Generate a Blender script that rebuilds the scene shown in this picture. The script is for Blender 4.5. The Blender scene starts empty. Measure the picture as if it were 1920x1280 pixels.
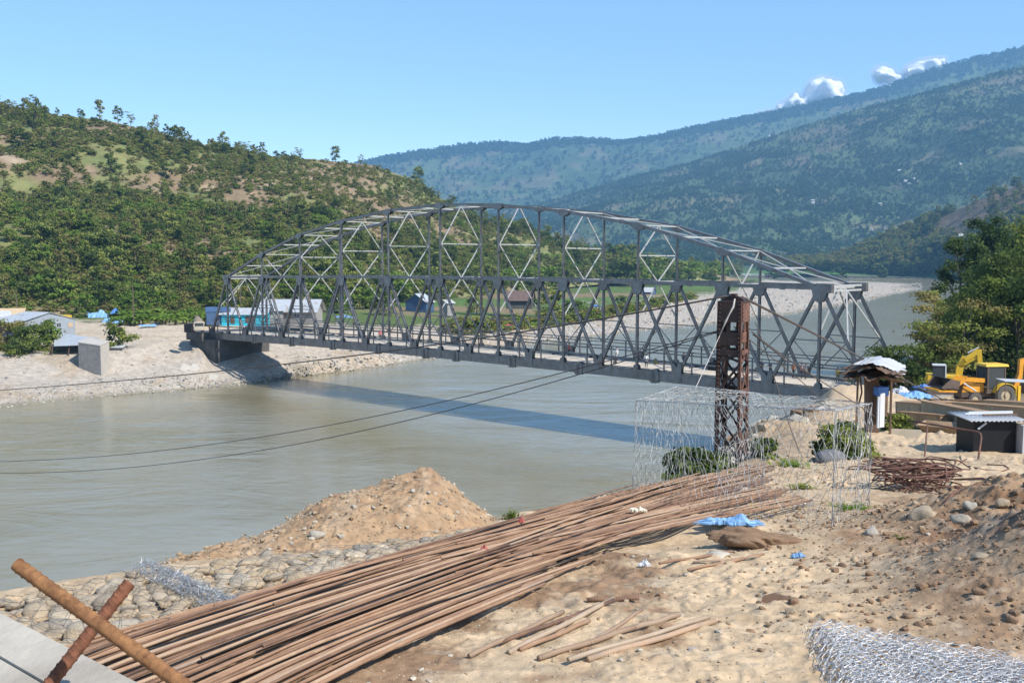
import bpy, bmesh, math, random
import numpy as np
from mathutils import Vector, Matrix
random.seed(7)
rng = np.random.default_rng(7)
PI = math.pi
scene = bpy.context.scene
COL = scene.collection

# ------------------------------------------------------------------ camera, light, exposure
FPX = 1850.0
PITCH = 0.0793
cam_d = bpy.data.cameras.new('camera')
cam_d.sensor_width = 36.0
cam_d.lens = 36.0 * FPX / 1920.0
cam_d.clip_start = 0.05
cam_d.clip_end = 60000
cam = bpy.data.objects.new('camera', cam_d)
COL.objects.link(cam)
cam.location = (0, 0, 0)
cam.rotation_euler = (PI / 2 - PITCH, 0, 0)
scene.camera = cam

SUN_H = Vector((0.791, -0.612, 0)).normalized()
SUN_EL = math.radians(45)
world = bpy.data.worlds.new('World')
scene.world = world
world.use_nodes = True
nt = world.node_tree
nt.nodes.clear()
sky = nt.nodes.new('ShaderNodeTexSky')
sky.sky_type = 'NISHITA'
sky.sun_disc = False
sky.sun_elevation = SUN_EL
sky.sun_rotation = math.atan2(SUN_H.x, SUN_H.y)
sky.altitude = 300
sky.air_density = 1.0
sky.dust_density = 0.0
sky.ozone_density = 3.6
bg = nt.nodes.new('ShaderNodeBackground')
bg.inputs['Strength'].default_value = 0.138
wo = nt.nodes.new('ShaderNodeOutputWorld')
nt.links.new(sky.outputs[0], bg.inputs[0])
nt.links.new(bg.outputs[0], wo.inputs[0])
sun_d = bpy.data.lights.new('sun', 'SUN')
sun_d.energy = 5.0
sun_d.angle = math.radians(0.53)
sun_d.color = (1.0, 0.955, 0.88)
sun = bpy.data.objects.new('sun', sun_d)
COL.objects.link(sun)
sdir = Vector((SUN_H.x * math.cos(SUN_EL), SUN_H.y * math.cos(SUN_EL), math.sin(SUN_EL)))
sun.rotation_euler = sdir.to_track_quat('Z', 'Y').to_euler()
sun.location = (40, -30, 60)
scene.view_settings.view_transform = 'Standard'
scene.view_settings.look = 'None'
scene.view_settings.exposure = 0.86
scene.view_settings.gamma = 1.0
scene.view_settings.use_curve_mapping = False
scene.render.engine = 'CYCLES'
scene.cycles.use_denoising = True
scene.cycles.max_bounces = 5
scene.cycles.diffuse_bounces = 2
scene.cycles.glossy_bounces = 2
scene.cycles.transmission_bounces = 3
scene.cycles.transparent_max_bounces = 8
scene.cycles.volume_bounces = 0
scene.cycles.use_fast_gi = False
scene.cycles.caustics_reflective = False
scene.cycles.caustics_refractive = False

# ------------------------------------------------------------------ helpers
CP, SP = math.cos(PITCH), math.sin(PITCH)
def ray(x, y):
    u = (x - 960) / FPX; v = (640 - y) / FPX
    return np.array([u, CP + v * SP, -SP + v * CP])
def at(x, y, d):
    """point of the place seen at photo pixel (x, y) at forward distance d"""
    r = ray(x, y); return r * (d / r[1])
def atz(x, y, z):
    r = ray(x, y); return r * (z / r[2])
def V(a): return Vector((float(a[0]), float(a[1]), float(a[2])))

def hash2(ix, iy, seed):
    h = (ix.astype(np.int64) * 374761393 + iy.astype(np.int64) * 668265263 + seed * 1442695041) & 0xFFFFFFFF
    h = ((h ^ (h >> 13)) * 1274126177) & 0xFFFFFFFF
    h = (h ^ (h >> 16)) & 0xFFFF
    return h / 65535.0
def vnoise(x, y, seed=0):
    x = np.asarray(x, float); y = np.asarray(y, float)
    ix = np.floor(x); iy = np.floor(y)
    fx = x - ix; fy = y - iy
    fx = fx * fx * (3 - 2 * fx); fy = fy * fy * (3 - 2 * fy)
    a = hash2(ix, iy, seed); b = hash2(ix + 1, iy, seed)
    c = hash2(ix, iy + 1, seed); d = hash2(ix + 1, iy + 1, seed)
    return (a + (b - a) * fx) * (1 - fy) + (c + (d - c) * fx) * fy
def fbm(x, y, oct=5, seed=0, gain=0.5):
    s = 0; a = 1; t = 0
    ca, sa = math.cos(0.6), math.sin(0.6)
    for i in range(oct):
        s = s + a * (vnoise(x, y, seed + i * 17) * 2 - 1); t += a
        x, y = (x * ca - y * sa) * 2.03 + 11.3, (x * sa + y * ca) * 2.03 + 4.7
        a *= gain
    return s / t
def sstep(a, b, x):
    t = np.clip((np.asarray(x, float) - a) / (b - a), 0, 1); return t * t * (3 - 2 * t)

def link(o, parent=None):
    COL.objects.link(o)
    if parent is not None: o.parent = parent
    return o
def tag(o, label=None, cat=None, group=None, kind=None):
    if label: o['label'] = label
    if cat: o['category'] = cat
    if group: o['group'] = group
    if kind: o['kind'] = kind
    return o
def empty(name, loc=(0, 0, 0), rz=0.0, label=None, cat=None, group=None):
    o = bpy.data.objects.new(name, None)
    o.empty_display_size = 0.2
    o.location = V(loc); o.rotation_euler = (0, 0, rz)
    link(o); return tag(o, label, cat, group)
def mobj(name, me, parent=None, mat=None):
    o = bpy.data.objects.new(name, me)
    if mat is not None and not me.materials: me.materials.append(mat)
    return link(o, parent)
def mesh_np(name, verts, quads, smooth=True, mats=None, attrs=None, matidx=None):
    """fast mesh from numpy arrays; faces (n,4) or (n,3)"""
    me = bpy.data.meshes.new(name)
    verts = np.ascontiguousarray(verts, dtype=np.float32); quads = np.ascontiguousarray(quads, dtype=np.int32)
    n, k = quads.shape
    me.vertices.add(len(verts)); me.vertices.foreach_set('co', verts.ravel())
    me.loops.add(n * k); me.loops.foreach_set('vertex_index', quads.ravel())
    me.polygons.add(n); me.polygons.foreach_set('loop_start', np.arange(0, n * k, k, dtype=np.int32))
    me.polygons.foreach_set('use_smooth', np.full(n, smooth, dtype=bool))
    if matidx is not None: me.polygons.foreach_set('material_index', np.ascontiguousarray(matidx, dtype=np.int32))
    me.update(calc_edges=True)
    for m in (mats or []): me.materials.append(m)
    for an, av in (attrs or {}).items():
        av = np.ascontiguousarray(av, dtype=np.float32)
        if av.ndim == 2:
            a = me.attributes.new(an, 'FLOAT_COLOR', 'POINT')
            if av.shape[1] == 3: av = np.concatenate([av, np.ones((len(av), 1), np.float32)], 1)
            a.data.foreach_set('color', np.ascontiguousarray(av, dtype=np.float32).ravel())
        else:
            a = me.attributes.new(an, 'FLOAT', 'POINT'); a.data.foreach_set('value', av)
    return me
def grid_faces(nr, nc):
    i = np.arange(nr * nc).reshape(nr, nc)
    return np.stack([i[:-1, :-1].ravel(), i[:-1, 1:].ravel(), i[1:, 1:].ravel(), i[1:, :-1].ravel()], 1)

class MB:
    """collects simple solids and links them as one mesh object"""
    def __init__(s): s.v = []; s.f = []; s.m = []; s.uv = None
    def add(s, vs, fs, mi=0):
        b = len(s.v); s.v += [tuple(map(float, p)) for p in vs]
        s.f += [tuple(b + i for i in f) for f in fs]; s.m += [mi] * len(fs)
    def box(s, c, d, rz=0, mi=0, taper=1.0, rot=None):
        x, y, z = [q / 2 for q in d]
        pts = [Vector((sx * x * (taper if sz > 0 else 1), sy * y * (taper if sz > 0 else 1), sz * z)) for sz in (-1, 1) for sy in (-1, 1) for sx in (-1, 1)]
        M = rot if rot is not None else Matrix.Rotation(rz, 3, 'Z')
        c = Vector(c)
        s.add([M @ p + c for p in pts], [(0, 2, 3, 1), (4, 5, 7, 6), (0, 1, 5, 4), (2, 6, 7, 3), (0, 4, 6, 2), (1, 3, 7, 5)], mi)
        return s
    def beam(s, p, q, side, ws, wu, mi=0, off=(0, 0)):
        """box from p to q; width ws along side, wu along the third axis; off shifts along them"""
        p = Vector(p); q = Vector(q); a = (q - p).normalized()
        sd = Vector(side); sd = (sd - a * sd.dot(a)).normalized(); up = a.cross(sd)
        vs = []
        for e in (p, q):
            for i, j in ((-1, -1), (1, -1), (1, 1), (-1, 1)):
                vs.append(e + sd * (off[0] + i * ws / 2) + up * (off[1] + j * wu / 2))
        s.add(vs, [(0, 3, 2, 1), (4, 5, 6, 7), (0, 1, 5, 4), (1, 2, 6, 5), (2, 3, 7, 6), (3, 0, 4, 7)], mi)
        return s
    def hbeam(s, p, q, n, wf, dn, t=0.04, mi=0):
        """H section: flanges of width wf lying in the plane whose normal is n, distance dn apart"""
        s.beam(p, q, n, t, wf, mi, (dn / 2 - t / 2, 0)); s.beam(p, q, n, t, wf, mi, (-dn / 2 + t / 2, 0))
        s.beam(p, q, n, dn - 2 * t, t, mi); return s
    def tube(s, pts, r, n=6, mi=0, cap=True):
        pts = [Vector(p) for p in pts]; rs = r if hasattr(r, '__len__') else [r] * len(pts)
        ref = None; vs = []; fs = []
        for i, p in enumerate(pts):
            a = (pts[min(i + 1, len(pts) - 1)] - pts[max(i - 1, 0)])
            a = a.normalized() if a.length > 1e-9 else Vector((0, 0, 1))
            if ref is None: ref = Vector((0, 0, 1)) if abs(a.z) < 0.9 else Vector((1, 0, 0))
            sd = (ref - a * ref.dot(a)); sd = sd.normalized() if sd.length > 1e-6 else a.orthogonal().normalized()
            ref = sd; up = a.cross(sd)
            for k in range(n):
                th = 2 * PI * k / n; vs.append(p + (sd * math.cos(th) + up * math.sin(th)) * rs[i])
        for i in range(len(pts) - 1):
            for k in range(n):
                fs.append((i * n + k, i * n + (k + 1) % n, (i + 1) * n + (k + 1) % n, (i + 1) * n + k))
        if cap:
            fs.append(tuple(range(n))[::-1]); b = (len(pts) - 1) * n; fs.append(tuple(b + k for k in range(n)))
        s.add(vs, fs, mi); return s
    def prism(s, poly, direction, mi=0):
        """polygon (3D points) extruded by a vector"""
        d = Vector(direction); n = len(poly); a = [Vector(p) for p in poly]
        s.add(a + [p + d for p in a], [tuple(range(n))[::-1], tuple(range(n, 2 * n))] + [(i, (i + 1) % n, n + (i + 1) % n, n + i) for i in range(n)], mi)
        return s
    def disc(s, c, axis, r, h, n=16, mi=0):
        a = Vector(axis).normalized(); c = Vector(c)
        return s.tube([c - a * h / 2, c + a * h / 2], r, n, mi)
    def mesh(s, name, mats, smooth=False):
        me = bpy.data.meshes.new(name); me.from_pydata(s.v, [], s.f)
        for m in (mats if isinstance(mats, (list, tuple)) else [mats]): me.materials.append(m)
        if any(s.m): me.polygons.foreach_set('material_index', s.m)
        if smooth: me.polygons.foreach_set('use_smooth', [True] * len(me.polygons))
        me.update(); return me
    def build(s, name, mats, parent=None, smooth=False, origin=None):
        me = s.mesh(name, mats, smooth); o = bpy.data.objects.new(name, me)
        if origin is not None:
            me.transform(Matrix.Translation(-V(origin))); o.location = V(origin)
        return link(o, parent)

# ------------------------------------------------------------------ materials
def newmat(name):
    m = bpy.data.materials.new(name); m.use_nodes = True
    b = m.node_tree.nodes['Principled BSDF']; return m, m.node_tree, b
def nnode(nt, t, **kw):
    n = nt.nodes.new(t)
    for k, v in kw.items(): setattr(n, k, v)
    return n
def coord(nt, kind='Object'):
    if kind == 'World':
        g = nt.nodes.new('ShaderNodeNewGeometry'); return g.outputs['Position']
    return nt.nodes.new('ShaderNodeTexCoord').outputs[kind]
def noise(nt, vec, scale, detail=4, rough=0.55, dist=0.0):
    n = nt.nodes.new('ShaderNodeTexNoise'); n.inputs['Scale'].default_value = scale
    n.inputs['Detail'].default_value = detail; n.inputs['Roughness'].default_value = rough
    n.inputs['Distortion'].default_value = dist
    nt.links.new(vec, n.inputs['Vector']); return n.outputs['Fac']
def ramp(nt, fac, stops):
    r = nt.nodes.new('ShaderNodeValToRGB'); el = r.color_ramp.elements
    while len(el) < len(stops): el.new(0.5)
    for e, (p, c) in zip(el, stops):
        e.position = p; e.color = (c[0], c[1], c[2], 1) if hasattr(c, '__len__') else (c, c, c, 1)
    nt.links.new(fac, r.inputs['Fac']); return r.outputs['Color']
def mixc(nt, fac, a, b, mode='MIX'):
    m = nt.nodes.new('ShaderNodeMix'); m.data_type = 'RGBA'; m.blend_type = mode
    for sck, val in ((m.inputs[0], fac), (m.inputs[6], a), (m.inputs[7], b)):
        if hasattr(val, 'is_linked') or isinstance(val, bpy.types.NodeSocket): nt.links.new(val, sck)
        else: sck.default_value = val if not hasattr(val, '__len__') else (val[0], val[1], val[2], 1)
    return m.outputs[2]
def math_(nt, op, a, b=None):
    m = nt.nodes.new('ShaderNodeMath'); m.operation = op
    for i, val in enumerate((a, b)):
        if val is None: continue
        if isinstance(val, bpy.types.NodeSocket): nt.links.new(val, m.inputs[i])
        else: m.inputs[i].default_value = val
    return m.outputs[0]
def bump(nt, b, h, strength=0.5, dist=0.02):
    n = nt.nodes.new('ShaderNodeBump'); n.inputs['Strength'].default_value = strength; n.inputs['Distance'].default_value = dist
    nt.links.new(h, n.inputs['Height']); nt.links.new(n.outputs[0], b.inputs['Normal'])
def simple(name, col, rough=0.6, metal=0.0, var=0.25, scale=3.0, bmp=0.0, kind='Object', col2=None, spec=0.5):
    """painted or natural surface: base colour broken up by noise between col and col2"""
    m, nt, b = newmat(name)
    c = coord(nt, kind); n = noise(nt, c, scale, 5, 0.6)
    c2 = col2 or tuple(q * (1 - var) for q in col)
    colr = ramp(nt, n, [(0.3, c2), (0.7, col)])
    nt.links.new(colr, b.inputs['Base Color'])
    b.inputs['Roughness'].default_value = rough; b.inputs['Metallic'].default_value = metal
    b.inputs['Specular IOR Level'].default_value = spec
    if bmp: bump(nt, b, noise(nt, c, scale * 6, 4, 0.6), bmp, 0.02)
    return m
M = {}
M['steel'] = simple('painted_grey_steel', (0.21, 0.215, 0.225), 0.38, 0.45, 0.35, 1.1, 0, 'World', spec=0.6, col2=(.125, .12, .118))
def weather(mat, rust, scale, lo, hi, amt):
    """rust blotches and runs over an existing paint"""
    nt = mat.node_tree; b = nt.nodes['Principled BSDF']; src = b.inputs['Base Color'].links[0].from_socket
    c = coord(nt, 'World'); mp = nt.nodes.new('ShaderNodeMapping'); mp.inputs['Scale'].default_value = (1, 1, .3); nt.links.new(c, mp.inputs[0])
    f = ramp(nt, noise(nt, mp.outputs[0], scale, 7, .7, .4), [(lo, 0.0), (hi, amt)])
    nt.links.new(mixc(nt, f, src, rust), b.inputs['Base Color']); return mat
weather(M['steel'], (.16, .085, .05), 1.6, .56, .70, .75)
M['steel_pale'] = simple('pale_grey_steel', (0.40, 0.40, 0.385), 0.5, 0.0, 0.15, 1.2, 0, 'World')
M['deck'] = simple('concrete_deck', (0.50, 0.43, 0.34), 0.9, 0, 0.12, 0.6, 0, 'World')
M['concrete'] = simple('grey_concrete', (0.36, 0.34, 0.31), 0.9, 0, 0.3, 1.0, 0.3, 'World')
M['dark_rock'] = simple('dark_grey_rock', (0.16, 0.16, 0.165), 0.85, 0, 0.3, 2.0, 0.4)
M['dark_concrete'] = simple('dark_grey_concrete', (0.12, 0.11, 0.10), 0.9, 0, 0.5, 0.6, 0.3, 'World')  # concrete in a much darker tone, broken up by noise

def leafmat(name, dark, light, trans=0.38, scale=0.35, rnd=0.5):
    m, nt, b = newmat(name); nt.nodes.remove(b)
    out = nt.nodes['Material Output']
    c = coord(nt, 'Object'); n = noise(nt, c, scale, 3, 0.6)
    oi = nt.nodes.new('ShaderNodeObjectInfo')
    f = math_(nt, 'ADD', math_(nt, 'MULTIPLY', n, 1 - rnd), math_(nt, 'MULTIPLY', oi.outputs['Random'], rnd))
    col = ramp(nt, f, [(0.25, dark), (0.75, light)])
    d = nt.nodes.new('ShaderNodeBsdfDiffuse'); t = nt.nodes.new('ShaderNodeBsdfTranslucent'); mx = nt.nodes.new('ShaderNodeMixShader')
    nt.links.new(col, d.inputs[0]); nt.links.new(col, t.inputs[0]); mx.inputs[0].default_value = trans
    nt.links.new(d.outputs[0], mx.inputs[1]); nt.links.new(t.outputs[0], mx.inputs[2]); nt.links.new(mx.outputs[0], out.inputs[0])
    return m
M['leaf_dark'] = leafmat('dark_foliage', (0.046, 0.076, 0.024), (0.13, 0.17, 0.05))
M['leaf_mid'] = leafmat('green_foliage', (0.115, 0.155, 0.036), (0.28, 0.295, 0.075))
M['leaf_bright'] = leafmat('bright_foliage', (0.10, 0.165, 0.028), (0.19, 0.27, 0.048))
M['leaf_far'] = leafmat('far_foliage', (0.05, 0.085, 0.03), (0.095, 0.14, 0.045))
M['leaf_dry'] = leafmat('dry_olive_foliage', (0.14, 0.13, 0.045), (0.28, 0.24, 0.09))
M['bark'] = simple('bark', (0.13, 0.10, 0.075), 0.9, 0, 0.4, 4)

def attrmat(name, rough=0.95, fine=None, bmp=0.4, bdist=0.03, fscale=30, bscale=12, fvar=(0.7, 1.25)):
    """ground material: base colour stored per point (what the soil itself is), grain from noise"""
    m, nt, b = newmat(name)
    a = nt.nodes.new('ShaderNodeAttribute'); a.attribute_name = 'tint'
    c = coord(nt, 'World')
    n = noise(nt, c, fscale, 6, 0.65)
    g = ramp(nt, n, [(0.3, fvar[0]), (0.7, fvar[1])])
    col = mixc(nt, 1.0, a.outputs['Color'], g, 'MULTIPLY')
    nt.links.new(col, b.inputs['Base Color']); b.inputs['Roughness'].default_value = rough
    b.inputs['Specular IOR Level'].default_value = 0.2
    if bmp: bump(nt, b, noise(nt, c, bscale, 7, 0.7), bmp, bdist)
    return m
M['soil'] = attrmat('trodden_soil', fscale=9, bscale=16, bmp=0.6, bdist=0.03)
M['bank'] = attrmat('river_bank_soil', fscale=0.9, bscale=1.2, bmp=0.6, bdist=0.3)
M['hill'] = attrmat('hillside_ground', fscale=0.12, bscale=0.15, bmp=0.5, bdist=2.0)
M['mountain'] = attrmat('mountain_ground', fscale=0.02, bscale=0.02, bmp=0.7, bdist=15, fvar=(0.55, 1.4))

def water_mat():
    m, nt, b = newmat('silty_river_water')
    c = coord(nt, 'World')
    mp = nt.nodes.new('ShaderNodeMapping'); mp.inputs['Rotation'].default_value = (0, 0, 0.25); mp.inputs['Scale'].default_value = (0.55, 1.0, 1)
    nt.links.new(c, mp.inputs[0])
    n = noise(nt, mp.outputs[0], 0.045, 6, 0.62, 1.2)
    col = ramp(nt, n, [(0.33, (0.200, 0.168, 0.088)), (0.5, (0.225, 0.195, 0.118)), (0.7, (0.245, 0.222, 0.150))])
    nt.links.new(col, b.inputs['Base Color']); b.inputs['Roughness'].default_value = 0.14
    b.inputs['IOR'].default_value = 1.45
    h1 = noise(nt, mp.outputs[0], 0.9, 6, 0.62, 1.0); h2 = noise(nt, mp.outputs[0], 0.10, 4, 0.55, 1.0)
    calm = ramp(nt, noise(nt, mp.outputs[0], 0.03, 4, 0.6, 1.5), [(0.35, 0.06), (0.65, 0.26)])
    h = math_(nt, 'ADD', math_(nt, 'MULTIPLY', h1, calm), h2)
    bump(nt, b, h, 0.9, 0.34)
    return m
M['water'] = water_mat()

# ------------------------------------------------------------------ terrain lofts
WZ = -21.0
def resample(line, pxs):
    """line: (px, py, value) sorted by px with value = ('d', depth) or ('z', height) -> world points"""
    px = np.array([l[0] for l in line], float)
    pts = np.array([atz(l[0], l[1], l[3]) if l[2] == 'z' else at(l[0], l[1], l[3]) for l in line])
    # interpolate direction slope (pixel rows) and log distance
    rr = pts / pts[:, 1:2]
    yy = np.interp(pxs, px, rr[:, 2]); ld = np.interp(pxs, px, np.log(pts[:, 1]))
    xx = np.interp(pxs, px, rr[:, 0])
    d = np.exp(ld)
    return np.stack([xx * d, d, yy * d], 1)
def smooth_cols(P, k):
    if k <= 1: return P
    ker = np.hanning(k + 2)[1:-1]; ker /= ker.sum(); pad = k // 2
    Q = np.pad(P, ((pad, pad), (0, 0)), 'edge')
    return np.stack([np.convolve(Q[:, i], ker, 'valid')[:len(P)] for i in range(3)], 1)
def loft(lines, pxs, rows, sm=9):
    L = [smooth_cols(resample(l, pxs), sm) for l in lines]
    out = []
    for i in range(len(L) - 1):
        n = rows[i] if hasattr(rows, '__len__') else rows
        for j in range(n):
            t = j / n; out.append(L[i] * (1 - t) + L[i + 1] * t)
    out.append(L[-1]); return np.array(out)
# ------------------------------------------------------------------ river and far land
me = mesh_np('river_water', np.array([[-3000, -60, WZ], [3500, -60, WZ], [3500, 5000, WZ], [-3000, 5000, WZ]]), np.array([[0, 1, 2, 3]]), False, [M['water']])
tag(mobj('river', me), 'pale green silty river flowing under the bridge', kind='structure')
me = mesh_np('ground_sheet', np.array([[-14000, -4000, WZ - 3], [16000, -4000, WZ - 3], [16000, 16000, WZ - 3], [-14000, 16000, WZ - 3]]), np.array([[0, 1, 2, 3]]), False,
             [simple('valley_floor', (0.12, 0.13, 0.06), 0.95, 0, 0.4, 0.01, 0, 'World')])
tag(mobj('ground', me), kind='structure')

def colmix(*layers):
    """layers: base colour, then (mask, colour)"""
    c = np.tile(np.array(layers[0], float), (len(layers[1][0]), 1))
    for m, col in layers[1:]:
        m = np.clip(m, 0, 1)[:, None]; c = c * (1 - m) + np.array(col, float) * m
    return c
def terrain(name, G, mat, amp, scl, tintf, label=None, seed=3, keep_first=False):
    nr, nc, _ = G.shape
    X, Y = G[..., 0], G[..., 1]
    rowt = np.linspace(0, 1, nr)[:, None]
    a = amp(rowt, G) if callable(amp) else amp
    G = G.copy(); G[..., 2] += a * fbm(X / scl, Y / scl, 6, seed)
    P = G.reshape(-1, 3)
    tint = tintf(P, np.repeat(rowt[:, 0], nc))
    me = mesh_np(name, P, grid_faces(nr, nc), True, [mat], {'tint': tint})
    o = mobj(name, me); tag(o, label, kind='structure'); return o, G

SANDC = (0.41, 0.315, 0.21); GRAVEL = (0.38, 0.33, 0.27); PALE = (0.45, 0.365, 0.265)
# --- left bank: waterline, beach, top of bank, terrace
def z(px, py, zz): return (px, py, 'z', zz)
def dd(px, py, d): return (px, py, 'd', d)
w0 = [z(-900, 850, WZ - 2.5), z(0, 775, WZ - 2.5), z(300, 748, WZ - 2.5), z(470, 730, WZ - 2.5), z(690, 703, WZ - 2.5), z(820, 681, WZ - 2.5), z(1040, 650, WZ - 2.5), z(1340, 618, WZ - 2.0), z(1560, 585, WZ - 1.5), z(1700, 554, WZ - 1.2), z(1745, 544, WZ - 1)]
w1 = [z(-900, 835, WZ), z(0, 762, WZ), z(150, 747, WZ), z(300, 735, WZ), z(440, 722, WZ), z(540, 708, WZ), z(690, 692, WZ), z(820, 670, WZ), z(950, 652, WZ), z(1040, 640, WZ), z(1100, 632, WZ), z(1200, 621, WZ), z(1340, 607, WZ), z(1480, 590, WZ), z(1560, 577, WZ), z(1640, 562, WZ), z(1700, 548, WZ), z(1745, 540, WZ)]
w2 = [z(-900, 760, -18.2), z(0, 712, -18.8), z(150, 702, -18.8), z(300, 694, -18.6), z(368, 694, -18.6), z(390, 706, -19.8), z(405, 710, -20.3), z(470, 706, -20.2), z(530, 696, -19.9), z(565, 682, -18.6), z(690, 668, -19.2), z(820, 655, -19.9), z(950, 640, -20.1), z(1100, 617, -20), z(1200, 605, -20), z(1340, 590, -20), z(1480, 572, -20.2), z(1560, 560, -20.3), z(1640, 550, -20.4), z(1700, 543, -20.6), z(1745, 538, WZ - .3)]
w3 = [z(-900, 700, -15.5), z(0, 668, -16.2), z(150, 664, -16.0), z(250, 655, -15.4), z(330, 640, -14.9), z(362, 636, -14.7), z(380, 668, -16.8), z(395, 690, -18.9), z(480, 688, -18.9), z(525, 676, -18.2), z(570, 652, -16.6), z(690, 640, -18), z(820, 632, -18.9), z(950, 615, -19.3), z(1100, 597, -19.2), z(1200, 585, -19.2), z(1340, 572, -19.4), z(1480, 556, -19.6), z(1600, 545, -19.8), z(1745, 534, WZ - .3)]
w4 = [z(-900, 660, -14.6), z(0, 640, -14.8), z(150, 632, -14.6), z(250, 626, -14.3), z(362, 619, -13.9), z(378, 640, -15.2), z(395, 668, -17.4), z(478, 664, -17.2), z(510, 645, -15.9), z(560, 630, -14.9), z(690, 618, -16.3), z(820, 608, -17.2), z(950, 595, -17.9), z(1100, 582, -18.1), z(1200, 568, -18.2), z(1340, 558, -18.8), z(1480, 545, -19.2), z(1600, 537, -19.6), z(1745, 531, WZ - .3)]
w5 = [z(-900, 622, -14.4), z(0, 612, -14.4), z(150, 606, -14.2), z(340, 603, -13.9), z(480, 605, -13.9), z(690, 592, -15.6), z(820, 580, -16.4), z(950, 568, -16.8), z(1100, 556, -17.1), z(1200, 551, -17.4), z(1340, 547, -18.6), z(1480, 537, -19.3), z(1600, 532, -20.2), z(1745, 529, WZ - .5)]
w6 = [dd(-900, 596, 300), dd(0, 586, 300), dd(300, 583, 300), dd(480, 580, 300), dd(690, 562, 420), dd(820, 552, 500), dd(950, 541, 620), dd(1100, 536, 720), dd(1200, 532, 820), dd(1340, 529, 950), dd(1480, 527.5, 1110), dd(1600, 527, 1150), dd(1745, 527, 1200)]
w7 = [dd(-900, 570, 420), dd(0, 570, 420), dd(300, 568, 420), dd(480, 566, 430), dd(690, 545, 560), dd(820, 538, 680), dd(950, 527, 900), dd(1100, 522, 1050), dd(1200, 519, 1200), dd(1340, 518, 1350), dd(1480, 525, 1300), dd(1600, 526, 1300), dd(1745, 527, 1300)]
pxs = np.concatenate([np.linspace(-900, -20, 60), np.linspace(0, 1745, 620)])
G = loft([w0, w1, w2, w3, w4, w5, w6, w7], pxs, [4, 16, 14, 14, 12, 14, 8])
def bank_amp(t, G): return 0.35 * sstep(0.04, 0.15, t)
def bank_tint(P, t):
    X, Y, Z = P.T
    px = 960 + FPX * X / Y
    n1 = fbm(X / 25, Y / 25, 4, 5); n2 = fbm(X / 5, Y / 5, 4, 8); n3 = fbm(X / 90, Y / 60, 3, 21)
    py = 493 - FPX * Z / Y
    yb = np.interp(px, [-900, 300, 480, 640, 700, 860, 950, 1100, 1200, 1300, 1380, 1440, 1500], [602, 600, 600, 606, 612, 610, 600, 597, 572, 553, 545, 520, 500])
    veg = sstep(4, -3, py - yb + n2 * 9)
    field = sstep(-0.05, 0.1, np.sin(X / 17 + n3) * np.cos(Y / 40 + n3))
    c = colmix(GRAVEL, (sstep(-0.2, 0.5, n1) * (px < 1000), SANDC), (sstep(-15.6, -14.4, Z) * (px < 700), PALE),
               (sstep(0.15, 0.5, n2) * 0.6, (0.31, 0.235, 0.155)), (sstep(WZ + .35, WZ + .05, Z), (0.2, 0.18, 0.13)),
               (veg, (0.085, 0.12, 0.03)), (veg * field * (n2 > -0.1), (0.085, 0.145, 0.03)), (veg * sstep(0.25, 0.45, n3), (0.20, 0.15, 0.08)))
    return c
left_bank, G_lb = terrain('left_bank', G, M['bank'], bank_amp, 6.0, bank_tint, 'pale gravel and sand bank on the far side of the river')

# --- left hill
r0 = w6
f0 = [dd(-900, 606, 250), dd(0, 600, 255), dd(300, 597, 260), dd(480, 592, 270), dd(690, 575, 360), dd(820, 562, 430), dd(950, 548, 540), dd(1100, 537, 680), dd(1250, 530, 860), dd(1380, 526, 1050), dd(1420, 525, 1100)]
f1 = [dd(-900, 520, 290), dd(0, 530, 300), dd(300, 528, 305), dd(480, 525, 315), dd(690, 522, 400), dd(820, 520, 475), dd(950, 514, 590), dd(1100, 512, 730), dd(1250, 515, 890), dd(1380, 523, 1060), dd(1420, 525, 1100)]
f2 = [dd(-900, 380, 370), dd(0, 410, 385), dd(200, 415, 390), dd(300, 430, 395), dd(480, 425, 410), dd(690, 440, 490), dd(820, 455, 570), dd(950, 470, 650), dd(1100, 488, 780), dd(1250, 508, 920), dd(1380, 522, 1075), dd(1420, 525, 1100)]
f3 = [dd(-900, 240, 470), dd(0, 285, 480), dd(200, 300, 490), dd(330, 330, 500), dd(480, 350, 520), dd(600, 350, 560), dd(690, 375, 600), dd(820, 415, 670), dd(950, 445, 720), dd(1100, 475, 830), dd(1250, 503, 950), dd(1380, 521, 1085), dd(1420, 525, 1100)]
f4 = [dd(-900, 130, 560), dd(0, 200, 570), dd(100, 216, 575), dd(200, 228, 580), dd(300, 250, 590), dd(360, 268, 600), dd(480, 288, 640), dd(600, 300, 680), dd(700, 312, 720), dd(780, 340, 740), dd(850, 388, 760), dd(900, 415, 770), dd(1000, 440, 800), dd(1100, 466, 860), dd(1250, 500, 970), dd(1380, 520.5, 1090), dd(1420, 525, 1100)]
f5 = [dd(-900, 200, 800), dd(0, 300, 800), dd(480, 340, 820), dd(700, 380, 850), dd(850, 440, 880), dd(1000, 470, 930), dd(1250, 510, 1050), dd(1420, 526, 1150)]
pxh = np.concatenate([np.linspace(-900, -20, 80), np.linspace(0, 1420, 420)])
Gh = loft([f0, f1, f2, f3, f4, f5], pxh, [14, 34, 34, 34, 6], 15)
def hill_amp(t, G):
    d = G[..., 1]
    return (2 + 15 * np.sin(np.clip(t / 0.9, 0, 1) * PI) ** 0.7) * sstep(1100, 800, d)
def terr(P, n):  # exposed reddish soil and dry grass
    X, Y, Z = P.T
    return fbm(X / 70, Y / 90, 5, 31)
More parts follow.
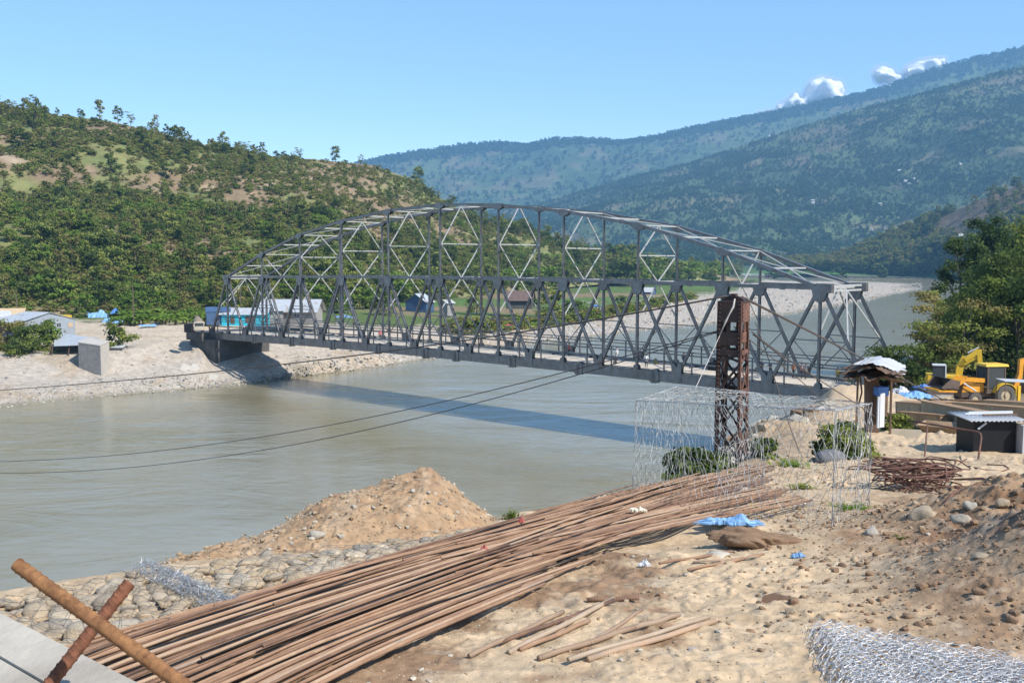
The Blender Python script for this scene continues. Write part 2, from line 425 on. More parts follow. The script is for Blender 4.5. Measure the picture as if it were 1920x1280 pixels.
def hill_tint(P, t):
    X, Y, Z = P.T
    px = 960 + FPX * X / Y; py = 493 - FPX * Z / Y
    n1 = terr(P, 0); n2 = fbm(X / 14, Y / 18, 4, 33); n3 = fbm(X / 6, Y / 6, 3, 34)
    bare = sstep(0.0, 0.2, n1 + 0.5 * n2 + 0.06 * sstep(30, 80, Z) - 0.10 - 0.10 * sstep(20, -5, Z))
    for (cx, cz, w, h) in ((300, 345, 60, 25), (640, 340, 90, 45), (720, 400, 70, 40), (470, 375, 60, 25), (20, 265, 90, 12), (215, 245, 60, 12), (120, 330, 70, 20), (870, 470, 30, 25)):
        bare = np.maximum(bare, sstep(1.2, 0.7, np.hypot((px - cx) / w, (py - cz) / h) + 0.5 * n2))
    return colmix((0.125, 0.145, 0.05), (sstep(-0.3, 0.3, n2), (0.185, 0.175, 0.068)), (bare, (0.20, 0.145, 0.085)), (bare * sstep(0.1, 0.5, n3), (0.25, 0.18, 0.11)), (bare * sstep(0.3, 0.6, n2) * 0.8, (0.32, 0.25, 0.17)))
left_hill, Gh = terrain('left_hill', Gh, M['hill'], hill_amp, 90.0, hill_tint, 'green and reddish brown hill rising behind the far bank', 41)

# --- big mountainside on the right, its green foot, and the ridge behind it
m0 = [dd(500, 520, 1300), dd(1000, 519, 1500), dd(1340, 514, 1500), dd(1500, 515, 1450), dd(1640, 518, 1400), dd(1760, 522, 1330), dd(2000, 530, 1250), dd(2700, 540, 1200)]
m1 = [dd(500, 505, 1900), dd(1000, 502, 1900), dd(1340, 500, 1900), dd(1640, 496, 1900), dd(1760, 494, 1900), dd(2000, 490, 1850), dd(2700, 480, 1800)]
m2 = [dd(500, 470, 2700), dd(1000, 465, 2600), dd(1200, 455, 2550), dd(1400, 440, 2500), dd(1640, 425, 2450), dd(2000, 400, 2400), dd(2700, 350, 2300)]
m3 = [dd(500, 440, 3400), dd(1000, 410, 3300), dd(1200, 380, 3250), dd(1400, 350, 3200), dd(1640, 310, 3150), dd(1920, 260, 3100), dd(2700, 130, 3000)]
m4 = [dd(500, 420, 4100), dd(900, 402, 4100), dd(1000, 385, 4100), dd(1090, 360, 4100), dd(1180, 331, 4100), dd(1300, 303, 4050), dd(1400, 271, 4000), dd(1500, 238, 3950), dd(1600, 208, 3900), dd(1700, 184, 3850), dd(1800, 155, 3800), dd(1920, 122, 3800), dd(2300, 20, 3750), dd(2700, -70, 3700)]
m5 = [dd(500, 450, 4600), dd(1000, 430, 4600), dd(1400, 330, 4600), dd(1920, 200, 4500), dd(2700, 50, 4500)]
pxm = np.linspace(500, 2700, 560)
Gm = loft([m0, m1, m2, m3, m4, m5], pxm, [8, 26, 30, 34, 6], 11)
def mount_amp(t, G): return 75 * np.sin(np.clip(t / 0.94, 0, 1) * PI) ** 0.8 + 6
def mount_tint(P, t):
    X, Y, Z = P.T
    n1 = fbm(X / 420, Y / 500, 5, 51); n2 = fbm(X / 70, Y / 110, 4, 52); n3 = fbm(X / 160, Y / 160, 4, 53)
    low = sstep(1750, 1500, Y + 120 * n1)
    return .88 * colmix((0.060, 0.092, 0.035), (sstep(-0.1, 0.3, n1), (0.095, 0.125, 0.045)), (sstep(0.12, 0.4, n3 + 0.5 * n2) * 0.8, (0.155, 0.13, 0.075)),
                  (sstep(0.3, 0.5, n2) * 0.6, (0.12, 0.15, 0.055)), (low, (0.08, 0.17, 0.035)))
right_mountain, Gm = terrain('right_mountain', Gm, M['mountain'], mount_amp, 520.0, mount_tint, 'long wooded mountainside on the right', 61)
q1 = [dd(200, 470, 4300), dd(1000, 430, 4300), dd(1500, 380, 4500), dd(2700, 200, 4800)]
q2 = [dd(200, 400, 5000), dd(740, 370, 5000), dd(1100, 350, 5100), dd(1500, 290, 5200), dd(1900, 200, 5400), dd(2700, 30, 5500)]
q3 = [dd(200, 345, 5900), dd(640, 315, 5900), dd(740, 294, 5900), dd(800, 285, 5900), dd(870, 274, 5900), dd(940, 269, 5900), dd(985, 275, 5900), dd(1040, 263, 5900), dd(1110, 263, 5900), dd(1160, 271, 5900), dd(1230, 259, 5900), dd(1300, 242, 5900), dd(1400, 222, 5900), dd(1480, 207, 5900), dd(1600, 181, 5900), dd(1660, 165, 5900), dd(1700, 150, 5900), dd(1740, 135, 5900), dd(1770, 124, 5900), dd(1850, 106, 5900), dd(1920, 88, 5900), dd(2300, 10, 5900), dd(2700, -60, 5900)]
q4 = [dd(200, 400, 6500), dd(1000, 340, 6500), dd(2700, 60, 6500)]
pxf = np.linspace(200, 2700, 420)
Gf = loft([q1, q2, q3, q4], pxf, [16, 26, 5], 3)
def far_amp(t, G): return 110 * np.sin(np.clip(t / 0.9, 0, 1) * PI) ** 1.0 + 8
far_ridge, Gf = terrain('far_ridge', Gf, M['mountain'], far_amp, 900.0, mount_tint, 'hazy blue ridge closing the valley', 71)

# --- brown spur on the right beyond the river bend
s0 = [dd(1430, 512, 1600), dd(1560, 512, 1500), dd(1640, 515, 1420), dd(1760, 522, 1330), dd(1900, 540, 1000), dd(2300, 580, 700), dd(2700, 600, 600)]
s1 = [dd(1430, 509, 1640), dd(1560, 502, 1560), dd(1620, 492, 1500), dd(1700, 486, 1440), dd(1800, 478, 1300), dd(1920, 470, 1150), dd(2300, 440, 850), dd(2700, 430, 700)]
s2 = [dd(1430, 508, 1700), dd(1560, 498, 1680), dd(1600, 484, 1650), dd(1640, 464, 1620), dd(1700, 438, 1600), dd(1760, 410, 1560), dd(1830, 375, 1500), dd(1920, 345, 1450), dd(2300, 240, 1300), dd(2700, 180, 1200)]
s3 = [dd(1430, 512, 1800), dd(1640, 500, 1900), dd(1920, 420, 1800), dd(2700, 300, 1600)]
pxr = np.linspace(1430, 2700, 260)
Gs = loft([s0, s1, s2, s3], pxr, [16, 40, 5], 9)
def spur_amp(t, G): return 22 * np.sin(np.clip(t / 0.93, 0, 1) * PI) + 2
def spur_tint(P, t):
    X, Y, Z = P.T
    n1 = fbm(X / 130, Y / 150, 5, 81); n2 = fbm(X / 30, Y / 40, 4, 82)
    return colmix((0.05, 0.075, 0.03), (sstep(-0.1, 0.25, n1 + 0.4 * n2 + 0.6 * sstep(30, 120, Z) - 0.25), (0.17, 0.12, 0.07)), (sstep(0.3, 0.5, n2) * 0.6, (0.26, 0.2, 0.13)), (sstep(8, -4, Z), (0.05, 0.09, 0.03)))
right_spur, Gs = terrain('right_spur', Gs, M['mountain'], spur_amp, 170.0, spur_tint, 'brown and green spur beyond the river bend', 91)

# --- near right hillside under the trees
h0 = [dd(1600, 775, 95), dd(1640, 725, 150), dd(1700, 690, 200), dd(1745, 610, 340), dd(1790, 570, 520), dd(1900, 550, 700), dd(2300, 545, 900)]
h0 = [z(1640, 745, WZ - 1), z(1690, 705, WZ - 1), z(1745, 622, WZ - 1), z(1790, 575, WZ - 1), z(1900, 555, WZ - 1), z(2700, 545, WZ - 1)]
h1 = [dd(1640, 748, 105), dd(1690, 715, 150), dd(1745, 640, 230), dd(1800, 600, 300), dd(1900, 570, 330), dd(2700, 560, 300)]
h2 = [dd(1640, 752, 95), dd(1690, 742, 105), dd(1745, 725, 120), dd(1800, 680, 150), dd(1900, 570, 180), dd(2700, 330, 200)]
h3 = [dd(1640, 765, 84), dd(1690, 762, 86), dd(1745, 757, 88), dd(1800, 752, 90), dd(1850, 735, 95), dd(1920, 690, 100), dd(2300, 520, 110), dd(2700, 420, 120)]
h4 = [dd(1640, 790, 72), dd(1690, 787, 72), dd(1745, 780, 73), dd(1800, 775, 75), dd(1850, 772, 76), dd(1920, 760, 77), dd(2300, 700, 80), dd(2700, 660, 85)]
Gr = loft([h4, h3, h2, h1, h0], np.linspace(1640, 2700, 180), [14, 16, 16, 12], 5)
def near_tint(P, t):
    X, Y, Z = P.T
    n1 = fbm(X / 9, Y / 12, 4, 91); return colmix((0.05, 0.06, 0.025), (sstep(-0.2, 0.3, n1), (0.09, 0.08, 0.04)), (sstep(0.25, 0.5, n1), (0.2, 0.14, 0.09)), (sstep(0.12, 0.0, t), (0.36, 0.27, 0.17)))
right_hillside, Gr = terrain('right_hillside', Gr, M['bank'], lambda t, G: 0.8 * sstep(0.05, 0.4, t), 14.0, near_tint, 'shaded wooded hillside behind the yellow machines', 95)

# --- haze box
xs, ys, z0, z1 = (-5000, 10500), (-2000, 6700), WZ - 4, 1900
mb = MB(); mb.box(((xs[0] + xs[1]) / 2, (ys[0] + ys[1]) / 2, (z0 + z1) / 2), (xs[1] - xs[0], ys[1] - ys[0], z1 - z0))
hm = bpy.data.materials.new('valley_air'); hm.use_nodes = True; hm.node_tree.nodes.clear()
vo = hm.node_tree.nodes.new('ShaderNodeVolumePrincipled'); ho = hm.node_tree.nodes.new('ShaderNodeOutputMaterial')
vo.inputs['Color'].default_value = (0.27, 0.60, 1.0, 1); vo.inputs['Density'].default_value = 1.2e-4; vo.inputs['Anisotropy'].default_value = 0.0
hm.node_tree.links.new(vo.outputs[0], ho.inputs['Volume'])
tag(mb.build('haze', hm), 'thin blue valley haze', kind='stuff')
# ------------------------------------------------------------------ trees
def rand_quads(C, Nn, size, r):
    """leaf quads of given size at centres C with normals Nn"""
    n = len(C)
    t = r.normal(size=(n, 3)); t -= (t * Nn).sum(1)[:, None] * Nn; t /= np.linalg.norm(t, axis=1)[:, None] + 1e-9
    b = np.cross(Nn, t); sz = size * r.uniform(.6, 1.3, (n, 1)); 
    v = np.stack([C - t * sz * .5 - b * sz * .3, C + t * sz * .1 - b * sz * .5, C + t * sz * .6 + b * sz * .1, C - t * sz * .1 + b * sz * .5], 1)
    return v.reshape(-1, 3)
def crown_pts(r, H, W, base, ncl, nleaf, leaf, style='round'):
    """leaf clump centres and leaf quads of one crown"""
    vs = []; cid = []; cls = []
    for i in range(ncl):
        u = r.uniform(0, 1)
        zz = base + (H - base) * (r.uniform(.03, .97))
        q = (zz - base) / (H - base)
        if style == 'round': rad = math.sin(PI * (0.12 + .80 * q)) ** .6
        elif style == 'tall': rad = .35 + .65 * math.sin(PI * (0.1 + .8 * q)) ** 1.0 * (1.15 - .5 * q)
        elif style == 'flat': rad = (0.35 + .9 * q) * (1 if q < .85 else .75)
        else: rad = math.sqrt(max(0, 1 - q * q)) * 1.0 + .1
        th = r.uniform(0, 2 * PI); rr = W / 2 * rad * math.sqrt(r.uniform(.12, 1)) * r.uniform(.75, 1.08)
        c = np.array([rr * math.cos(th), rr * math.sin(th), zz])
        cr = (W * .5) * r.uniform(.2, .38) * (0.8 if style == 'tall' else 1)
        k = int(nleaf * r.uniform(.7, 1.3))
        d = r.normal(size=(k, 3)); d /= np.linalg.norm(d, axis=1)[:, None]
        pos = c + d * cr * np.array([1.15, 1.15, .38 if style == 'flat' else .6 if style != 'tall' else .85]) * np.abs(r.normal(.75, .38, (k, 1)))
        nn = d + r.normal(size=(k, 3)) * .55 + np.array([0, 0, .35]); nn /= np.linalg.norm(nn, axis=1)[:, None]
        vs.append(rand_quads(pos, nn, leaf, r)); cid += [i] * k; cls.append((c, cr))
    return np.concatenate(vs), np.array(cid), cls
def trunk_mb(r, H, base, cls, rad, lean=.04, nl=6, mi=0):
    mb = MB(); top = Vector((r.normal() * lean * H, r.normal() * lean * H, H * .8))
    pts = [Vector((0, 0, -.5)) , Vector((0, 0, 0)) + top * .12, top * .35 + Vector((r.normal() * .1, r.normal() * .1, 0)), top * .65, top]
    mb.tube(pts, [rad * 1.4, rad * 1.05, rad * .85, rad * .55, rad * .15], 6, mi)
    for i in r.permutation(len(cls))[:nl]:
        c, cr = cls[i]; f = min(.9, max(.25, (c[2] / H) - .2)); s = top * f / .8 * .8; s = Vector((top.x * f, top.y * f, top.z * f))
        m = s.lerp(Vector(c), .5) + Vector((0, 0, -.04 * H)); mb.tube([s, m, Vector(c)], [rad * .5, rad * .33, rad * .08], 5, mi, False)
    return mb
def tree_mesh(name, seed, H, W, base, ncl, nleaf, leaf, style, mats, trunk=True, rad=None, joined=True):
    r = np.random.default_rng(seed)
    lv, cid, cls = crown_pts(r, H, W, base, ncl, nleaf, leaf, style)
    nq = len(lv) // 4; q = np.arange(nq * 4).reshape(-1, 4)
    pick = r.choice(len(mats), size=ncl, p=[.45, .35, .2][:len(mats)] if len(mats) == 3 else None)
    mi = pick[cid]
    if not joined:
        return mesh_np(name + '_crown', lv, q, False, mats, None, mi), trunk_mb(r, H, base, cls, rad or H * .02, nl=9).mesh(name + '_trunk', M['bark'], True)
    mb = trunk_mb(r, H, base, cls, rad or H * .018, nl=5)
    tv = np.array(mb.v); tf = [f for f in mb.f if len(f) == 4]
    b = len(lv)
    return mesh_np(name, np.concatenate([lv, tv]), np.concatenate([q, np.array(tf) + b]), False, list(mats) + [M['bark']], None, np.concatenate([mi, np.full(len(tf), len(mats))]))
LD, LM, LB, LY = M['leaf_dark'], M['leaf_mid'], M['leaf_bright'], M['leaf_dry']
KINDS = {}
def kind(name, n, *a, **k): KINDS[name] = [tree_mesh(name, 100 + i + 10 * len(KINDS), *a, **k) for i in range(n)]
kind('round_tree', 3, 10, 8.5, 1.2, 26, 48, .58, 'round', (LD, LM, LD))
kind('tall_tree', 3, 12, 6.6, 1.0, 24, 44, .58, 'tall', (LM, LY, LM))
kind('bright_tree', 2, 8, 8.5, .8, 24, 46, .6, 'round', (LB, LM, LB))
kind('airy_tree', 2, 11, 8, 3.0, 18, 30, .52, 'flat', (LY, LM, LY))
kind('shrub', 3, 3.2, 4.6, 0.0, 12, 34, .5, 'dome', (LM, LY, LB))
kind('dry_shrub', 2, 2.6, 4.0, 0.0, 10, 30, .45, 'dome', (LY, LY, LM))
kind('far_tree', 3, 11, 11, 0.5, 12, 9, 2.6, 'round', (M['leaf_far'], M['leaf_far'], LM))

def gn_scatter(name, P, S, R, idx, protos, label, parent=None):
    """many instances of the prototype objects as ONE object"""
    me = mesh_np(name, np.asarray(P), np.zeros((0, 4), int)) if False else bpy.data.meshes.new(name)
    me.vertices.add(len(P)); me.vertices.foreach_set('co', np.ascontiguousarray(P, np.float32).ravel())
    a = me.attributes.new('scl', 'FLOAT_VECTOR', 'POINT'); a.data.foreach_set('vector', np.ascontiguousarray(S, np.float32).ravel())
    a = me.attributes.new('rot', 'FLOAT_VECTOR', 'POINT'); a.data.foreach_set('vector', np.ascontiguousarray(R, np.float32).ravel())
    a = me.attributes.new('pick', 'INT', 'POINT'); a.data.foreach_set('value', np.ascontiguousarray(idx, np.int32))
    o = bpy.data.objects.new(name, me); link(o, parent)
    g = bpy.data.node_groups.new(name, 'GeometryNodeTree')
    g.interface.new_socket('Geometry', in_out='INPUT', socket_type='NodeSocketGeometry'); g.interface.new_socket('Geometry', in_out='OUTPUT', socket_type='NodeSocketGeometry')
    gi = g.nodes.new('NodeGroupInput'); go = g.nodes.new('NodeGroupOutput')
    jn = g.nodes.new('GeometryNodeJoinGeometry')
    for p in reversed(protos):
        oi = g.nodes.new('GeometryNodeObjectInfo'); oi.inputs['Object'].default_value = p; oi.transform_space = 'ORIGINAL'
        ti = g.nodes.new('GeometryNodeGeometryToInstance'); g.links.new(oi.outputs['Geometry'], ti.inputs[0]); g.links.new(ti.outputs[0], jn.inputs[0])
    ip = g.nodes.new('GeometryNodeInstanceOnPoints'); ip.inputs['Pick Instance'].default_value = True
    def att(nm, t):
        n = g.nodes.new('GeometryNodeInputNamedAttribute'); n.data_type = t; n.inputs[0].default_value = nm; return n.outputs['Attribute']
    g.links.new(gi.outputs[0], ip.inputs['Points']); g.links.new(jn.outputs[0], ip.inputs['Instance'])
    g.links.new(att('pick', 'INT'), ip.inputs['Instance Index']); g.links.new(att('scl', 'FLOAT_VECTOR'), ip.inputs['Scale'])
    er = g.nodes.new('FunctionNodeEulerToRotation'); g.links.new(att('rot', 'FLOAT_VECTOR'), er.inputs[0]); g.links.new(er.outputs[0], ip.inputs['Rotation'])
    g.links.new(ip.outputs[0], go.inputs[0])
    md = o.modifiers.new('scatter', 'NODES'); md.node_group = g
    return tag(o, label, kind='stuff')
def sample_grid(G, n, dens, seed):
    """random points on a loft, density by world area times dens(P, rowfrac)"""
    r = np.random.default_rng(seed); nr, nc, _ = G.shape
    e1 = G[:-1, 1:] - G[:-1, :-1]; e2 = G[1:, :-1] - G[:-1, :-1]
    A = np.abs(e1[..., 0] * e2[..., 1] - e1[..., 1] * e2[..., 0]).ravel()
    C = ((G[:-1, :-1] + G[1:, 1:]) / 2).reshape(-1, 3); t = np.repeat(np.arange(nr - 1) / (nr - 1), nc - 1)
    w = A * dens(C, t); i = r.choice(len(w), size=n, p=w / w.sum())
    ri, ci = i // (nc - 1), i % (nc - 1); u, v = r.uniform(size=(2, n, 1))
    P = (G[ri, ci] * (1 - u) + G[ri, ci + 1] * u) * (1 - v) + (G[ri + 1, ci] * (1 - u) + G[ri + 1, ci + 1] * u) * v
    return P, t[i]
def px_of(P): return 960 + FPX * P[:, 0] / P[:, 1], 493 - FPX * P[:, 2] / P[:, 1]

protos = {}
def tree_obj(kind_, i, loc, h, rz, label, group=None, name=None, cat='tree', wid=1.0):
    """one tree as one object, scaled so that it stands h metres tall"""
    ms = KINDS[kind_]; me = ms[i % len(ms)]
    base = {'round_tree': 10.5, 'tall_tree': 12.5, 'bright_tree': 8.6, 'airy_tree': 11.6, 'shrub': 3.6, 'dry_shrub': 3.0, 'far_tree': 12}[kind_]
    o = bpy.data.objects.new(name or kind_, me); o.location = V(loc); s = h / base; o.scale = (s * wid, s * wid, s); o.rotation_euler = (0, 0, rz)
    link(o); tag(o, label, cat, group); protos.setdefault((kind_, i % len(ms)), o); return o
ORDER = [('round_tree', 0), ('round_tree', 1), ('round_tree', 2), ('tall_tree', 0), ('tall_tree', 1), ('tall_tree', 2), ('bright_tree', 0), ('bright_tree', 1), ('airy_tree', 0), ('airy_tree', 1),
         ('shrub', 0), ('shrub', 1), ('shrub', 2), ('dry_shrub', 0), ('dry_shrub', 1), ('far_tree', 0), ('far_tree', 1), ('far_tree', 2)]
BASEH = [10.5] * 3 + [12.5] * 3 + [8.6] * 2 + [11.6] * 2 + [3.6] * 3 + [3.0] * 2 + [12] * 3
LBL = {'round_tree': ('dark rounded tree in the wooded belt at the foot of the left hill', 'rounded trees on the left hill'),
       'tall_tree': ('slim upright tree standing on the slope of the left hill', 'slim trees on the left hill'),
       'bright_tree': ('low bright green spreading tree below the left hill', 'bright green trees by the left hill'),
       'airy_tree': ('sparse open-crowned tree on the slope of the left hill', 'open-crowned trees on the left hill')}
def hill_dens(C, t):
    px, py = px_of(C)
    n = fbm(C[:, 0] / 70, C[:, 1] / 90, 5, 31); n2 = fbm(C[:, 0] / 14, C[:, 1] / 18, 4, 33); cl = fbm(C[:, 0] / 22, C[:, 1] / 22, 3, 37)
    bare = sstep(0.0, 0.22, n + .5 * n2 - .10 + .06 * sstep(30, 80, C[:, 2]) - .10 * sstep(20, -5, C[:, 2]))
    for (cx, cz, w, h) in ((300, 345, 60, 25), (640, 340, 90, 45), (720, 400, 70, 40), (470, 375, 60, 25), (20, 265, 90, 12), (215, 245, 60, 12), (120, 330, 70, 20), (870, 470, 30, 25)):
        bare = np.maximum(bare, sstep(1.1, .75, np.hypot((px - cx) / w, (py - cz) / h)))
    d = (1 - .88 * bare) * (0.12 + 1.1 * sstep(-.15, .35, cl) + .15 * sstep(12, -8, C[:, 2]))
    return d * (px > -420) * (t > .02) * (t < .93) * (C[:, 1] < 1050) * sstep(1500, 400, C[:, 1])
NH = 3400
P, t = sample_grid(Gh, NH, hill_dens, 5)
r = np.random.default_rng(9)
px, py = px_of(P)
low = sstep(35, 0, P[:, 2])
u = r.uniform(size=NH)
ki = np.where(u < .20 + .25 * low, r.integers(0, 3, NH), np.where(u < .42 + .25 * low, r.integers(3, 6, NH), np.where(u < .52 + .2 * low, r.integers(8, 10, NH), r.integers(10, 15, NH))))
brt = (r.uniform(size=NH) < .30) & (P[:, 2] < 25) ; ki = np.where(brt, r.integers(6, 8, NH), ki)
hh = np.where(ki < 3, r.uniform(5, 11, NH), np.where(ki < 6, r.uniform(6, 12.5, NH), np.where(ki < 8, r.uniform(4, 8, NH), np.where(ki < 10, r.uniform(6, 11, NH), r.uniform(1.6, 4, NH)))))
hh *= (0.80 + .30 * low) * r.uniform(.5, 1.2, NH) * (1 + .25 * sstep(500, 900, P[:, 1]))
rzs = r.uniform(0, 2 * PI, NH)
score = hh * FPX / P[:, 1] * (px > -10) * (px < 1400) * (ki < 10) * np.where(P[:, 1] > 0, 1, 0)
order = np.argsort(-score)
# keep the individuals apart: the largest few hundred, thinned so that they do not pile onto one spot
chosen = []
cells = {}
for i in order:
    if len(chosen) >= 250: break
    key = (int(px[i] // 16), int(py[i] // 9))
    if cells.get(key): continue
    cells[key] = 1; chosen.append(i)
cs = set(chosen)
def gk(i): return {'name': ORDER[ki[i]][0], 'v': ORDER[ki[i]][1]}
for i in chosen:
    k, v = ORDER[ki[i]]; lb, gr = LBL[k]
    zx = ['at the left edge', 'above the grey house', 'above the terrace', 'behind the bridge end', 'behind the arch\'s left third', 'behind the arch\'s middle', 'behind the arch\'s right'][int(np.clip(np.searchsorted([60, 200, 400, 560, 740, 1000], px[i]), 0, 6))]
    zy = ['near the crest of the left hill', 'high on the left hill', 'halfway up the left hill', 'low on the left hill', 'at the foot of the left hill'][int(np.clip(np.searchsorted([270, 350, 430, 520], py[i]), 0, 4))]
    nm = {'round_tree': 'dark rounded tree', 'tall_tree': 'slim upright tree', 'bright_tree': 'low bright green tree', 'airy_tree': 'sparse open tree'}[k]
    tree_obj(k, v, P[i] - np.array([0, 0, .3]), hh[i], rzs[i], '%s %s, %s' % (nm, zy, zx), '%ss %s %s' % (nm, zy, zx))
# shrubs that one can pick out, also used as patterns for the undergrowth
for k, v, (x, y, d), h, lb in ((('shrub'), 0, (268, 622, 232), 3.4, 'low dark shrub at the left edge of the gravel terrace'), ('shrub', 1, (300, 612, 245), 2.8, 'small green shrub on the gravel terrace before the banana plants'), ('shrub', 2, (1015, 600, 330), 4, 'green bush on the sand beyond the middle of the bridge'),
                            ('dry_shrub', 0, (905, 640, 262), 2.4, 'dry olive bush at the upper end of the gravel beach'), ('dry_shrub', 1, (960, 612, 300), 2.2, 'dry olive bush between the red tent and the sand'), ('far_tree', 0, (1452, 524, 1240), 14, 'dark tree on the far shore at the left end of the green field'),
                            ('far_tree', 1, (1582, 521, 1260), 12, 'dark tree on the far shore above the tip of the gravel bar'), ('far_tree', 2, (1655, 520, 1300), 15, 'dark tree on the far shore where the brown spur begins')):
    tree_obj(k, v, at(x, y, d), h, 1.0, lb, name='shrub' if 'shrub' in k else 'tree', cat='bush' if 'shrub' in k else 'tree')
PR = [protos.get(o) for o in ORDER]
for j, o in enumerate(ORDER):
    if PR[j] is None: PR[j] = tree_obj(o[0], o[1], at(980 + 12 * j, 540, 640), 7, .3, *LBL.get(o[0], ('small tree at the edge of the fields', None)))
rest = np.array([i for i in range(NH) if i not in cs])
sc = hh[rest] / np.array(BASEH)[ki[rest]]
gn_scatter('hill_woodland', P[rest] - np.array([0, 0, .25]), np.stack([sc * 1.05, sc * 1.05, sc], 1), np.stack([0 * sc, 0 * sc, rzs[rest]], 1), ki[rest], PR, 'mass of trees and scrub covering the left hill')
# undergrowth on the hill: small shrubs
NU = 15000
P2, t2 = sample_grid(Gh, NU, lambda C, t: (0.2 + hill_dens(C, t)) * (px_of(C)[0] > -420) * (C[:, 1] < 900) * (t < .93), 15)
k2 = r.integers(10, 15, NU); s2 = r.uniform(.35, .95, NU)
gn_scatter('hill_scrub', P2, np.stack([s2 * 1.2, s2 * 1.2, s2], 1), np.stack([0 * s2, 0 * s2, r.uniform(0, 6.28, NU)], 1), k2, PR, 'low scrub between the trees of the left hill')
# far mountains
def mt_dens(C, t):
    px, py = px_of(C); n = fbm(C[:, 0] / 160, C[:, 1] / 160, 4, 53); cl = fbm(C[:, 0] / 70, C[:, 1] / 110, 4, 52)
    return (0.25 + sstep(-.3, .3, cl)) * (1 - .85 * sstep(.15, .4, n + .4 * cl)) * (px > 700) * (px < 2100) * (t < .93) * sstep(1650, 1900, C[:, 1] + 60 * cl) + .03 * (px > 700) * (px < 2100) * (t < .93)
NM = 42000
P3, t3 = sample_grid(Gm, NM, mt_dens, 25); s3 = r.uniform(.35, .95, NM)
gn_scatter('mountain_forest', P3, np.stack([s3, s3, s3], 1), np.stack([0 * s3, 0 * s3, r.uniform(0, 6.28, NM)], 1), r.integers(15, 18, NM), PR, 'forest covering the long mountainside on the right')
NF = 9000
P4, t4 = sample_grid(Gf, NF, lambda C, t: (px_of(C)[0] > 600) * (px_of(C)[0] < 2100) * (t < .9) * (.2 + 3 * sstep(.72, .84, t)), 26); s4 = r.uniform(1, 2.2, NF)
gn_scatter('ridge_forest', P4, np.stack([s4, s4, s4], 1), np.stack([0 * s4, 0 * s4, r.uniform(0, 6.28, NF)], 1), r.integers(15, 18, NF), PR, 'forest along the far blue ridge')
def sp_dens(C, t):
    px, py = px_of(C); n = fbm(C[:, 0] / 130, C[:, 1] / 150, 5, 81); c = fbm(C[:, 0] / 30, C[:, 1] / 40, 4, 82)
    return (1.05 - sstep(-.15, .25, n + .4 * c + .6 * sstep(30, 120, C[:, 2]) - .25)) * (px < 2100) * (t < .92) * (.3 + sstep(40, 0, C[:, 2]) * 1.5)
NS = 5200
P5, t5 = sample_grid(Gs, NS, sp_dens, 27); k5 = np.where(r.uniform(size=NS) < .6, r.integers(0, 6, NS), r.integers(10, 15, NS)); s5 = r.uniform(1.2, 2.1, NS)
gn_scatter('spur_forest', P5, np.stack([s5, s5, s5], 1), np.stack([0 * s5, 0 * s5, r.uniform(0, 6.28, NS)], 1), k5, PR, 'woods and scrub on the brown spur beyond the river bend')
# valley floor woods between the fields and the mountain
C1 = []
for i in range(1500):
    x = r.uniform(900, 1760); y = r.uniform(496, 517) if x > 1380 else r.uniform(505, 522)
    d = np.interp(y, [496, 505, 515, 522], [1900, 1750, 1500, 1250])
    if 1390 < x < 1640 and 503 < y: continue
    C1.append(at(x, y, d))
C1 = np.array(C1); s6 = r.uniform(.9, 1.7, len(C1))
gn_scatter('valley_trees', C1, np.stack([s6, s6, s6], 1), np.stack([0 * s6, 0 * s6, r.uniform(0, 6.28, len(C1))], 1), r.integers(0, 10, len(C1)), PR, 'rows of trees on the valley floor below the mountainside')
# ------------------------------------------------------------------ the truss bridge
TH = 0.8125; PL = 11.5; BW = 8.16
B0 = Vector((31.5705, 101.0655, 0)); UB = Vector((math.sin(TH), -math.cos(TH), 0)); NB = Vector((math.cos(TH), math.sin(TH), 0)); UP = Vector((0, 0, 1))
ZM = -2.5923; HB = 10.33; CAM_ = 0.46
ARCH = [0, 3.90, 6.90, 8.73, 9.92, 10.34, 9.85, 8.66, 6.75, 3.8, 0]
def bp(k, off, h):
    """k panels from the left end, off metres towards the far side, height h above the middle chord line"""
    return B0 - UB * ((10 - k) * PL) + NB * off + UP * (ZM + h + CAM_ * (1 - ((k - 5) / 5.0) ** 2))
BT = -HB   # top of bottom chord
bridge = empty('truss_bridge', bp(5, BW / 2, BT - 1.1), 0, 'long grey steel truss bridge with a curved top chord spanning the river', 'bridge')
Minv = Matrix.Translation(-bridge.location)
def bpart(mb, name, mat='steel'):
    me = mb.mesh(name, M[mat]); me.transform(Minv)
    o = bpy.data.objects.new(name, me); link(o, bridge); return o
def arch(k):
    i = min(int(k), 9); t = k - i; return ARCH[i] * (1 - t) + ARCH[i + 1] * t
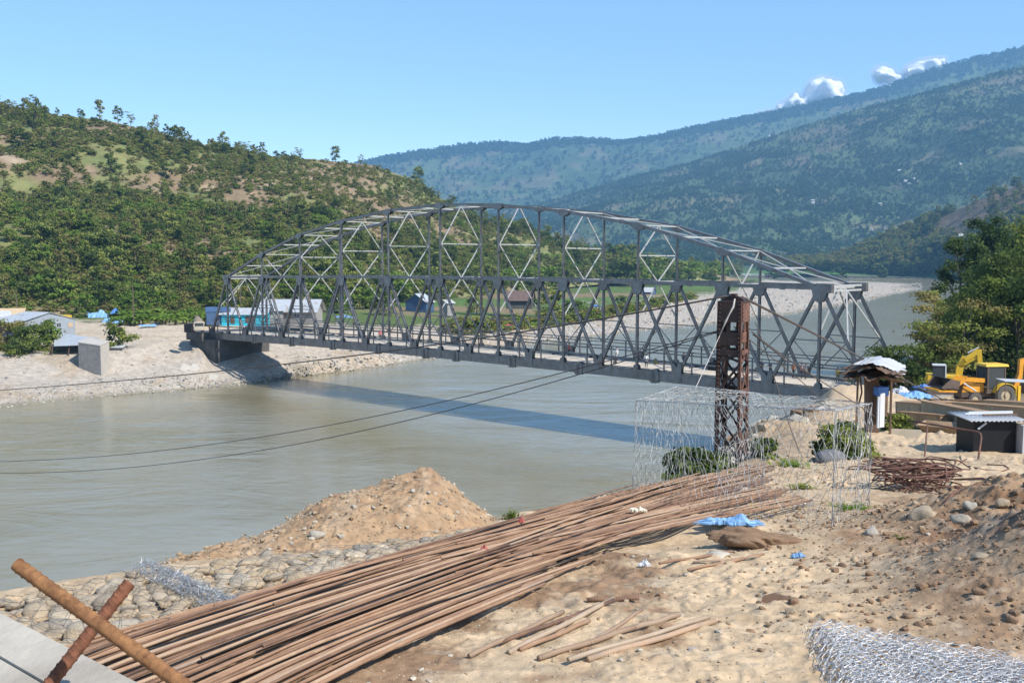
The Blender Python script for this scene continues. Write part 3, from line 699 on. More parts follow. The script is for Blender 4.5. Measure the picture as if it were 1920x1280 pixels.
for off, near in ((0.0, True), (BW, False)):
    nrm = NB
    # bottom chord: girder segments between splices
    spl = [0.18, 1.27, 1.27 + 0.5, 2.77, 3.77]
    xs_ = [-0.5]
    cuts = [-0.23, 0.77, 1.77, 2.77, 3.77, 4.72, 5.28, 6.23, 7.23, 8.23, 9.23, 10.23]
    ends = [-0.55] + cuts + [10.55]
    for a, b in zip(ends[:-1], ends[1:]):
        mb = MB(); p, q = bp(a, off, BT - 0.55), bp(b, off, BT - 0.55)
        mb.hbeam(p, q, nrm, 1.12, 0.5, 0.05)
        mb.beam(bp(a, off, BT - 0.02), bp(b, off, BT - 0.02), nrm, 0.56, 0.05)
        bpart(mb, 'bottom_chord')
    for c in cuts:
        for sgn in (-1, 1):
            mb = MB(); o = off + sgn * 0.28
            w, h = 0.72, 0.82
            poly = [bp(c, o, BT - 0.55) + UB * x + UP * y for x, y in ((-w, .45), (-.35, h), (.35, h), (w, .45), (w, -.45), (.35, -h), (-.35, -h), (-w, -.45))]
            mb.prism(poly, NB * (0.05 * sgn)); bpart(mb, 'splice_plate')
            for x in (-.12, .12):
                mb2 = MB(); mb2.beam(bp(c, o + sgn * .08, BT - 1.2) + UB * x, bp(c, o + sgn * .08, BT + .1) + UB * x, NB, 0.06, 0.05); bpart(mb2, 'splice_rib')
    # middle chord, arch chord
    for k in range(10):
        mb = MB(); mb.hbeam(bp(k + .02, off, 0.0), bp(k + .98, off, 0.0), nrm, 0.34, 0.40, 0.045)
        mb.beam(bp(k + .02, off, .19), bp(k + .98, off, .19), nrm, .46, .03); bpart(mb, 'middle_chord')
        mb = MB(); mb.box(bp(k + .63, off, 0), (0.34, 0.52, 0.52), TH); bpart(mb, 'chord_joint')
        e0 = 0.06 if k == 0 else 0; e1 = 0.94 if k == 9 else 1
        mb = MB(); mb.hbeam(bp(k + e0, off, arch(k + e0)), bp(k + e1, off, arch(k + e1)), nrm, 0.34, 0.42, 0.045)
        sl = (bp(k + 1, off, ARCH[k + 1]) - bp(k, off, ARCH[k])).normalized(); upn = NB.cross(sl); upn = upn if upn.z > 0 else -upn
        mb.beam(bp(k + e0, off, arch(k + e0)) + upn * .19, bp(k + e1, off, arch(k + e1)) + upn * .19, nrm, .52, .03)
        bpart(mb, 'arch_chord')
    mb = MB(); mb.hbeam(bp(10, off, 0.05), bp(10.08, off, 0.05), nrm, 0.9, 0.56, 0.05); bpart(mb, 'chord_end')
    mb = MB(); mb.box(bp(10.04, off, .02), (1.7, .62, .95), -(PI / 2 - TH)); bpart(mb, 'end_block')
    mb = MB(); mb.box(bp(-0.04, off, .0), (1.2, .62, .8), -(PI / 2 - TH)); bpart(mb, 'end_block')
    for k in range(11):
        # posts and diagonals
        mb = MB(); mb.hbeam(bp(k, off, BT), bp(k, off, -0.2), nrm, 0.27, 0.30, 0.04); bpart(mb, 'vertical_post')
        if 0 < k < 10:
            mb = MB(); mb.hbeam(bp(k, off, 0.2), bp(k, off, ARCH[k] - 0.2), nrm, 0.20, 0.26, 0.035); bpart(mb, 'upper_post')
            for sgn in (-1, 1):
                mb = MB(); c = bp(k, off + sgn * .25, ARCH[k])
                u0 = .95; lo = -.8
                s1 = (ARCH[k] - ARCH[k - 1]) / PL; s2 = (ARCH[k + 1] - ARCH[k]) / PL
                poly = [c + UB * x + UP * y for x, y in ((-u0, -u0 * s1 + .2), (0, .26), (u0, u0 * s2 + .2), (u0, u0 * s2 - .25), (.3, lo * .75), (-.3, lo * .75), (-u0, -u0 * s1 - .25))]
                mb.prism(poly, NB * (0.03 * sgn)); bpart(mb, 'gusset_plate')
        for sgn in (-1, 1):
            mb = MB(); c = bp(k, off + sgn * .24, 0)
            mb.prism([c + UB * x + UP * y for x, y in ((-.85, .17), (.85, .17), (.85, -.22), (.60, -1.15), (.25, -1.4), (-.25, -1.4), (-.60, -1.15), (-.85, -.22))], NB * (0.03 * sgn)); bpart(mb, 'gusset_plate')
            mb = MB(); c = bp(k, off + sgn * .255, BT)
            mb.prism([c + UB * x + UP * y for x, y in ((-.35, -.9), (.35, -.9), (.35, .35), (.22, .6), (-.22, .6), (-.35, .35))], NB * (0.03 * sgn)); bpart(mb, 'gusset_plate')
        for s in (-1, 1):
            p, q = bp(k + .03 * s, off, -0.35), bp(k + .5 * s - .03 * s, off, BT + .3)
            mb = MB(); mb.hbeam(p, q, nrm, 0.31, 0.32, 0.04); bpart(mb, 'diagonal')
            m = bp(k + .26 * s, off, -HB * .52)
            mb = MB(); mb.beam(m, bp(k, off, -HB * .52), nrm, .12, .12); mb.beam(m, bp(k + .015 * s, off, -HB * .80), nrm, .1, .1); bpart(mb, 'stiffener_brace')
    for k in range(12):
        kk = k - .5
        for sgn in (-1, 1):
            mb = MB(); c = bp(kk, off + sgn * .26, BT)
            mb.prism([c + UB * x + UP * y for x, y in ((-.75, -.95), (.75, -.95), (.62, .2), (.72, 1.15), (.3, 1.2), (0, .75), (-.3, 1.2), (-.72, 1.15), (-.62, .2))], NB * (0.03 * sgn)); bpart(mb, 'gusset_plate')
    # railing on this side, inside the truss
    ins = 0.55 if near else -0.55
    for k in range(-1, 11):
        for fr in (.33, .66):
            kk = k + fr
            if kk < -.45 or kk > 10.5: continue
            mb = MB(); mb.beam(bp(kk, off + ins * .2, BT - .05), bp(kk, off + ins * .2, BT + 2.55), nrm, .14, .14); bpart(mb, 'rail_post')
    for h, t in ((2.5, .13), (2.15, .11), (1.25, .17), (.12, .13)):
        for k in range(-1, 11):
            a, b = max(k, -.5), min(k + 1, 10.5)
            mb = MB(); mb.beam(bp(a, off + ins * .45, BT + h), bp(b, off + ins * .45, BT + h), nrm, .09, t); bpart(mb, 'rail')
# deck and cross frames
for k in range(-1, 11):
    a, b = max(k, -.55), min(k + 1, 10.55)
    mb = MB(); mb.beam(bp(a, BW / 2, BT - .11), bp(b, BW / 2, BT - .11), NB, BW - .7, .26); bpart(mb, 'deck_slab', 'deck')
    for s in (0.45, BW - .45):
        mb = MB(); mb.beam(bp(a, s + (.3 if s < 2 else -.3), BT + .03), bp(b, s + (.3 if s < 2 else -.3), BT + .03), NB, .3, .12); bpart(mb, 'kerb', 'deck')
for k in range(0, 12):
    mb = MB(); mb.hbeam(bp(k - .5, .25, BT - .8), bp(k - .5, BW - .25, BT - .8), UB, .7, .3, .04); bpart(mb, 'cross_beam')
    if k < 11: mb = MB(); mb.hbeam(bp(k, .25, BT - .8), bp(k, BW - .25, BT - .8), UB, .7, .3, .04); bpart(mb, 'cross_beam')
for k in range(11):
    A = ARCH[k]
    def strut(p, q, w=.15, mat='steel_pale', nm='cross_strut'):
        mb = MB(); mb.beam(p, q, UP, w, w); return bpart(mb, nm, mat)
    strut(bp(k, .2, .02), bp(k, BW - .2, .02), .2)
    c = bp(k, BW / 2, 0)
    lo = -HB * .42
    strut(c, bp(k, .2, lo), .13, nm='sway_brace'); strut(c, bp(k, BW - .2, lo), .13, nm='sway_brace')
    if A > 3.5:
        strut(bp(k, .2, A), bp(k, BW - .2, A), .13)
        if A > 5:
            strut(bp(k, .2, A * .47), bp(k, BW - .2, A * .47), .13)
            for s in (.2, BW - .2):
                strut(bp(k, s, A * .47), bp(k, BW / 2, A), .12, nm='sway_brace'); strut(bp(k, s, A * .47), c, .12, nm='sway_brace')
        else:
            for s in (.2, BW - .2): strut(bp(k, s, A), c, .12, nm='sway_brace')
for k in range(10):
    m = k + .5; am = arch(m)
    strut(bp(m, .15, am + .05), bp(m, BW - .15, am + .05), .17)
    cc = bp(m, BW / 2, am)
    for kk in (k, k + 1):
        for s in (.2, BW - .2):
            kkk = min(max(kk, .1), 9.9)
            strut(bp(kkk, s, arch(kkk)), cc, .12, nm='lateral_brace')
# portals: two pale plates at each end
for k in (0, 10):
    for h in (.25, -.25): 
        mb = MB(); mb.beam(bp(k + (.07 if k else -.07), .2, h), bp(k + (.07 if k else -.07), BW - .2, h), UP, .2, .12); bpart(mb, 'portal_plate', 'steel_pale')
    mb = MB(); mb.beam(bp(k + .07, BW * .45, -.3), bp(k + .07, BW * .45, -6.0), UP.cross(NB), .12, .12)
    s = .26 if k else -.26
    c = bp(k + s * .3, BW / 2, -.2)
    for o_ in (.2, BW - .2):
        strut(c, bp(k + s, o_, -HB * .52), .14, nm='portal_brace')
# abutments
lab = empty('abutment', bp(-.5, BW / 2, BT - 9), 0, 'dark concrete abutment under the far end of the bridge', 'abutment')
for side, kk, sg in (('l', -.28, -1), ('r', 10.3, 1)):
    base = bp(kk, BW / 2, BT - 1.2)
    if side == 'r':
        lab = empty('abutment', bp(10.3, BW / 2, BT - 9), 0, 'concrete abutment at the near end of the bridge behind the soil heap', 'abutment')
    inv = -lab.location
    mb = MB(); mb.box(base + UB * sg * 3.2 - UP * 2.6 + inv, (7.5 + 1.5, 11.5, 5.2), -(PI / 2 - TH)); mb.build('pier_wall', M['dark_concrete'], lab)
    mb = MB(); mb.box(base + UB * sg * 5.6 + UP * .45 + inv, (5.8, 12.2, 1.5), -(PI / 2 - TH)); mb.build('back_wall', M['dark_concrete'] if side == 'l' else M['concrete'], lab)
# ------------------------------------------------------------------ near bank: the work yard
GY = np.array([-8, 0, 2, 4.3, 5.5, 7.8, 10.5, 14, 20, 28, 40, 60, 79, 86, 96, 130.0])
GZ = np.array([-1.7, -1.72, -1.77, -1.83, -1.953, -2.222, -2.54, -3.0, -3.97, -4.95, -6.25, -8.9, -11.4, -12.2, -13.1, -14.0])
CY = np.array([-8, 0, 3, 5.6, 6.4, 8.8, 11, 14, 20, 26, 34, 60, 80, 92, 130.0])
CX = np.array([-9, -6.2, -4.3, -3.15, -2.62, -.2, 1.45, 2.9, 5.3, 6.9, 9.9, 19.5, 27.0, 31.5, 48.0])
def gsm(Y): return (np.interp(Y, GY, GZ) + np.interp(Y * .94, GY, GZ) + np.interp(Y * 1.06, GY, GZ)) / 3
def bumpf(X, Y, cx, cy, r, h, ry=None): return h * np.exp(-((X - cx) / r) ** 2 - ((Y - cy) / (ry or r)) ** 2)
def ground_z(X, Y, fine=True):
    X = np.asarray(X, float); Y = np.asarray(Y, float)
    z_ = gsm(Y)
    for cx, cy, r_, h, ry in ((3.15, 5.7, .75, .30, .8), (4.3, 7.5, 1.25, .55, 1.1), (2.25, 7.35, .55, .10, .35), (1.75, 8.0, .45, .12, .16), (2.7, 5.1, .3, .02, .3), (4.0, 5.6, .8, .50, 1.0), (25.5, 75, 4.5, 1.6, 5), (31, 88, 4, 1.3, 4), (7.2, 26, 2.0, .5, 3), (9.5, 20, 3, .2, 3), (1.1, 6.8, .5, .05, .3)):
        z_ = z_ + bumpf(X, Y, cx, cy, r_, h, ry)
    nb = sstep(60, 25, Y)
    sc = np.clip(Y / 8, .7, 6)
    z_ = z_ + .05 * sc * fbm(X / (1.1 * 1), Y / 1.1, 4, 201)
    e = X - np.interp(Y, CY, CX) + .35 * fbm(Y / 1.5, X / 1.5, 3, 77) * np.clip(Y / 12, .3, 2.5)
    d = -e * .86
    fall = np.where(d > 0, .78 * (d - .35 * (1 - np.exp(-d / .35))), 0)
    steep = sstep(.5, 3, d) * sstep(9, 16, Y)
    z_ = z_ - fall + steep * (.5 * fbm(X / 2.2, Y / 3.2, 4, 88) + .3 * fbm(X / .7, Y / .9, 3, 89)) * np.clip(Y / 25, .5, 1.5)
    if fine:
        rough = .16 + .75 * sstep(-.1, .3, fbm(X / 1.3, Y / 1.3, 3, 205)) + 1.0 * sstep(1.6, 3.2, X - .25 * (Y - 5)) * sstep(12, 8, Y)
        n = fbm(X / .28, Y / .28, 5, 202, .6); rd = 1 - np.abs(fbm(X / .16, Y / .16, 3, 203)) * 2
        z_ = z_ + rough * (.050 * n + .018 * rd) * np.clip(Y / 6, .8, 3)
        cl = vnoise(X / .055, Y / .055, 210); z_ = z_ + rough * .012 * sstep(.62, .9, cl) * sstep(14, 7, Y)
        # row of heel prints beside the bars
        for i, (cx, cy) in enumerate(((.42, 6.15), (.55, 6.2), (.70, 6.25), (.86, 6.3), (1.02, 6.32), (.12, 5.45), (.28, 5.5))):
            z_ = z_ - bumpf(X, Y, cx, cy, .035, .035, .06)
    return z_
def gpt(x, y, dz=0.0):
    """ground point seen at photo pixel (x, y) in the yard"""
    rr = ray(x, y); lo, hi = 1.5, 120.0
    ds = np.geomspace(lo, hi, 700) / rr[1]; P = rr[None] * ds[:, None]
    g = ground_z(P[:, 0], P[:, 1], False); k = np.argmax(P[:, 2] < g)
    p = P[k]; return np.array([p[0], p[1], g[k] + dz])
Yr = np.concatenate([np.linspace(-6, 3.4, 18), np.geomspace(3.6, 13, 470), np.geomspace(13.1, 97, 210)])
ur = np.concatenate([np.linspace(-3.0, -.72, 25), np.linspace(-.70, .82, 770), np.linspace(.85, 3.0, 25)])
YY = np.repeat(Yr[:, None], len(ur), 1); XX = ur[None] * np.maximum(YY, 3.4)
ZZ = np.maximum(ground_z(XX, YY), WZ - 2.5)
Pg = np.stack([XX, YY, ZZ], -1).reshape(-1, 3)
def yard_tint(P):
    X, Y, Z = P.T
    n1 = fbm(X / 1.6, Y / 1.6, 4, 301); n2 = fbm(X / .35, Y / .35, 4, 302); n3 = fbm(X / .12, Y / .12, 3, 303)
    e = X - np.interp(Y, CY, CX)
    red = sstep(1.3, 3.0, X - .22 * (Y - 5) + .9 * n1) * sstep(13, 8.5, Y)
    red = np.maximum(red, .75 * sstep(.10, .34, n1 + .5 * n2) * sstep(16, 9, Y))
    grey = np.exp(-((X - 3.05) / .5) ** 2 - ((Y - 6.2) / .45) ** 2)
    slope = sstep(1.6, -.3, e + .5 * n1) * sstep(12, 15, Y) * sstep(62, 50, Y)
    return colmix((0.475, 0.352, 0.222), (sstep(-.1, .35, n2) * .5, (0.40, 0.285, 0.172)), (red * (.62 + .38 * sstep(-.2, .3, n2)), (0.20, 0.112, 0.062)), (grey * .5, (0.21, 0.175, 0.145)),
                  (sstep(.25, .45, n3) * .35, (0.44, 0.36, 0.26)), (sstep(.3, .5, n1 - .3 * n2) * .5 * (1 - red), (0.42, 0.325, 0.215)), (slope * .8, (0.27, 0.19, 0.115)), (slope * sstep(.05, .3, n1), (0.20, 0.135, 0.08)),
                  (slope * sstep(.15, .4, fbm(X / 1.2, Y / 1.2, 3, 305)) * .7, (0.34, 0.30, 0.23)))
me = mesh_np('yard', Pg, grid_faces(len(Yr), len(ur)), True, [M['soil']], {'tint': yard_tint(Pg)})
tag(mobj('yard_ground', me), 'trampled sandy earth of the work yard sloping towards the bridge', kind='structure')

# ---- rocks
def rock_mesh(name, seed, sub=2, flat=.65, mat=None, ang=.22):
    bm = bmesh.new(); bmesh.ops.create_icosphere(bm, subdivisions=sub, radius=1.0)
    r = random.Random(seed); offs = [Vector((r.uniform(-1, 1), r.uniform(-1, 1), r.uniform(-1, 1))).normalized() for _ in range(9)]
    ds = [r.uniform(.5, .9) for _ in offs]
    for v in bm.verts:
        p = v.co.copy()
        for o, d in zip(offs, ds):     # worn cleavage planes
            t = p.dot(o)
            if t > d: p -= o * (t - d) * .85
        n = math.sin(p.x * 3.1 + seed) * math.sin(p.y * 3.7 + seed * 2) * math.sin(p.z * 2.9 + seed * 3)
        p *= 1 + ang * n * .4
        v.co = Vector((p.x * (1 + .25 * math.sin(seed)), p.y, p.z * flat))
    me = bpy.data.meshes.new(name); bm.to_mesh(me); bm.free(); me.materials.append(mat or M['stone'])
    me.polygons.foreach_set('use_smooth', [sub >= 2] * len(me.polygons)); return me
def stonemat(name, stops, rough=.85, scale=3):
    m, nt, b = newmat(name); oi = nt.nodes.new('ShaderNodeObjectInfo'); c = coord(nt, 'Object')
    base = ramp(nt, oi.outputs['Random'], stops)
    n = noise(nt, c, scale, 6, .65); col = mixc(nt, 1.0, base, ramp(nt, n, [(.3, .72), (.7, 1.18)]), 'MULTIPLY')
    nt.links.new(col, b.inputs['Base Color']); b.inputs['Roughness'].default_value = rough; b.inputs['Specular IOR Level'].default_value = .3
    bump(nt, b, noise(nt, c, scale * 4, 6, .7), .5, .06); return m
M['stone'] = stonemat('dusty_river_stone', [(0, (.38, .29, .185)), (.35, (.46, .36, .24)), (.6, (.35, .28, .20)), (.8, (.52, .43, .31)), (1, (.31, .27, .22))])
M['pale_stone'] = stonemat('pale_river_stone', [(0, (.42, .37, .30)), (.5, (.52, .46, .37)), (1, (.36, .32, .27))])
M['red_clod'] = simple('reddish_earth_clod', (0.255, 0.158, 0.092), .95, 0, .4, 4, .4)
ROCKS = [rock_mesh('stone', 11 + i, 2, .6, None, .35) for i in range(10)]
def scatter_np(name, P, S, seed, mats, midx, label, sub=1, flat=.7, parent=None):
    """many small stones joined into one mesh"""
    r = np.random.default_rng(seed)
    tmpl = []
    for i in range(6):
        me_ = rock_mesh('t', 500 + i + seed, sub, flat, mats[0]); n = len(me_.vertices); v = np.empty(n * 3, np.float32); me_.vertices.foreach_get('co', v)
        f = np.empty(len(me_.polygons) * 3, np.int32); me_.polygons.foreach_get('vertices', f); tmpl.append((v.reshape(-1, 3), f.reshape(-1, 3))); bpy.data.meshes.remove(me_)
    pick = r.integers(0, 6, len(P)); vs = []; fs = []; ms = []; b = 0
    ang = r.uniform(0, 6.28, len(P)); til = r.uniform(-.5, .5, len(P))
    for k, (v, f) in enumerate(tmpl):
        I = np.where(pick == k)[0]
        if not len(I): continue
        c, s = np.cos(ang[I])[:, None], np.sin(ang[I])[:, None]; ct, st = np.cos(til[I])[:, None], np.sin(til[I])[:, None]
        x, y, zc = v[:, 0][None], v[:, 1][None], v[:, 2][None]
        y2 = y * ct - zc * st; z2 = y * st + zc * ct
        q = np.stack([x * c - y2 * s, x * s + y2 * c, z2], -1) * S[I][:, None, None] + P[I][:, None, :]
        vs.append(q.reshape(-1, 3)); nv = len(v)
        fs.append((f[None] + (np.arange(len(I)) * nv)[:, None, None] + b).reshape(-1, 3)); ms.append(np.repeat(midx[I], len(f))); b += nv * len(I)
    me_ = mesh_np(name, np.concatenate(vs), np.concatenate(fs), False, mats, None, np.concatenate(ms))
    return tag(mobj(name, me_, parent), label, kind='stuff')
r = np.random.default_rng(31)
# loose pebbles and clods on the yard
def yard_pts(n, y0, y1, seed, xr=(-.55, .62)):
    q = np.random.default_rng(seed); Y = np.exp(q.uniform(math.log(y0), math.log(y1), n)); X = q.uniform(xr[0], xr[1], n) * Y
    e = X - np.interp(Y, CY, CX); k = e > -.1; return X[k], Y[k]
X, Y = yard_pts(10500, 3.9, 24, 41); n1 = fbm(X / .9, Y / .9, 3, 44); w = (n1 > -.12) | (np.random.default_rng(1).uniform(size=len(X)) < .25); X, Y = X[w], Y[w]
S = np.random.default_rng(2).pareto(2.4, len(X)) * .005 + .005; S = np.clip(S, .004, .024) * np.clip(Y / 7, .8, 1.8)
redp = (X - .22 * (Y - 5) > 1.5) & (np.random.default_rng(3).uniform(size=len(X)) < .75)
Z = ground_z(X, Y); P = np.stack([X, Y, Z + S * .15], 1)
M['clod_tan'] = simple('sandy_clod', (0.385, 0.285, 0.18), .95, 0, .35, 5, .3, 'World')
M['peb_pale'] = simple('pale_pebble', (0.47, 0.41, 0.32), .8, 0, .4, 9, 0, 'World')
mi = np.where(redp, 1, np.where(np.random.default_rng(4).uniform(size=len(X)) < .3, 2, 0))
scatter_np('pebbles', P, S, 5, [M['clod_tan'], M['red_clod'], M['peb_pale']], mi, 'pebbles and clods strewn over the yard')
# coarse reddish clods on the churned earth at the right
q = np.random.default_rng(51); n = 2600; Y = q.uniform(4.6, 9.5, n); X = 1.9 + (Y - 5) * .32 + q.normal(size=n) * .7 + .5; k = (X < .62 * Y)
X, Y = X[k], Y[k]; S = np.clip(q.pareto(2.4, len(X)) * .007 + .006, .006, .034); P = np.stack([X, Y, ground_z(X, Y) + S * .2], 1)
scatter_np('earth_clods', P, S, 6, [M['red_clod'], M['clod_tan']], (q.uniform(size=len(X)) < .2).astype(int), 'reddish clods of dug earth at the right of the yard', 2, .8)
# stones on the slope of the bank
q = np.random.default_rng(52); n = 1800; Y = q.uniform(12, 70, n); X = np.interp(Y, CY, CX) - q.uniform(0, 1, n) ** 1.3 * 7 * np.clip(Y / 20, .6, 1.6); S = np.clip(q.pareto(2, n) * .05 + .04, .04, .4) * np.clip(Y / 25, .6, 1.4)
P = np.stack([X, Y, ground_z(X, Y)], 1); scatter_np('slope_stones', P, S, 7, [M['clod_tan'], M['peb_pale'], M['red_clod']], q.integers(0, 3, n), 'stones and rubble on the steep slope of the near bank', 1, .8)

# named boulders
def boulder(x, y, wpx, label, mat, i, flat=.7, rz=0.0, cat='boulder', lift=.25):
    p = gpt(x, y); s = wpx * p[1] / FPX / 2
    me_ = rock_mesh('boulder', 800 + i, 3, flat, M[mat], .5); o = bpy.data.objects.new('boulder', me_); o.location = (p[0], p[1], p[2] + s * flat * lift); o.scale = (s, s * .8, s); o.rotation_euler = (0, 0, rz); link(o)
    return tag(o, label, cat)
boulder(1732, 972, 58, 'big brown boulder in front of the rusty stirrup pile', 'stone', 1, .75, .3)
boulder(1820, 957, 38, 'smooth pale egg-shaped stone right of the brown boulder', 'pale_stone', 2, .7, .2, 'stone', .6)
boulder(1800, 982, 56, 'half-buried tan rock just below the pale egg-shaped stone', 'stone', 3, .55, .8, 'rock', .1)
boulder(1636, 1005, 32, 'angular cream block right beside the foot of the wire cage', 'pale_stone', 4, .9, .5, 'rock')
boulder(1880, 950, 30, 'brown rock at the right edge of the photo, above the dug earth', 'stone', 5, .8, .1, 'rock')
boulder(1385, 935, 46, 'pale flat rock lying on the bars inside the wire cage', 'pale_stone', 6, .5, .4, 'rock', .9)
boulder(1660, 905, 50, 'tilted cream slab of rock left of the stirrup pile', 'pale_stone', 7, .35, 1.0, 'rock', .5)
boulder(1555, 868, 70, 'dark grey rock behind the wire cage', 'dark_rock' if 'dark_rock' in M else 'stone', 8, .5, .1, 'rock', .6)
boulder(1300, 1222, 34, 'flat stone sunk in the sand right of the cut bars', 'pale_stone', 9, .25, .1, 'stone', .4)
boulder(1342, 1045, 62, 'crumbly grey lump below the blue plastic', 'pale_stone', 10, .35, .2, 'rock', .4)
boulder(1835, 1048, 40, 'cream stone half sunk in the red earth', 'stone', 11, .4, .2, 'stone', .3)
# hardened earth lump under the blue plastic
pl = gpt(1410, 1022)
me_ = rock_mesh('earth_lump', 860, 5, .42, M['red_clod'], .9)
n_ = len(me_.vertices); co = np.empty(n_ * 3, np.float32); me_.vertices.foreach_get('co', co); co = co.reshape(-1, 3); co *= (1 + .28 * fbm(co[:, 0] * 3.2 + co[:, 2] * 2, co[:, 1] * 3 + co[:, 2] * 3, 5, 8, .6))[:, None]; me_.vertices.foreach_set('co', np.ascontiguousarray(co, np.float32).ravel())
o = bpy.data.objects.new('earth_lump', me_); o.location = V(pl + np.array([0, 0, .03])); o.scale = (.36, .13, .20); o.rotation_euler = (0, .05, -.18); link(o); tag(o, 'long brown lump of hardened earth below the blue plastic', 'earth lump')

# ---- soil heap at the water's edge
m_ridge = [(262, 1082, 7.2), (330, 1052, 7.6), (400, 1024, 7.9), (480, 1003, 8.1), (560, 962, 8.5), (600, 938, 8.7), (640, 924, 8.8), (700, 908, 9.0), (755, 888, 9.2), (790, 879, 9.3), (812, 881, 9.3), (838, 895, 9.3), (870, 925, 9.3), (905, 955, 9.3), (948, 988, 9.3)]
m_front = [(262, 1092, 6.55), (450, 1084, 6.6), (600, 1072, 6.9), (720, 1050, 7.3), (850, 1016, 7.9), (948, 990, 8.7)]
pxq = np.linspace(262, 948, 330)
rf = resample([dd(*a) for a in m_front], pxq); rr_ = smooth_cols(resample([dd(*a) for a in m_ridge], pxq), 9)
rb = rr_ + np.array([-.35, 1.6, 0]); rb[:, 2] = rr_[:, 2] - 1.9
rows = []
for j in range(110): t = j / 110; rows.append(rf * (1 - t) + rr_ * t + np.array([0, 0, 1]) * (.06 * math.sin(PI * t) - .12 * (1 - t) ** 6))
for j in range(14): t = j / 13; rows.append(rr_ * (1 - t) + rb * t + np.array([0, 0, .12 * math.sin(PI * t)]))
Gq = np.array(rows); X, Y = Gq[..., 0], Gq[..., 1]
Gq[..., 2] += .045 * fbm(X / .5, Y / .5, 4, 401) + .030 * fbm(X / .13, Y / .13, 4, 402) + .018 * sstep(.6, .9, vnoise(X / .06, Y / .06, 404)) + .03 * fbm((X * .9 + Y * .2) / .08, Y / .9, 3, 405) * sstep(.55, .9, X - (-.9))
Pq = Gq.reshape(-1, 3); n1 = fbm(Pq[:, 0] / .4, Pq[:, 1] / .4, 4, 403); n2 = fbm(Pq[:, 0] / .1, Pq[:, 2] / .1, 3, 406)
tq = colmix((0.34, 0.225, 0.13), (sstep(-.1, .4, n1) * .7, (0.285, 0.18, 0.103)), (sstep(.2, .45, n2) * .4, (0.40, 0.30, 0.20)), (sstep(.3, 1.2, Pq[:, 0] + .9) * .4, (0.40, 0.285, 0.175)))
me = mesh_np('soil_heap', Pq, grid_faces(*Gq.shape[:2]), True, [M['soil']], {'tint': tq})
heap = tag(mobj('soil_heap', me), 'pointed heap of sandy brown soil between the bars and the river', 'soil heap')
q = np.random.default_rng(61); n = 2600; fr = q.uniform(0, 1.0, n) ** .8; ci = q.integers(0, len(pxq), n); ri = (fr * 112).astype(int); Pm = Gq[ri, ci] + q.normal(size=(n, 3)) * .01
S = np.clip(q.pareto(2.5, n) * .006 + .005, .005, .03)
scatter_np('heap_stones', Pm, S, 8, [M['clod_tan'], M['peb_pale'], M['red_clod']], q.choice(3, n, p=[.6, .3, .1]), None, 1, .8, heap)
for i, (x, y, w, lb) in enumerate(((596, 1016, 36, 'large cream stone'), (586, 970, 12, None), (573, 1000, 11, None), (505, 1040, 14, None), (775, 928, 16, 'cream pebble near the top'), (805, 929, 12, None), (805, 948, 12, None), (700, 960, 14, None), (620, 935, 12, None))):
    c = int(np.argmin(abs(pxq - x))); col_ = Gq[:112, c]; yy = 493 - FPX * col_[:, 2] / col_[:, 1]; k = int(np.argmin(abs(yy - y))); p = col_[k]
    s = w * p[1] / FPX / 2; o = bpy.data.objects.new('stone', rock_mesh('stone', 880 + i, 2, .6, M['pale_stone'])); o.location = V(p + np.array([0, -.01, s * .3])); o.scale = (s, s * .7, s); o.rotation_euler = (.5, .1, .3 * i); link(o, heap)
    if lb: o['label'] = lb

# ---- gabion mattresses: stones under wire net, at the water's edge
M['wire'] = simple('galvanised_wire', (0.45, 0.46, 0.46), .45, .35, .25, 30)
M['wire_bright'] = simple('bright_galvanised_wire', (0.50, 0.485, 0.45), .65, 0, .55, 6)
M['wire_rust'] = simple('dull_wire', (0.22, 0.19, 0.16), .6, .2, .35, 30)
def hexnet(w, h, cw, ch, seed=0, jit=.08, drop=0.0):
    """flat list of 2D segments of a hexagonal net"""
    r_ = np.random.default_rng(seed); segs = []; nx = int(w / cw) + 1; ny = int(h / ch) + 1; off = {}
    def pt(i, j, k):   # k 0 bottom 1 top of the twisted pair
        x = (i + (.5 if j % 2 else 0)) * cw; y = j * ch + (-.26 if k == 0 else .26) * ch
        key = (i, j, k)
        if key not in off: off[key] = r_.normal(size=2) * jit * cw
        return (min(max(x + off[key][0], 0), w), min(max(y + off[key][1], 0), h))
    for j in range(ny + 1):
        for i in range(nx + 1):
            if r_.uniform() < drop: continue
            segs.append((pt(i, j, 0), pt(i, j, 1)))
            if j < ny:
                a = pt(i, j, 1); i2 = i if j % 2 == 0 else i + 1
                segs.append((a, pt(i2, j + 1, 0)));
                if i2 - 1 >= 0: segs.append((a, pt(i2 - 1, j + 1, 0)))
    s = np.array(segs); return s[np.linalg.norm(s[:, 0] - s[:, 1], axis=1) > 1e-4]
def wire_obj(name, segs3, rad, mat, parent=None):
    A, B = segs3[:, 0], segs3[:, 1]; d = B - A; L = np.linalg.norm(d, axis=1)[:, None]; k = L[:, 0] > 1e-5; A, B, d, L = A[k], B[k], d[k], L[k]; d = d / L
    ref = np.random.default_rng(3).normal(size=d.shape); s = np.cross(d, ref); s /= np.linalg.norm(s, axis=1)[:, None]; u = np.cross(d, s)
    vs = []
    for E_ in (A, B):
        for a in range(3): th = 2 * PI * a / 3; vs.append(E_ + (s * math.cos(th) + u * math.sin(th)) * rad)
    v = np.stack(vs, 1).reshape(-1, 3); b = (np.arange(len(A)) * 6)[:, None, None]
    f = (np.array([[0, 1, 4, 3], [1, 2, 5, 4], [2, 0, 3, 5]])[None] + b).reshape(-1, 4)
    return mobj(name, mesh_np(name, v, f, False, [mat]), parent)
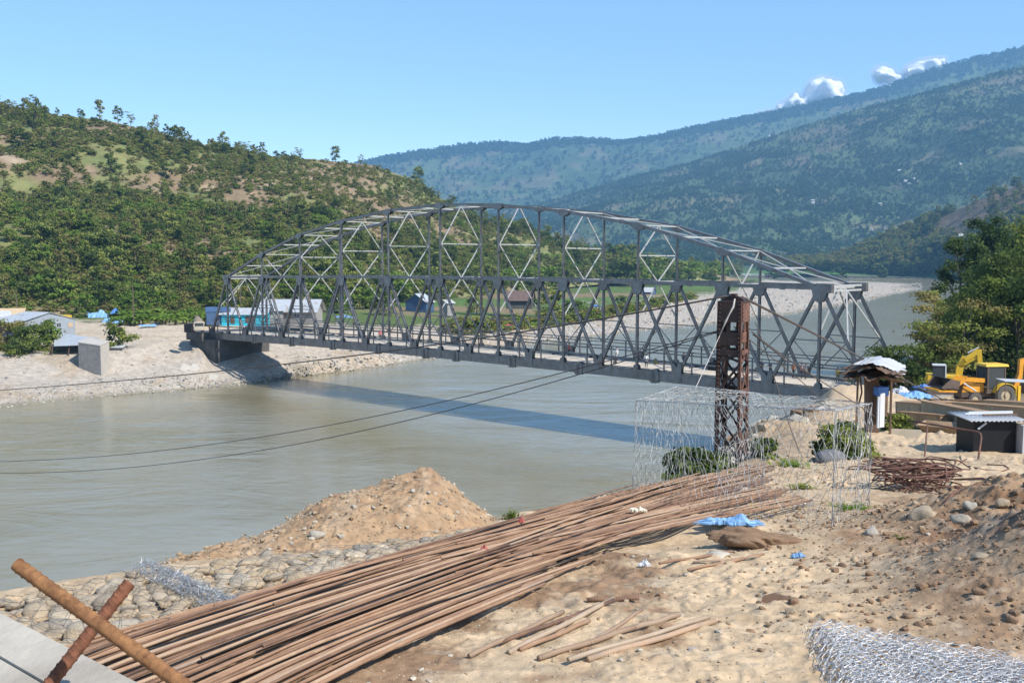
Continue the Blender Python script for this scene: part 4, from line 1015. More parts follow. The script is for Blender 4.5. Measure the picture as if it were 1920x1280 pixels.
def gflat(x, y):
    rr = ray(x, y); ds = np.geomspace(1.5, 60, 1200) / rr[1]; P = rr[None] * ds[:, None]; k = int(np.argmax(P[:, 2] < gsm(P[:, 1]))); return P[k]
def mattress(corners, label, seed, n_target, smin=.09, smax=.15):
    """corners: ground quad (a, b along the water, c, d along the bars) in photo pixels"""
    A, B_, C_, D_ = [gflat(*c) for c in corners]; root = empty('gabion_mattress', (A + B_ + C_ + D_) / 4, 0, label, 'gabion', None)
    inv = -root.location; r_ = np.random.default_rng(seed)
    def surf(u, v):
        p = (A * (1 - u) + B_ * u) * (1 - v) + (D_ * (1 - u) + C_ * u) * v; return p
    pts = []; tries = 0
    while len(pts) < n_target and tries < 6000:
        tries += 1; u, v = r_.uniform(size=2); p = surf(u, v); s = r_.uniform(smin, smax)
        if all((p[0] - q_[0][0]) ** 2 + (p[1] - q_[0][1]) ** 2 > (.78 * (s + q_[1])) ** 2 for q_ in pts): pts.append((p, s))
    for i, (p, s) in enumerate(pts):
        o = bpy.data.objects.new('stone', ROCKS[i % 10]); g = max(float(p[2]), float(ground_z(p[0], p[1], False))) - .005; p[2] = g; o.location = Vector((p[0], p[1], g + s * .15 + r_.uniform(0, .02))) + inv
        o.scale = (s * r_.uniform(1, 1.35), s * r_.uniform(.7, 1), s * r_.uniform(.6, .95)); o.rotation_euler = (r_.uniform(-.3, .3), r_.uniform(-.3, .3), r_.uniform(0, 6.28)); link(o, root)
    W_ = np.linalg.norm(B_ - A); H_ = np.linalg.norm(D_ - A); sg = hexnet(W_, H_, .115, .13, seed, .12)
    u = sg[..., 0] / W_; v = sg[..., 1] / H_
    p = (A[None, None] * (1 - u)[..., None] + B_ * u[..., None]) * (1 - v)[..., None] + (D_ * (1 - u)[..., None] + C_ * u[..., None]) * v[..., None]
    zz = p[..., 2] + .05 + .03 * fbm(p[..., 0] / .16, p[..., 1] / .16, 2, seed + 3)
    for q_, s in pts:
        d2 = (p[..., 0] - q_[0]) ** 2 + (p[..., 1] - q_[1]) ** 2; zz = np.maximum(zz, np.where(d2 < (s * 1.1) ** 2, float(q_[2]) + s * .15 + .015 + s * .66 * np.sqrt(np.maximum(0, 1.05 - d2 / (s * 1.12) ** 2)), -99))
    p[..., 2] = zz; wire_obj('wire_net', p + np.array(inv), .0016, M['wire_rust'], root); return root
mattress([(-60, 1150), (262, 1082), (420, 1172), (120, 1262)], 'gabion mattress of tan stones at the lower left beside the pale wall', 71, 260, .055, .105)
mattress([(285, 1084), (905, 1000), (890, 1022), (400, 1165)], 'long gabion mattress of tan river stones between the soil heap and the bars', 72, 290, .05, .11)
mattress([(1085, 955), (1220, 912), (1225, 928), (1110, 952)], 'small patch of white stones under wire at the far edge of the bars', 73, 40, .08, .12)
# folded net seam between the two mattresses
A, B_ = gflat(262, 1080), gflat(440, 1168); L_ = np.linalg.norm(B_ - A); sg = hexnet(L_, .55, .06, .06, 9, .3); d_ = (B_ - A) / L_; r_ = np.random.default_rng(77)
lay = []
for kk in range(3):
    s2 = sg + r_.normal(size=2) * .02; a_ = s2[..., 1] / .55 * 2 * PI
    q_ = A + d_ * s2[..., 0:1] + np.stack([.05 * np.cos(a_ + kk) * .9 + .02 * kk, .04 * np.cos(a_), .07 + .03 * np.sin(a_ + kk)], -1) + r_.normal(size=s2.shape[:2] + (3,)) * .012; lay.append(q_)
rl = empty('net_roll', A, 0, 'crumpled roll of grey wire net between the two gabion mattresses', 'wire net'); wire_obj('net', np.concatenate(lay) - A, .0012, M['wire'], rl)

# ---- reinforcing bars
def rustmat(name, cols, seed=0):
    m, nt, b = newmat(name); uv = nt.nodes.new('ShaderNodeTexCoord').outputs['UV']; c = coord(nt, 'World'); oi = nt.nodes.new('ShaderNodeObjectInfo')
    n = noise(nt, c, 6, 6, .65); f = math_(nt, 'ADD', math_(nt, 'MULTIPLY', n, .55), math_(nt, 'MULTIPLY', oi.outputs['Random'], .45))
    nt.links.new(ramp(nt, f, cols), b.inputs['Base Color']); b.inputs['Roughness'].default_value = .75; b.inputs['Specular IOR Level'].default_value = .35
    sp = nt.nodes.new('ShaderNodeSeparateXYZ'); nt.links.new(uv, sp.inputs[0]); ph = math_(nt, 'ADD', math_(nt, 'MULTIPLY', sp.outputs[0], 2 * PI / .016), math_(nt, 'MULTIPLY', sp.outputs[1], 2 * PI))
    h = math_(nt, 'MAXIMUM', math_(nt, 'SINE', ph), -.2); bump(nt, b, h, .8, .0011); return m
M['rust'] = rustmat('rusty_rebar', [(.22, (.09, .052, .036)), (.38, (.19, .108, .066)), (.54, (.28, .165, .098)), (.68, (.37, .25, .16)), (.85, (.23, .175, .14))])
M['rust_dusty'] = rustmat('dusty_rebar', [(.25, (.24, .155, .10)), (.6, (.32, .23, .155)), (.8, (.38, .295, .21))])
def bar_obj(name, pts, rad, mat, parent=None, n=8):
    pts = [np.asarray(p, float) for p in pts]; o0 = pts[0]
    mb = MB(); mb.tube([p - o0 for p in pts], rad, n); me = mb.mesh(name, mat, True)
    uvl = me.uv_layers.new(name='UVMap'); L = [0]
    for a, b in zip(pts[:-1], pts[1:]): L.append(L[-1] + float(np.linalg.norm(b - a)))
    uv = np.zeros((len(me.loops), 2), np.float32); vi = np.empty(len(me.loops), np.int32); me.loops.foreach_get('vertex_index', vi)
    uv[:, 0] = np.array(L)[vi // n]; uv[:, 1] = (vi % n) / n
    nf = (len(pts) - 1) * n
    lo = np.arange(nf * 4).reshape(-1, 4); wrap = (np.arange(nf) % n) == n - 1; uv[lo[wrap][:, 1], 1] = 1; uv[lo[wrap][:, 2], 1] = 1
    uvl.data.foreach_set('uv', uv.ravel())
    ob = bpy.data.objects.new(name, me); ob.location = V(o0); return link(ob, parent)
DB = np.array([.54, 1.0]); DBn = DB / np.linalg.norm(DB); EB = np.array([1, -.54]) / 1.1365; O_B = np.array([-1.93, 4.64])
rb_ = np.random.default_rng(81); nbar = 0
def lay_bar(lat0, lat1, t0, t1, lift, rad, bow=0.0, label=None, group='bars of the long rusty pile', nseg=12, mat='rust'):
    pts = []
    for i in range(nseg + 1):
        f = i / nseg; t = t0 + (t1 - t0) * f; lat = lat0 + (lat1 - lat0) * f + bow * math.sin(PI * f)
        xy = O_B + DBn * t + EB * lat; g = float(gsm(xy[1])) + .05 + .008 * math.sin(xy[1] * .9 + lat0 * 9)
        pts.append((xy[0], xy[1], g + rad + lift))
    o = bar_obj('reinforcing_bar', pts, rad, M[mat]); return tag(o, label or 'long rusty ribbed bar lying in the big pile of bars', 'rebar', group)
N1 = 112
for i in range(N1):
    s = (i + rb_.uniform(-.4, .4)) / N1; lat = -.03 + 1.30 * s; lay_ = i % 2
    pilez = .05 * math.sin(PI * min(1, s * 1.05)); rad = rb_.choice([.0075, .0085, .0095])
    if s < .42: t1 = rb_.uniform(10.2, 11.3)
    elif s < .7: t1 = rb_.uniform(6.5, 10.5)
    else: t1 = (4.1 - (s - .7) * 8.5) + rb_.uniform(-.5, .9)
    t0 = -2.4 + rb_.uniform(-.3, .3) if t1 > 2.5 else -2.4
    lay_bar(lat + rb_.normal() * .035, lat + rb_.normal() * .05 + (.06 if s < .42 else 0), t0, max(t1, .6), lay_ * .022 + pilez * rb_.uniform(0, 1) + rb_.uniform(0, .010), rad, rb_.normal() * .03)
for i in range(16):   # loose bars lying askew on top
    a_ = rb_.uniform(.05, 1.05); t0_ = rb_.uniform(-2.4, 3); lay_bar(a_, a_ + rb_.normal() * .22, t0_, t0_ + rb_.uniform(3.5, 6.5), .075 + rb_.uniform(0, .02), rb_.choice([.0075, .0090]), rb_.normal() * .05, 'loose rusty bar lying askew on top of the big pile', 'loose bars askew on the pile')
for i in range(34):   # upper bars that fan out under the wire cage
    s = i / 33; lay_bar(.45 + .55 * s + rb_.normal() * .03, .95 + 1.05 * s + rb_.normal() * .04, rb_.uniform(1.8, 3.4), 8.6 - 2.2 * s + rb_.uniform(-.3, .3), .05 + .02 * rb_.uniform(), rb_.choice([.008, .0095]), rb_.normal() * .03,
                        'thin rusty bar whose end fans out under the wire cage', 'bars fanning out under the wire cage')
SHORT = [((1100, 1127), (1198, 1126), .021, 'short thick stub of bar lying level, above the cut bars'), ((938, 1214), (1152, 1139), .016, 'rusty cut bar, leftmost of the bundle on the sand'), ((954, 1232), (1150, 1137), .019, 'thick rusty cut bar beside the leftmost of the bundle'),
         ((975, 1229), (1105, 1170), .016, 'dusty cut bar between two rusty ones in the bundle'), ((1010, 1243), (1190, 1190), .019, 'cut bar whose hollow-looking end points at the bottom edge'), ((1066, 1252), (1330, 1164), .017, 'longest dusty cut bar, reaching farthest right'),
         ((1102, 1243), (1340, 1170), .021, 'fat cut bar along the lower right side of the bundle'), ((1186, 1192), (1272, 1167), .020, 'short dark stub resting on the upper side of the bundle'), ((1108, 1213), (1203, 1150), .014, 'thin half-buried bar in the middle of the sand'),
         ((880, 1240), (1056, 1160), .017, 'long cut bar near the lower edge of the big pile'), ((1236, 1074), (1372, 1043), .013, 'thin rusty bar lying alone below the pile, left one of three'), ((1290, 1078), (1432, 1046), .013, 'thin rusty bar, middle one of three below the earth lump'), ((1300, 1064), (1424, 1052), .010, 'thinnest bar, right one of three below the earth lump')]
for a, b, rad, lb in SHORT:
    p, q_ = gpt(*a), gpt(*b); pts = [p * (1 - f) + q_ * f + np.array([0, 0, .008 + .004 * math.sin(9 * f)]) for f in np.linspace(0, 1, 6)]
    rad *= .72; e_ = [float(ground_z(w[0], w[1])) + rad * .8 - w[2] for w in pts]; za, zb = max(e_[0], e_[1], e_[2]), max(e_[3], e_[4], e_[5])
    for k_, w in enumerate(pts): w[2] += za + (zb - za) * k_ / 5
    tag(bar_obj('cut_bar', pts, rad, M['rust'] if int(rad * 1e4) % 2 else M['rust_dusty'], None, 10), lb, 'rebar')

# crossed bars close to the camera, with rolled ribs
def ribbed_bar(p, q_, rad, label, mat):
    p = np.asarray(p, float); q_ = np.asarray(q_, float); d = q_ - p; L = np.linalg.norm(d); d /= L; s = np.cross(d, [0, 0, 1.]); s /= np.linalg.norm(s); u = np.cross(d, s); n = 20; m_ = int(L / .0022)
    zz = np.linspace(0, L, m_)[:, None]; th = np.linspace(0, 2 * PI, n, endpoint=False)[None]
    half = (th > PI).astype(float); ph = zz / .019 + np.where(half > 0, .5, 0) + .55 * (np.mod(th, PI) / PI - .5)
    env = np.sin(np.mod(th, PI)) ** .5
    rib = np.exp(-((np.mod(ph, 1) - .5) / .09) ** 2) * env; lon = np.exp(-(np.minimum(np.abs(np.mod(th + .01, PI)), PI - np.mod(th + .01, PI)) / .16) ** 2)
    R_ = rad * (1 + .17 * rib + .10 * lon + .02 * fbm(zz / .05 + th * 0, th * 2 + zz * 0, 3, 5)); c = np.cos(th); sn = np.sin(th)
    P_ = p[None, None] + d * zz[..., None] + (s * c[..., None] + u * sn[..., None]) * R_[..., None]
    idx = np.arange(m_ * n).reshape(m_, n); f = np.stack([idx[:-1], np.roll(idx[:-1], -1, 1), np.roll(idx[1:], -1, 1), idx[1:]], -1).reshape(-1, 4)
    caps = []
    Pv = np.concatenate([P_.reshape(-1, 3), [p - d * rad * .15], [q_]]); k0 = m_ * n
    caps = [[k0, (i + 1) % n, i, i] for i in range(n)]
    f2 = np.array([[k0, (i + 1) % n, i] for i in range(n)])
    me_ = mesh_np('bar', Pv, f, True, [mat]); o = mobj('reinforcing_bar', me_); tag(o, label, 'rebar')
    cap = mobj('cut_end', mesh_np('cut_end', np.concatenate([P_[0], [p - d * rad * .15]]), np.array([[n, (i + 1) % n, i] for i in range(n)]), False, [mat]), o)
    return o
M['rust_orange'] = simple('orange_rust', (.29, .145, .062), .85, 0, .45, 45, .25, 'World', (.13, .06, .03), .15)
M['rust_red'] = simple('red_rust', (.22, .09, .05), .85, 0, .45, 50, .25, 'World', (.09, .04, .025), .15)
a, b = at(32, 1058, 2.15), at(345, 1285, 1.98); d_ = b - a; b2 = a + d_ * ((-1.75 - a[2]) / d_[2])
ribbed_bar(a, a + d_ * min(3.4, (-1.75 - a[2]) / d_[2]), .0148, 'thick orange rusty ribbed bar crossing in front, leaning down to the right', M['rust_orange'])
a, b = at(243, 1092, 2.28), at(88, 1288, 2.16); ribbed_bar(a, a + (b - a) * 2.2, .0148, 'red rusty ribbed bar behind the orange one, leaning down to the left', M['rust_red'])
# pale wall the crossed bars lean over
M['pale_conc'] = simple('pale_weathered_concrete', (.46, .41, .335), .95, 0, .3, 3.0, .35, 'World', (.31, .27, .22), .08)
wall = empty('concrete_wall', (-1.6, 1.6, -1.7), 0, 'pale weathered concrete wall top at the lower left corner', 'wall')
A0, A1 = at(-40, 1128, 3.1), at(300, 1300, 2.35); ex = (A1 - A0); A0 = A0 - ex * 1.2; A1 = A1 + ex * .5
side = np.array([-.62, -.62, -.16])
inv = -np.array(wall.location)
for j in range(7):
    mb = MB(); o0 = side * (j * .145) + inv; o1 = side * (j * .145 + .141) + inv; dz = np.array([0, 0, [.0, -.006, .002, -.004, .003, -.003, 0][j]])
    mb.prism([A0 + o0 + dz, A1 + o0 + dz, A1 + o1 + dz, A0 + o1 + dz], (0, 0, -.9)); mb.build('board_marked_strip', M['pale_conc'], wall)

# ---- empty gabion cage
FL, FR, BR_, BL_ = gpt(1190, 938), gpt(1571, 1022), gpt(1640, 970), None
FL = np.array([1.33, 10.7, gsm(10.7) + .03]); FR = np.array([2.565, 7.76, gsm(7.76) + .02]); BR_ = np.array([3.42, 9.3, gsm(9.3) + .03]); BL_ = np.array([2.19, 12.25, gsm(12.25) + .03])
UPV = np.array([0, 0, 1.0]); tFL, tFR, tBR, tBL = FL + UPV * 1.05 + [.02, -.05, 0], FR + UPV * 1.03 + [0, 0, 0], BR_ + UPV * 1.04, BL_ + UPV * 1.2 + [-.1, .05, 0]
cage = empty('gabion_cage', (FL + BR_) / 2, 0, 'empty box of hexagonal wire net standing on the ends of the bars', 'gabion cage'); ci_ = -np.array(cage.location)
def panel(name, a, b, c, d, seed, mat='wire_bright', sag=.03, cw=.118, ch=.13, rad=.0023):
    W_, H_ = np.linalg.norm(b - a), np.linalg.norm(d - a); sg = hexnet(W_, H_, cw, ch, seed, .15); u = (sg[..., 0] / W_)[..., None]; v = (sg[..., 1] / H_)[..., None]
    p = (a * (1 - u) + b * u) * (1 - v) + (d * (1 - u) + c * u) * v; nrm = np.cross(b - a, d - a); nrm /= np.linalg.norm(nrm)
    p = p + nrm * (sag * fbm(u[..., 0] * 4 + seed, v[..., 0] * 3, 3, seed) * 3 * np.sin(PI * u[..., 0]) + .006 * fbm(u[..., 0] * 40, v[..., 0] * 40, 2, seed))[..., None]
    o = wire_obj(name, p + ci_, rad, M[mat], cage)
    e = np.array([[a, b], [b, c], [c, d], [d, a]]); n_ = 10; f = np.linspace(0, 1, n_ + 1); sgs = []
    for s_, t_ in e:
        q_ = s_ * (1 - f[:, None]) + t_ * f[:, None] + np.random.default_rng(seed).normal(size=(n_ + 1, 3)) * .006; sgs += [[q_[i], q_[i + 1]] for i in range(n_)]
    wire_obj('selvedge_wire', np.array(sgs) + ci_, .0030, M['wire'], cage); return o
panel('front_panel', FL, FR, tFR, tFL, 1); panel('back_panel', BL_, BR_, tBR, tBL, 2); panel('end_panel', FL, BL_, tBL, tFL, 3); panel('end_panel', FR, BR_, tBR, tFR, 4)
panel('lid', tFL, tFR, tBR, tBL, 5, sag=.05); panel('base_panel', FL, FR, BR_, BL_, 6, 'wire'); mF, mB, tmF, tmB = (FL + FR) / 2, (BL_ + BR_) / 2, (tFL + tFR) / 2, (tBL + tBR) / 2
panel('divider_panel', mF, mB, tmB * .6 + mB * .4, tmF * .6 + mF * .4, 7); panel('folded_flap', FR * .5 + FL * .5, FR, FR + [.1, -.45, .03], FR * .5 + FL * .5 + [-.1, -.35, .05], 8)

# ---- flat stack of folded cages, lower right
stack = empty('net_stack', gpt(1700, 1230), 0, 'flat stack of folded bright wire net at the lower right corner', 'wire net')
ci_s = -np.array(stack.location); c0 = gflat(1500, 1180); c1 = gflat(1990, 1282); c2 = gflat(2050, 1420); c3 = gflat(1575, 1340)
M['wire_white'] = simple('new_galvanised_wire', (0.66, 0.66, 0.66), .6, 0, .3, 30)
for l in range(10):
    r_ = np.random.default_rng(900 + l); j = lambda: np.append(r_.normal(size=2) * .025, 0)
    a, b, c, d = c0 + j(), c1 + j(), c2 + j(), c3 + j(); W_, H_ = np.linalg.norm(b - a), np.linalg.norm(d - a)
    sg = hexnet(W_, H_, .066, .08, l, .07); u = (sg[..., 0] / W_)[..., None]; v = (sg[..., 1] / H_)[..., None]; p = (a * (1 - u) + b * u) * (1 - v) + (d * (1 - u) + c * u) * v
    p[..., 2] = p[..., 2] + .02 + l * .008 + .010 * fbm(u[..., 0] * 5 + l, v[..., 0] * 4, 3, l) * 2 + r_.normal(size=p.shape[:2]) * .002 - .10 * sstep(.12, 0, u[..., 0]) * (1 - l / 13 * .4)
    wire_obj('net_layer', p + ci_s, .0014, M['wire_white'], stack)
# ------------------------------------------------------------------ rusty cable tower
M['tower_rust'] = simple('old_rusted_steel', (.19, .085, .052), .8, 0, .6, 5, .4, 'Object', (.07, .036, .028))  # lighter rust; on the tower's right side it carries the sunlit tone
M['tower_shade'] = simple('shade_toned_rusted_steel', (.05, .026, .021), .8, 0, .6, 6, .4, 'Object', (.022, .016, .015))  # darker copy of the rust: shade of the tower's other sides put into colour
M['cable'] = simple('old_steel_cable', (.10, .08, .07), .6, .2, .3, 10)
M['rope'] = simple('pale_rope', (.50, .45, .40), .9, 0, .3, 20)
TP = np.array([(1376 - 960) / FPX * 18, 18.0, float(gsm(18)) - .1]); TH_ = 3.06; TW = .42
tower = empty('cable_tower', TP, math.radians(-30.4 + 0), 'rusty riveted lattice tower carrying the old bridge cables', 'tower')
def tpart(mb, nm, mat='tower_shade'): o = mobj(nm, mb.mesh(nm, M[mat]), tower); return o
hw = TW / 2; bw = hw * 1.12
def lerp3(a, b, t): return Vector(a).lerp(Vector(b), t)
legs = {}
for sx in (-1, 1):
    for sy in (-1, 1):
        a = (sx * bw, sy * bw, -.6); b = (sx * hw, sy * hw, TH_); legs[(sx, sy)] = (a, b)
        mb = MB(); mb.beam(a, b, (1, 0, 0), .06, .012, 0, (-sx * .025, 0)); mb.beam(a, b, (1, 0, 0), .012, .06, 0, (0, 0)); tpart(mb, 'leg', 'tower_rust' if sx > 0 else 'tower_shade')  # right legs in the lit tone, left legs in the shaded one
        mb = MB(); mb.beam(lerp3(a, b, .35), b, (0, 1, 0), .05, .014, 0, (-sy * .02, .02)); tpart(mb, 'leg_angle', 'tower_rust' if sx > 0 else 'tower_shade')
faces = [((-1, -1), (1, -1)), ((1, -1), (1, 1)), ((1, 1), (-1, 1)), ((-1, 1), (-1, -1))]
def lp(k, zf): a, b = legs[k]; return lerp3(a, b, (zf + .6) / (TH_ + .6))
riv = MB()
for fi, (A_, B__) in enumerate(faces):
    n_ = Vector(((A_[0] + B__[0]) / 2, (A_[1] + B__[1]) / 2, 0)).normalized()
    mt = 'tower_rust' if fi == 1 else 'tower_shade'  # right face gets the lit tone, the other faces the shaded one
    for z0_, z1_, nm in ((TH_ - .38, TH_ - .04, 'head_plate'), (TH_ - .80, TH_ - .56, 'gusset_plate'), (TH_ - .98, TH_ - .88, 'batten_plate'), (1.35, 1.47, 'batten_plate')):
        if fi == 1 and nm == 'gusset_plate':
            mb = MB(); mb.prism([lp(A_, z0_ + .05) + n_ * .012, lerp3(lp(A_, z0_ + .05), lp(B__, z0_ + .05), .55) + n_ * .012, lerp3(lp(A_, z1_), lp(B__, z1_), .55) + n_ * .012, lp(A_, z1_) + n_ * .012], n_ * .01); tpart(mb, nm, mt); continue
        mb = MB(); mb.prism([lp(A_, z0_) + n_ * .012, lp(B__, z0_) + n_ * .012, lp(B__, z1_) + n_ * .012, lp(A_, z1_) + n_ * .012], n_ * .01); tpart(mb, nm, mt)
    mb = MB(); m0_, m1_ = lerp3(lp(A_, TH_ - .98), lp(B__, TH_ - .98), .45), lerp3(lp(A_, TH_ - .3), lp(B__, TH_ - .3), .45); mb.beam(m0_, m1_, n_, .02, .07); tpart(mb, 'mid_post', mt)
    zs = [-.4, .15, .75, 1.38, 1.95, TH_ - .93]
    for i in range(5):
        for a_, b_ in ((A_, B__), (B__, A_)):
            mb = MB(); mb.beam(lp(a_, zs[i]), lp(b_, zs[i + 1]), n_, .012, .042, 0, (.01 if a_ == A_ else -.004, 0)); tpart(mb, 'lacing_bar', mt)
    for k_ in (A_, B__):
        zz = -.3
        while zz < TH_ - .05:
            c = lp(k_, zz); inw = (lp(B__ if k_ == A_ else A_, zz) - c).normalized(); riv.box(c + inw * .035 + n_ * .026, (.018, .018, .018), .4); zz += .075
rv = tpart(riv, 'rivets', 'tower_rust'); rv['kind'] = 'stuff'
mb = MB(); arc = [Vector((hw * 1.02 * math.cos(t), 0, TH_ - .02 + .11 * math.sin(t))) for t in np.linspace(PI, 0, 12)]
mb.prism([p + Vector((0, -.06, 0)) for p in arc], (0, .12, 0)); tpart(mb, 'cable_saddle')
mb = MB(); mb.box((0, 0, TH_ - .02), (TW * 1.06, TW * 1.06, .03)); tpart(mb, 'cap_plate')
mb = MB(); mb.box((0, 0, TH_ + .11), (.10, .14, .04)); mb.box((hw, .05, TH_ - 1.0), (.1, .12, .1)); tpart(mb, 'clamp')
def invd(x, x0, d0, x1, d1): t = (x - x0) / (x1 - x0); return 1 / ((1 - t) / d0 + t / d1)
def cable(pts, x0, d0, x1, d1, rad, label, cat='cable', mat='cable', group=None, ext=None):
    xs_ = np.array([p[0] for p in pts], float); ys_ = np.array([p[1] for p in pts], float)
    n = 40; sx = xs_[::-1] if xs_[0] > xs_[-1] else xs_; sy = ys_[::-1] if xs_[0] > xs_[-1] else ys_
    X_ = np.linspace(sx[0], sx[-1], n); deg = min(3, len(pts) - 1); c = np.polyfit(sx, sy, deg); Y_ = np.polyval(c, X_)
    P_ = [at(x, y, invd(x, x0, d0, x1, d1)) for x, y in zip(X_, Y_)]
    mb = MB(); mb.tube([p - P_[0] for p in P_], rad, 6); o = mobj('cable', mb.mesh('cable', M[mat], True)); o.location = V(P_[0]); return tag(o, label, cat, group)
cable([(-150, 742), (0, 729), (425, 696), (700, 661), (960, 626), (1180, 587), (1362, 556)], -150, 52, 1362, 18, .016, 'upper cable sagging from the rusty tower across to the left edge')
cable([(-200, 863), (0, 862), (200, 854), (440, 831), (690, 781), (940, 723), (1150, 678), (1345, 619)], -200, 40, 1345, 18, .0095, 'upper of the two low cables hanging in front of the river')
cable([(-200, 880), (0, 881), (240, 874), (440, 857), (700, 806), (940, 742), (1090, 695), (1345, 625)], -200, 40, 1345, 18, .0095, 'lower of the two low cables hanging in front of the river')
cable([(1392, 557), (1620, 673), (1842, 787)], 1392, 18, 1842, 60, .026, 'heavy backstay cable from the tower top down to the right')
cable([(1410, 622), (1510, 695), (1619, 766), (1652, 789)], 1410, 18, 1652, 27, .013, 'thin stay running from the tower side towards the wooden shelter')
cable([(1376, 612), (1450, 672), (1530, 739), (1556, 764)], 1376, 18.2, 1556, 24, .010, 'thin stay behind the tower, ending over the bank')
cable([(1412, 627), (1440, 648), (1475, 677)], 1412, 18, 1475, 17.5, .014, 'short loose end of cable sticking out right of the tower')
cable([(1416, 604), (1435, 655), (1466, 753), (1520, 880)], 1416, 18, 1520, 17, .009, 'slack wire drooping from the tower behind the wire cage')
cable([(1350, 628), (1326, 680), (1303, 730)], 1350, 17.7, 1303, 13, .006, 'pale rope slanting down from the tower to the wire cage', 'rope', 'rope')
mb = MB(); rp = [at(1378, 560, 17.62), at(1375, 575, 17.6), at(1368, 588, 17.6), at(1361, 602, 17.6), at(1349, 630, 17.65)]; mb.tube([p - rp[0] for p in rp], [.012, .02, .012, .018, .008], 6); o = mobj('rag', mb.mesh('rag', M['rope'], True)); o.location = V(rp[0]); tag(o, 'twisted pale rag knotted round the head of the tower', 'rag')

# ------------------------------------------------------------------ wooden shelter with torn sheet roof
M['brown_wood'] = simple('dark_brown_wood', (.16, .095, .06), .9, 0, .5, 3, .4, 'World', (.07, .045, .03))
M['sheet_white'] = simple('pale_roof_sheet', (.46, .46, .46), .5, 0, .2, 2, .1, 'World')
M['blue_plastic'] = simple('blue_plastic', (.09, .24, .62), .45, 0, .4, 6, .3, 'World')
M['light_blue'] = simple('light_blue_sheet', (.22, .42, .68), .5, 0, .4, 4, .2, 'World')
M['white_board'] = simple('white_board', (.58, .59, .60), .6, 0, .1, 2)
M['black_paint'] = simple('near_black_steel', (.010, .011, .014), .55, 0, .4, 3, .1, spec=.3)  # near-black tone with slight noise
M['yellow'] = simple('yellow_paint', (.72, .46, .03), .45, 0, .25, 3, 0)
M['orange'] = simple('orange_yellow_paint', (.70, .31, .02), .45, 0, .3, 3, 0)
M['bucket_brown'] = simple('worn_bucket_steel', (.14, .10, .075), .6, .2, .4, 3)
M['tyre'] = simple('dusty_tyre', (.11, .10, .09), .95, 0, .3, 6)
M['rim'] = simple('dusty_rim', (.45, .37, .24), .7, 0, .3, 6)
M['glass'] = simple('cab_glass', (.05, .06, .065), .08, 0, .2, 1)
M['tan_steel'] = simple('tan_painted_steel', (.32, .26, .175), .6, 0, .25, 1.5, .15, 'World', (.24, .185, .115))
M['rust_steel'] = simple('rust_streaked_steel', (.34, .21, .10), .7, 0, .4, 2.5, .2, 'World', (.22, .13, .07))
SD = 27.0
sh = empty('shelter', at(1634, 823, SD), 0, 'brown wooden shelter with a torn pale sheet on its roof', 'shelter'); si = -np.array(sh.location)
def sp(x, y, d=0): return Vector(at(x, y, SD + d) + si)
mb = MB(); mb.beam(sp(1634, 830), sp(1634, 695), (1, 0, 0), .30, .30); mb.build('pillar', M['brown_wood'], sh)
mb = MB(); mb.beam(sp(1604, 838, -.7), sp(1609, 698, -.4), (1, 0, 0), .045, .045); mb.build('pole', M['brown_wood'], sh)
mb = MB(); mb.tube([sp(1613, 835, .6), sp(1606, 775, .5), sp(1616, 735, .4), sp(1612, 700, .3)], .025, 5); mb.build('pole', M['brown_wood'], sh)
mb = MB(); mb.beam(sp(1668, 836, .3), sp(1672, 698, .3), (1, 0, 0), .05, .05); mb.build('pole', M['brown_wood'], sh)
def rag_sheet(name, outline_top, depths, nx, ny, mat, parent, amp, seed, thick=.01, hang=0):
    pass
def patch(corner, nx, ny, fz, name, mat, parent, edge=0.0, seed=0, sm=True):
    """bumpy sheet between four 3D corners a,b,c,d with torn edges"""
    a, b, c, d = [np.array(p) for p in corner]; U, W_ = np.meshgrid(np.linspace(0, 1, nx), np.linspace(0, 1, ny)); 
    u = U + edge * fbm(W_ * 9 + seed, W_ * 0, 3, seed) * (np.abs(U - .5) * 2) ** 6; w = W_ + edge * fbm(U * 9 + seed, U * 0, 3, seed + 1) * (np.abs(W_ - .5) * 2) ** 6
    P_ = (a * (1 - u)[..., None] + b * u[..., None]) * (1 - w)[..., None] + (d * (1 - u)[..., None] + c * u[..., None]) * w[..., None]
    P_[..., 2] += fz(U, W_); v = P_.reshape(-1, 3); n = len(v); f = grid_faces(ny, nx); low = v - np.array([0, 0, .012])
    F = np.concatenate([f, f[:, ::-1] + n]); i = np.arange(n).reshape(ny, nx); rim = np.concatenate([i[0], i[1:, -1], i[-1, ::-1][1:], i[::-1, 0][1:]])
    side_ = np.array([[rim[k], rim[k + 1], rim[k + 1] + n, rim[k] + n][::-1] for k in range(len(rim) - 1)])
    return mobj(name, mesh_np(name, np.concatenate([v, low]), np.concatenate([F, side_]), sm, [mat]), parent)
gap = lambda s, a: (lambda U, W_: a * fbm(U * 4 + s, W_ * 4, 4, s))
patch([sp(1576, 702, -.9), sp(1690, 706, -.9), sp(1688, 690, 1.2), sp(1592, 688, 1.2)], 44, 26, lambda U, W_: .22 * np.sin(PI * U) + .12 * fbm(U * 5, W_ * 5, 4, 3), 'thatch', M['brown_wood'], sh, .25, 4)
patch([sp(1580, 712, -.8), sp(1684, 716, -.8), sp(1684, 700, .9), sp(1590, 700, .9)], 44, 26, lambda U, W_: .12 * np.sin(PI * U) + .14 * fbm(U * 6, W_ * 5, 4, 13), 'thatch_underside', M['brown_wood'], sh, .3, 5)
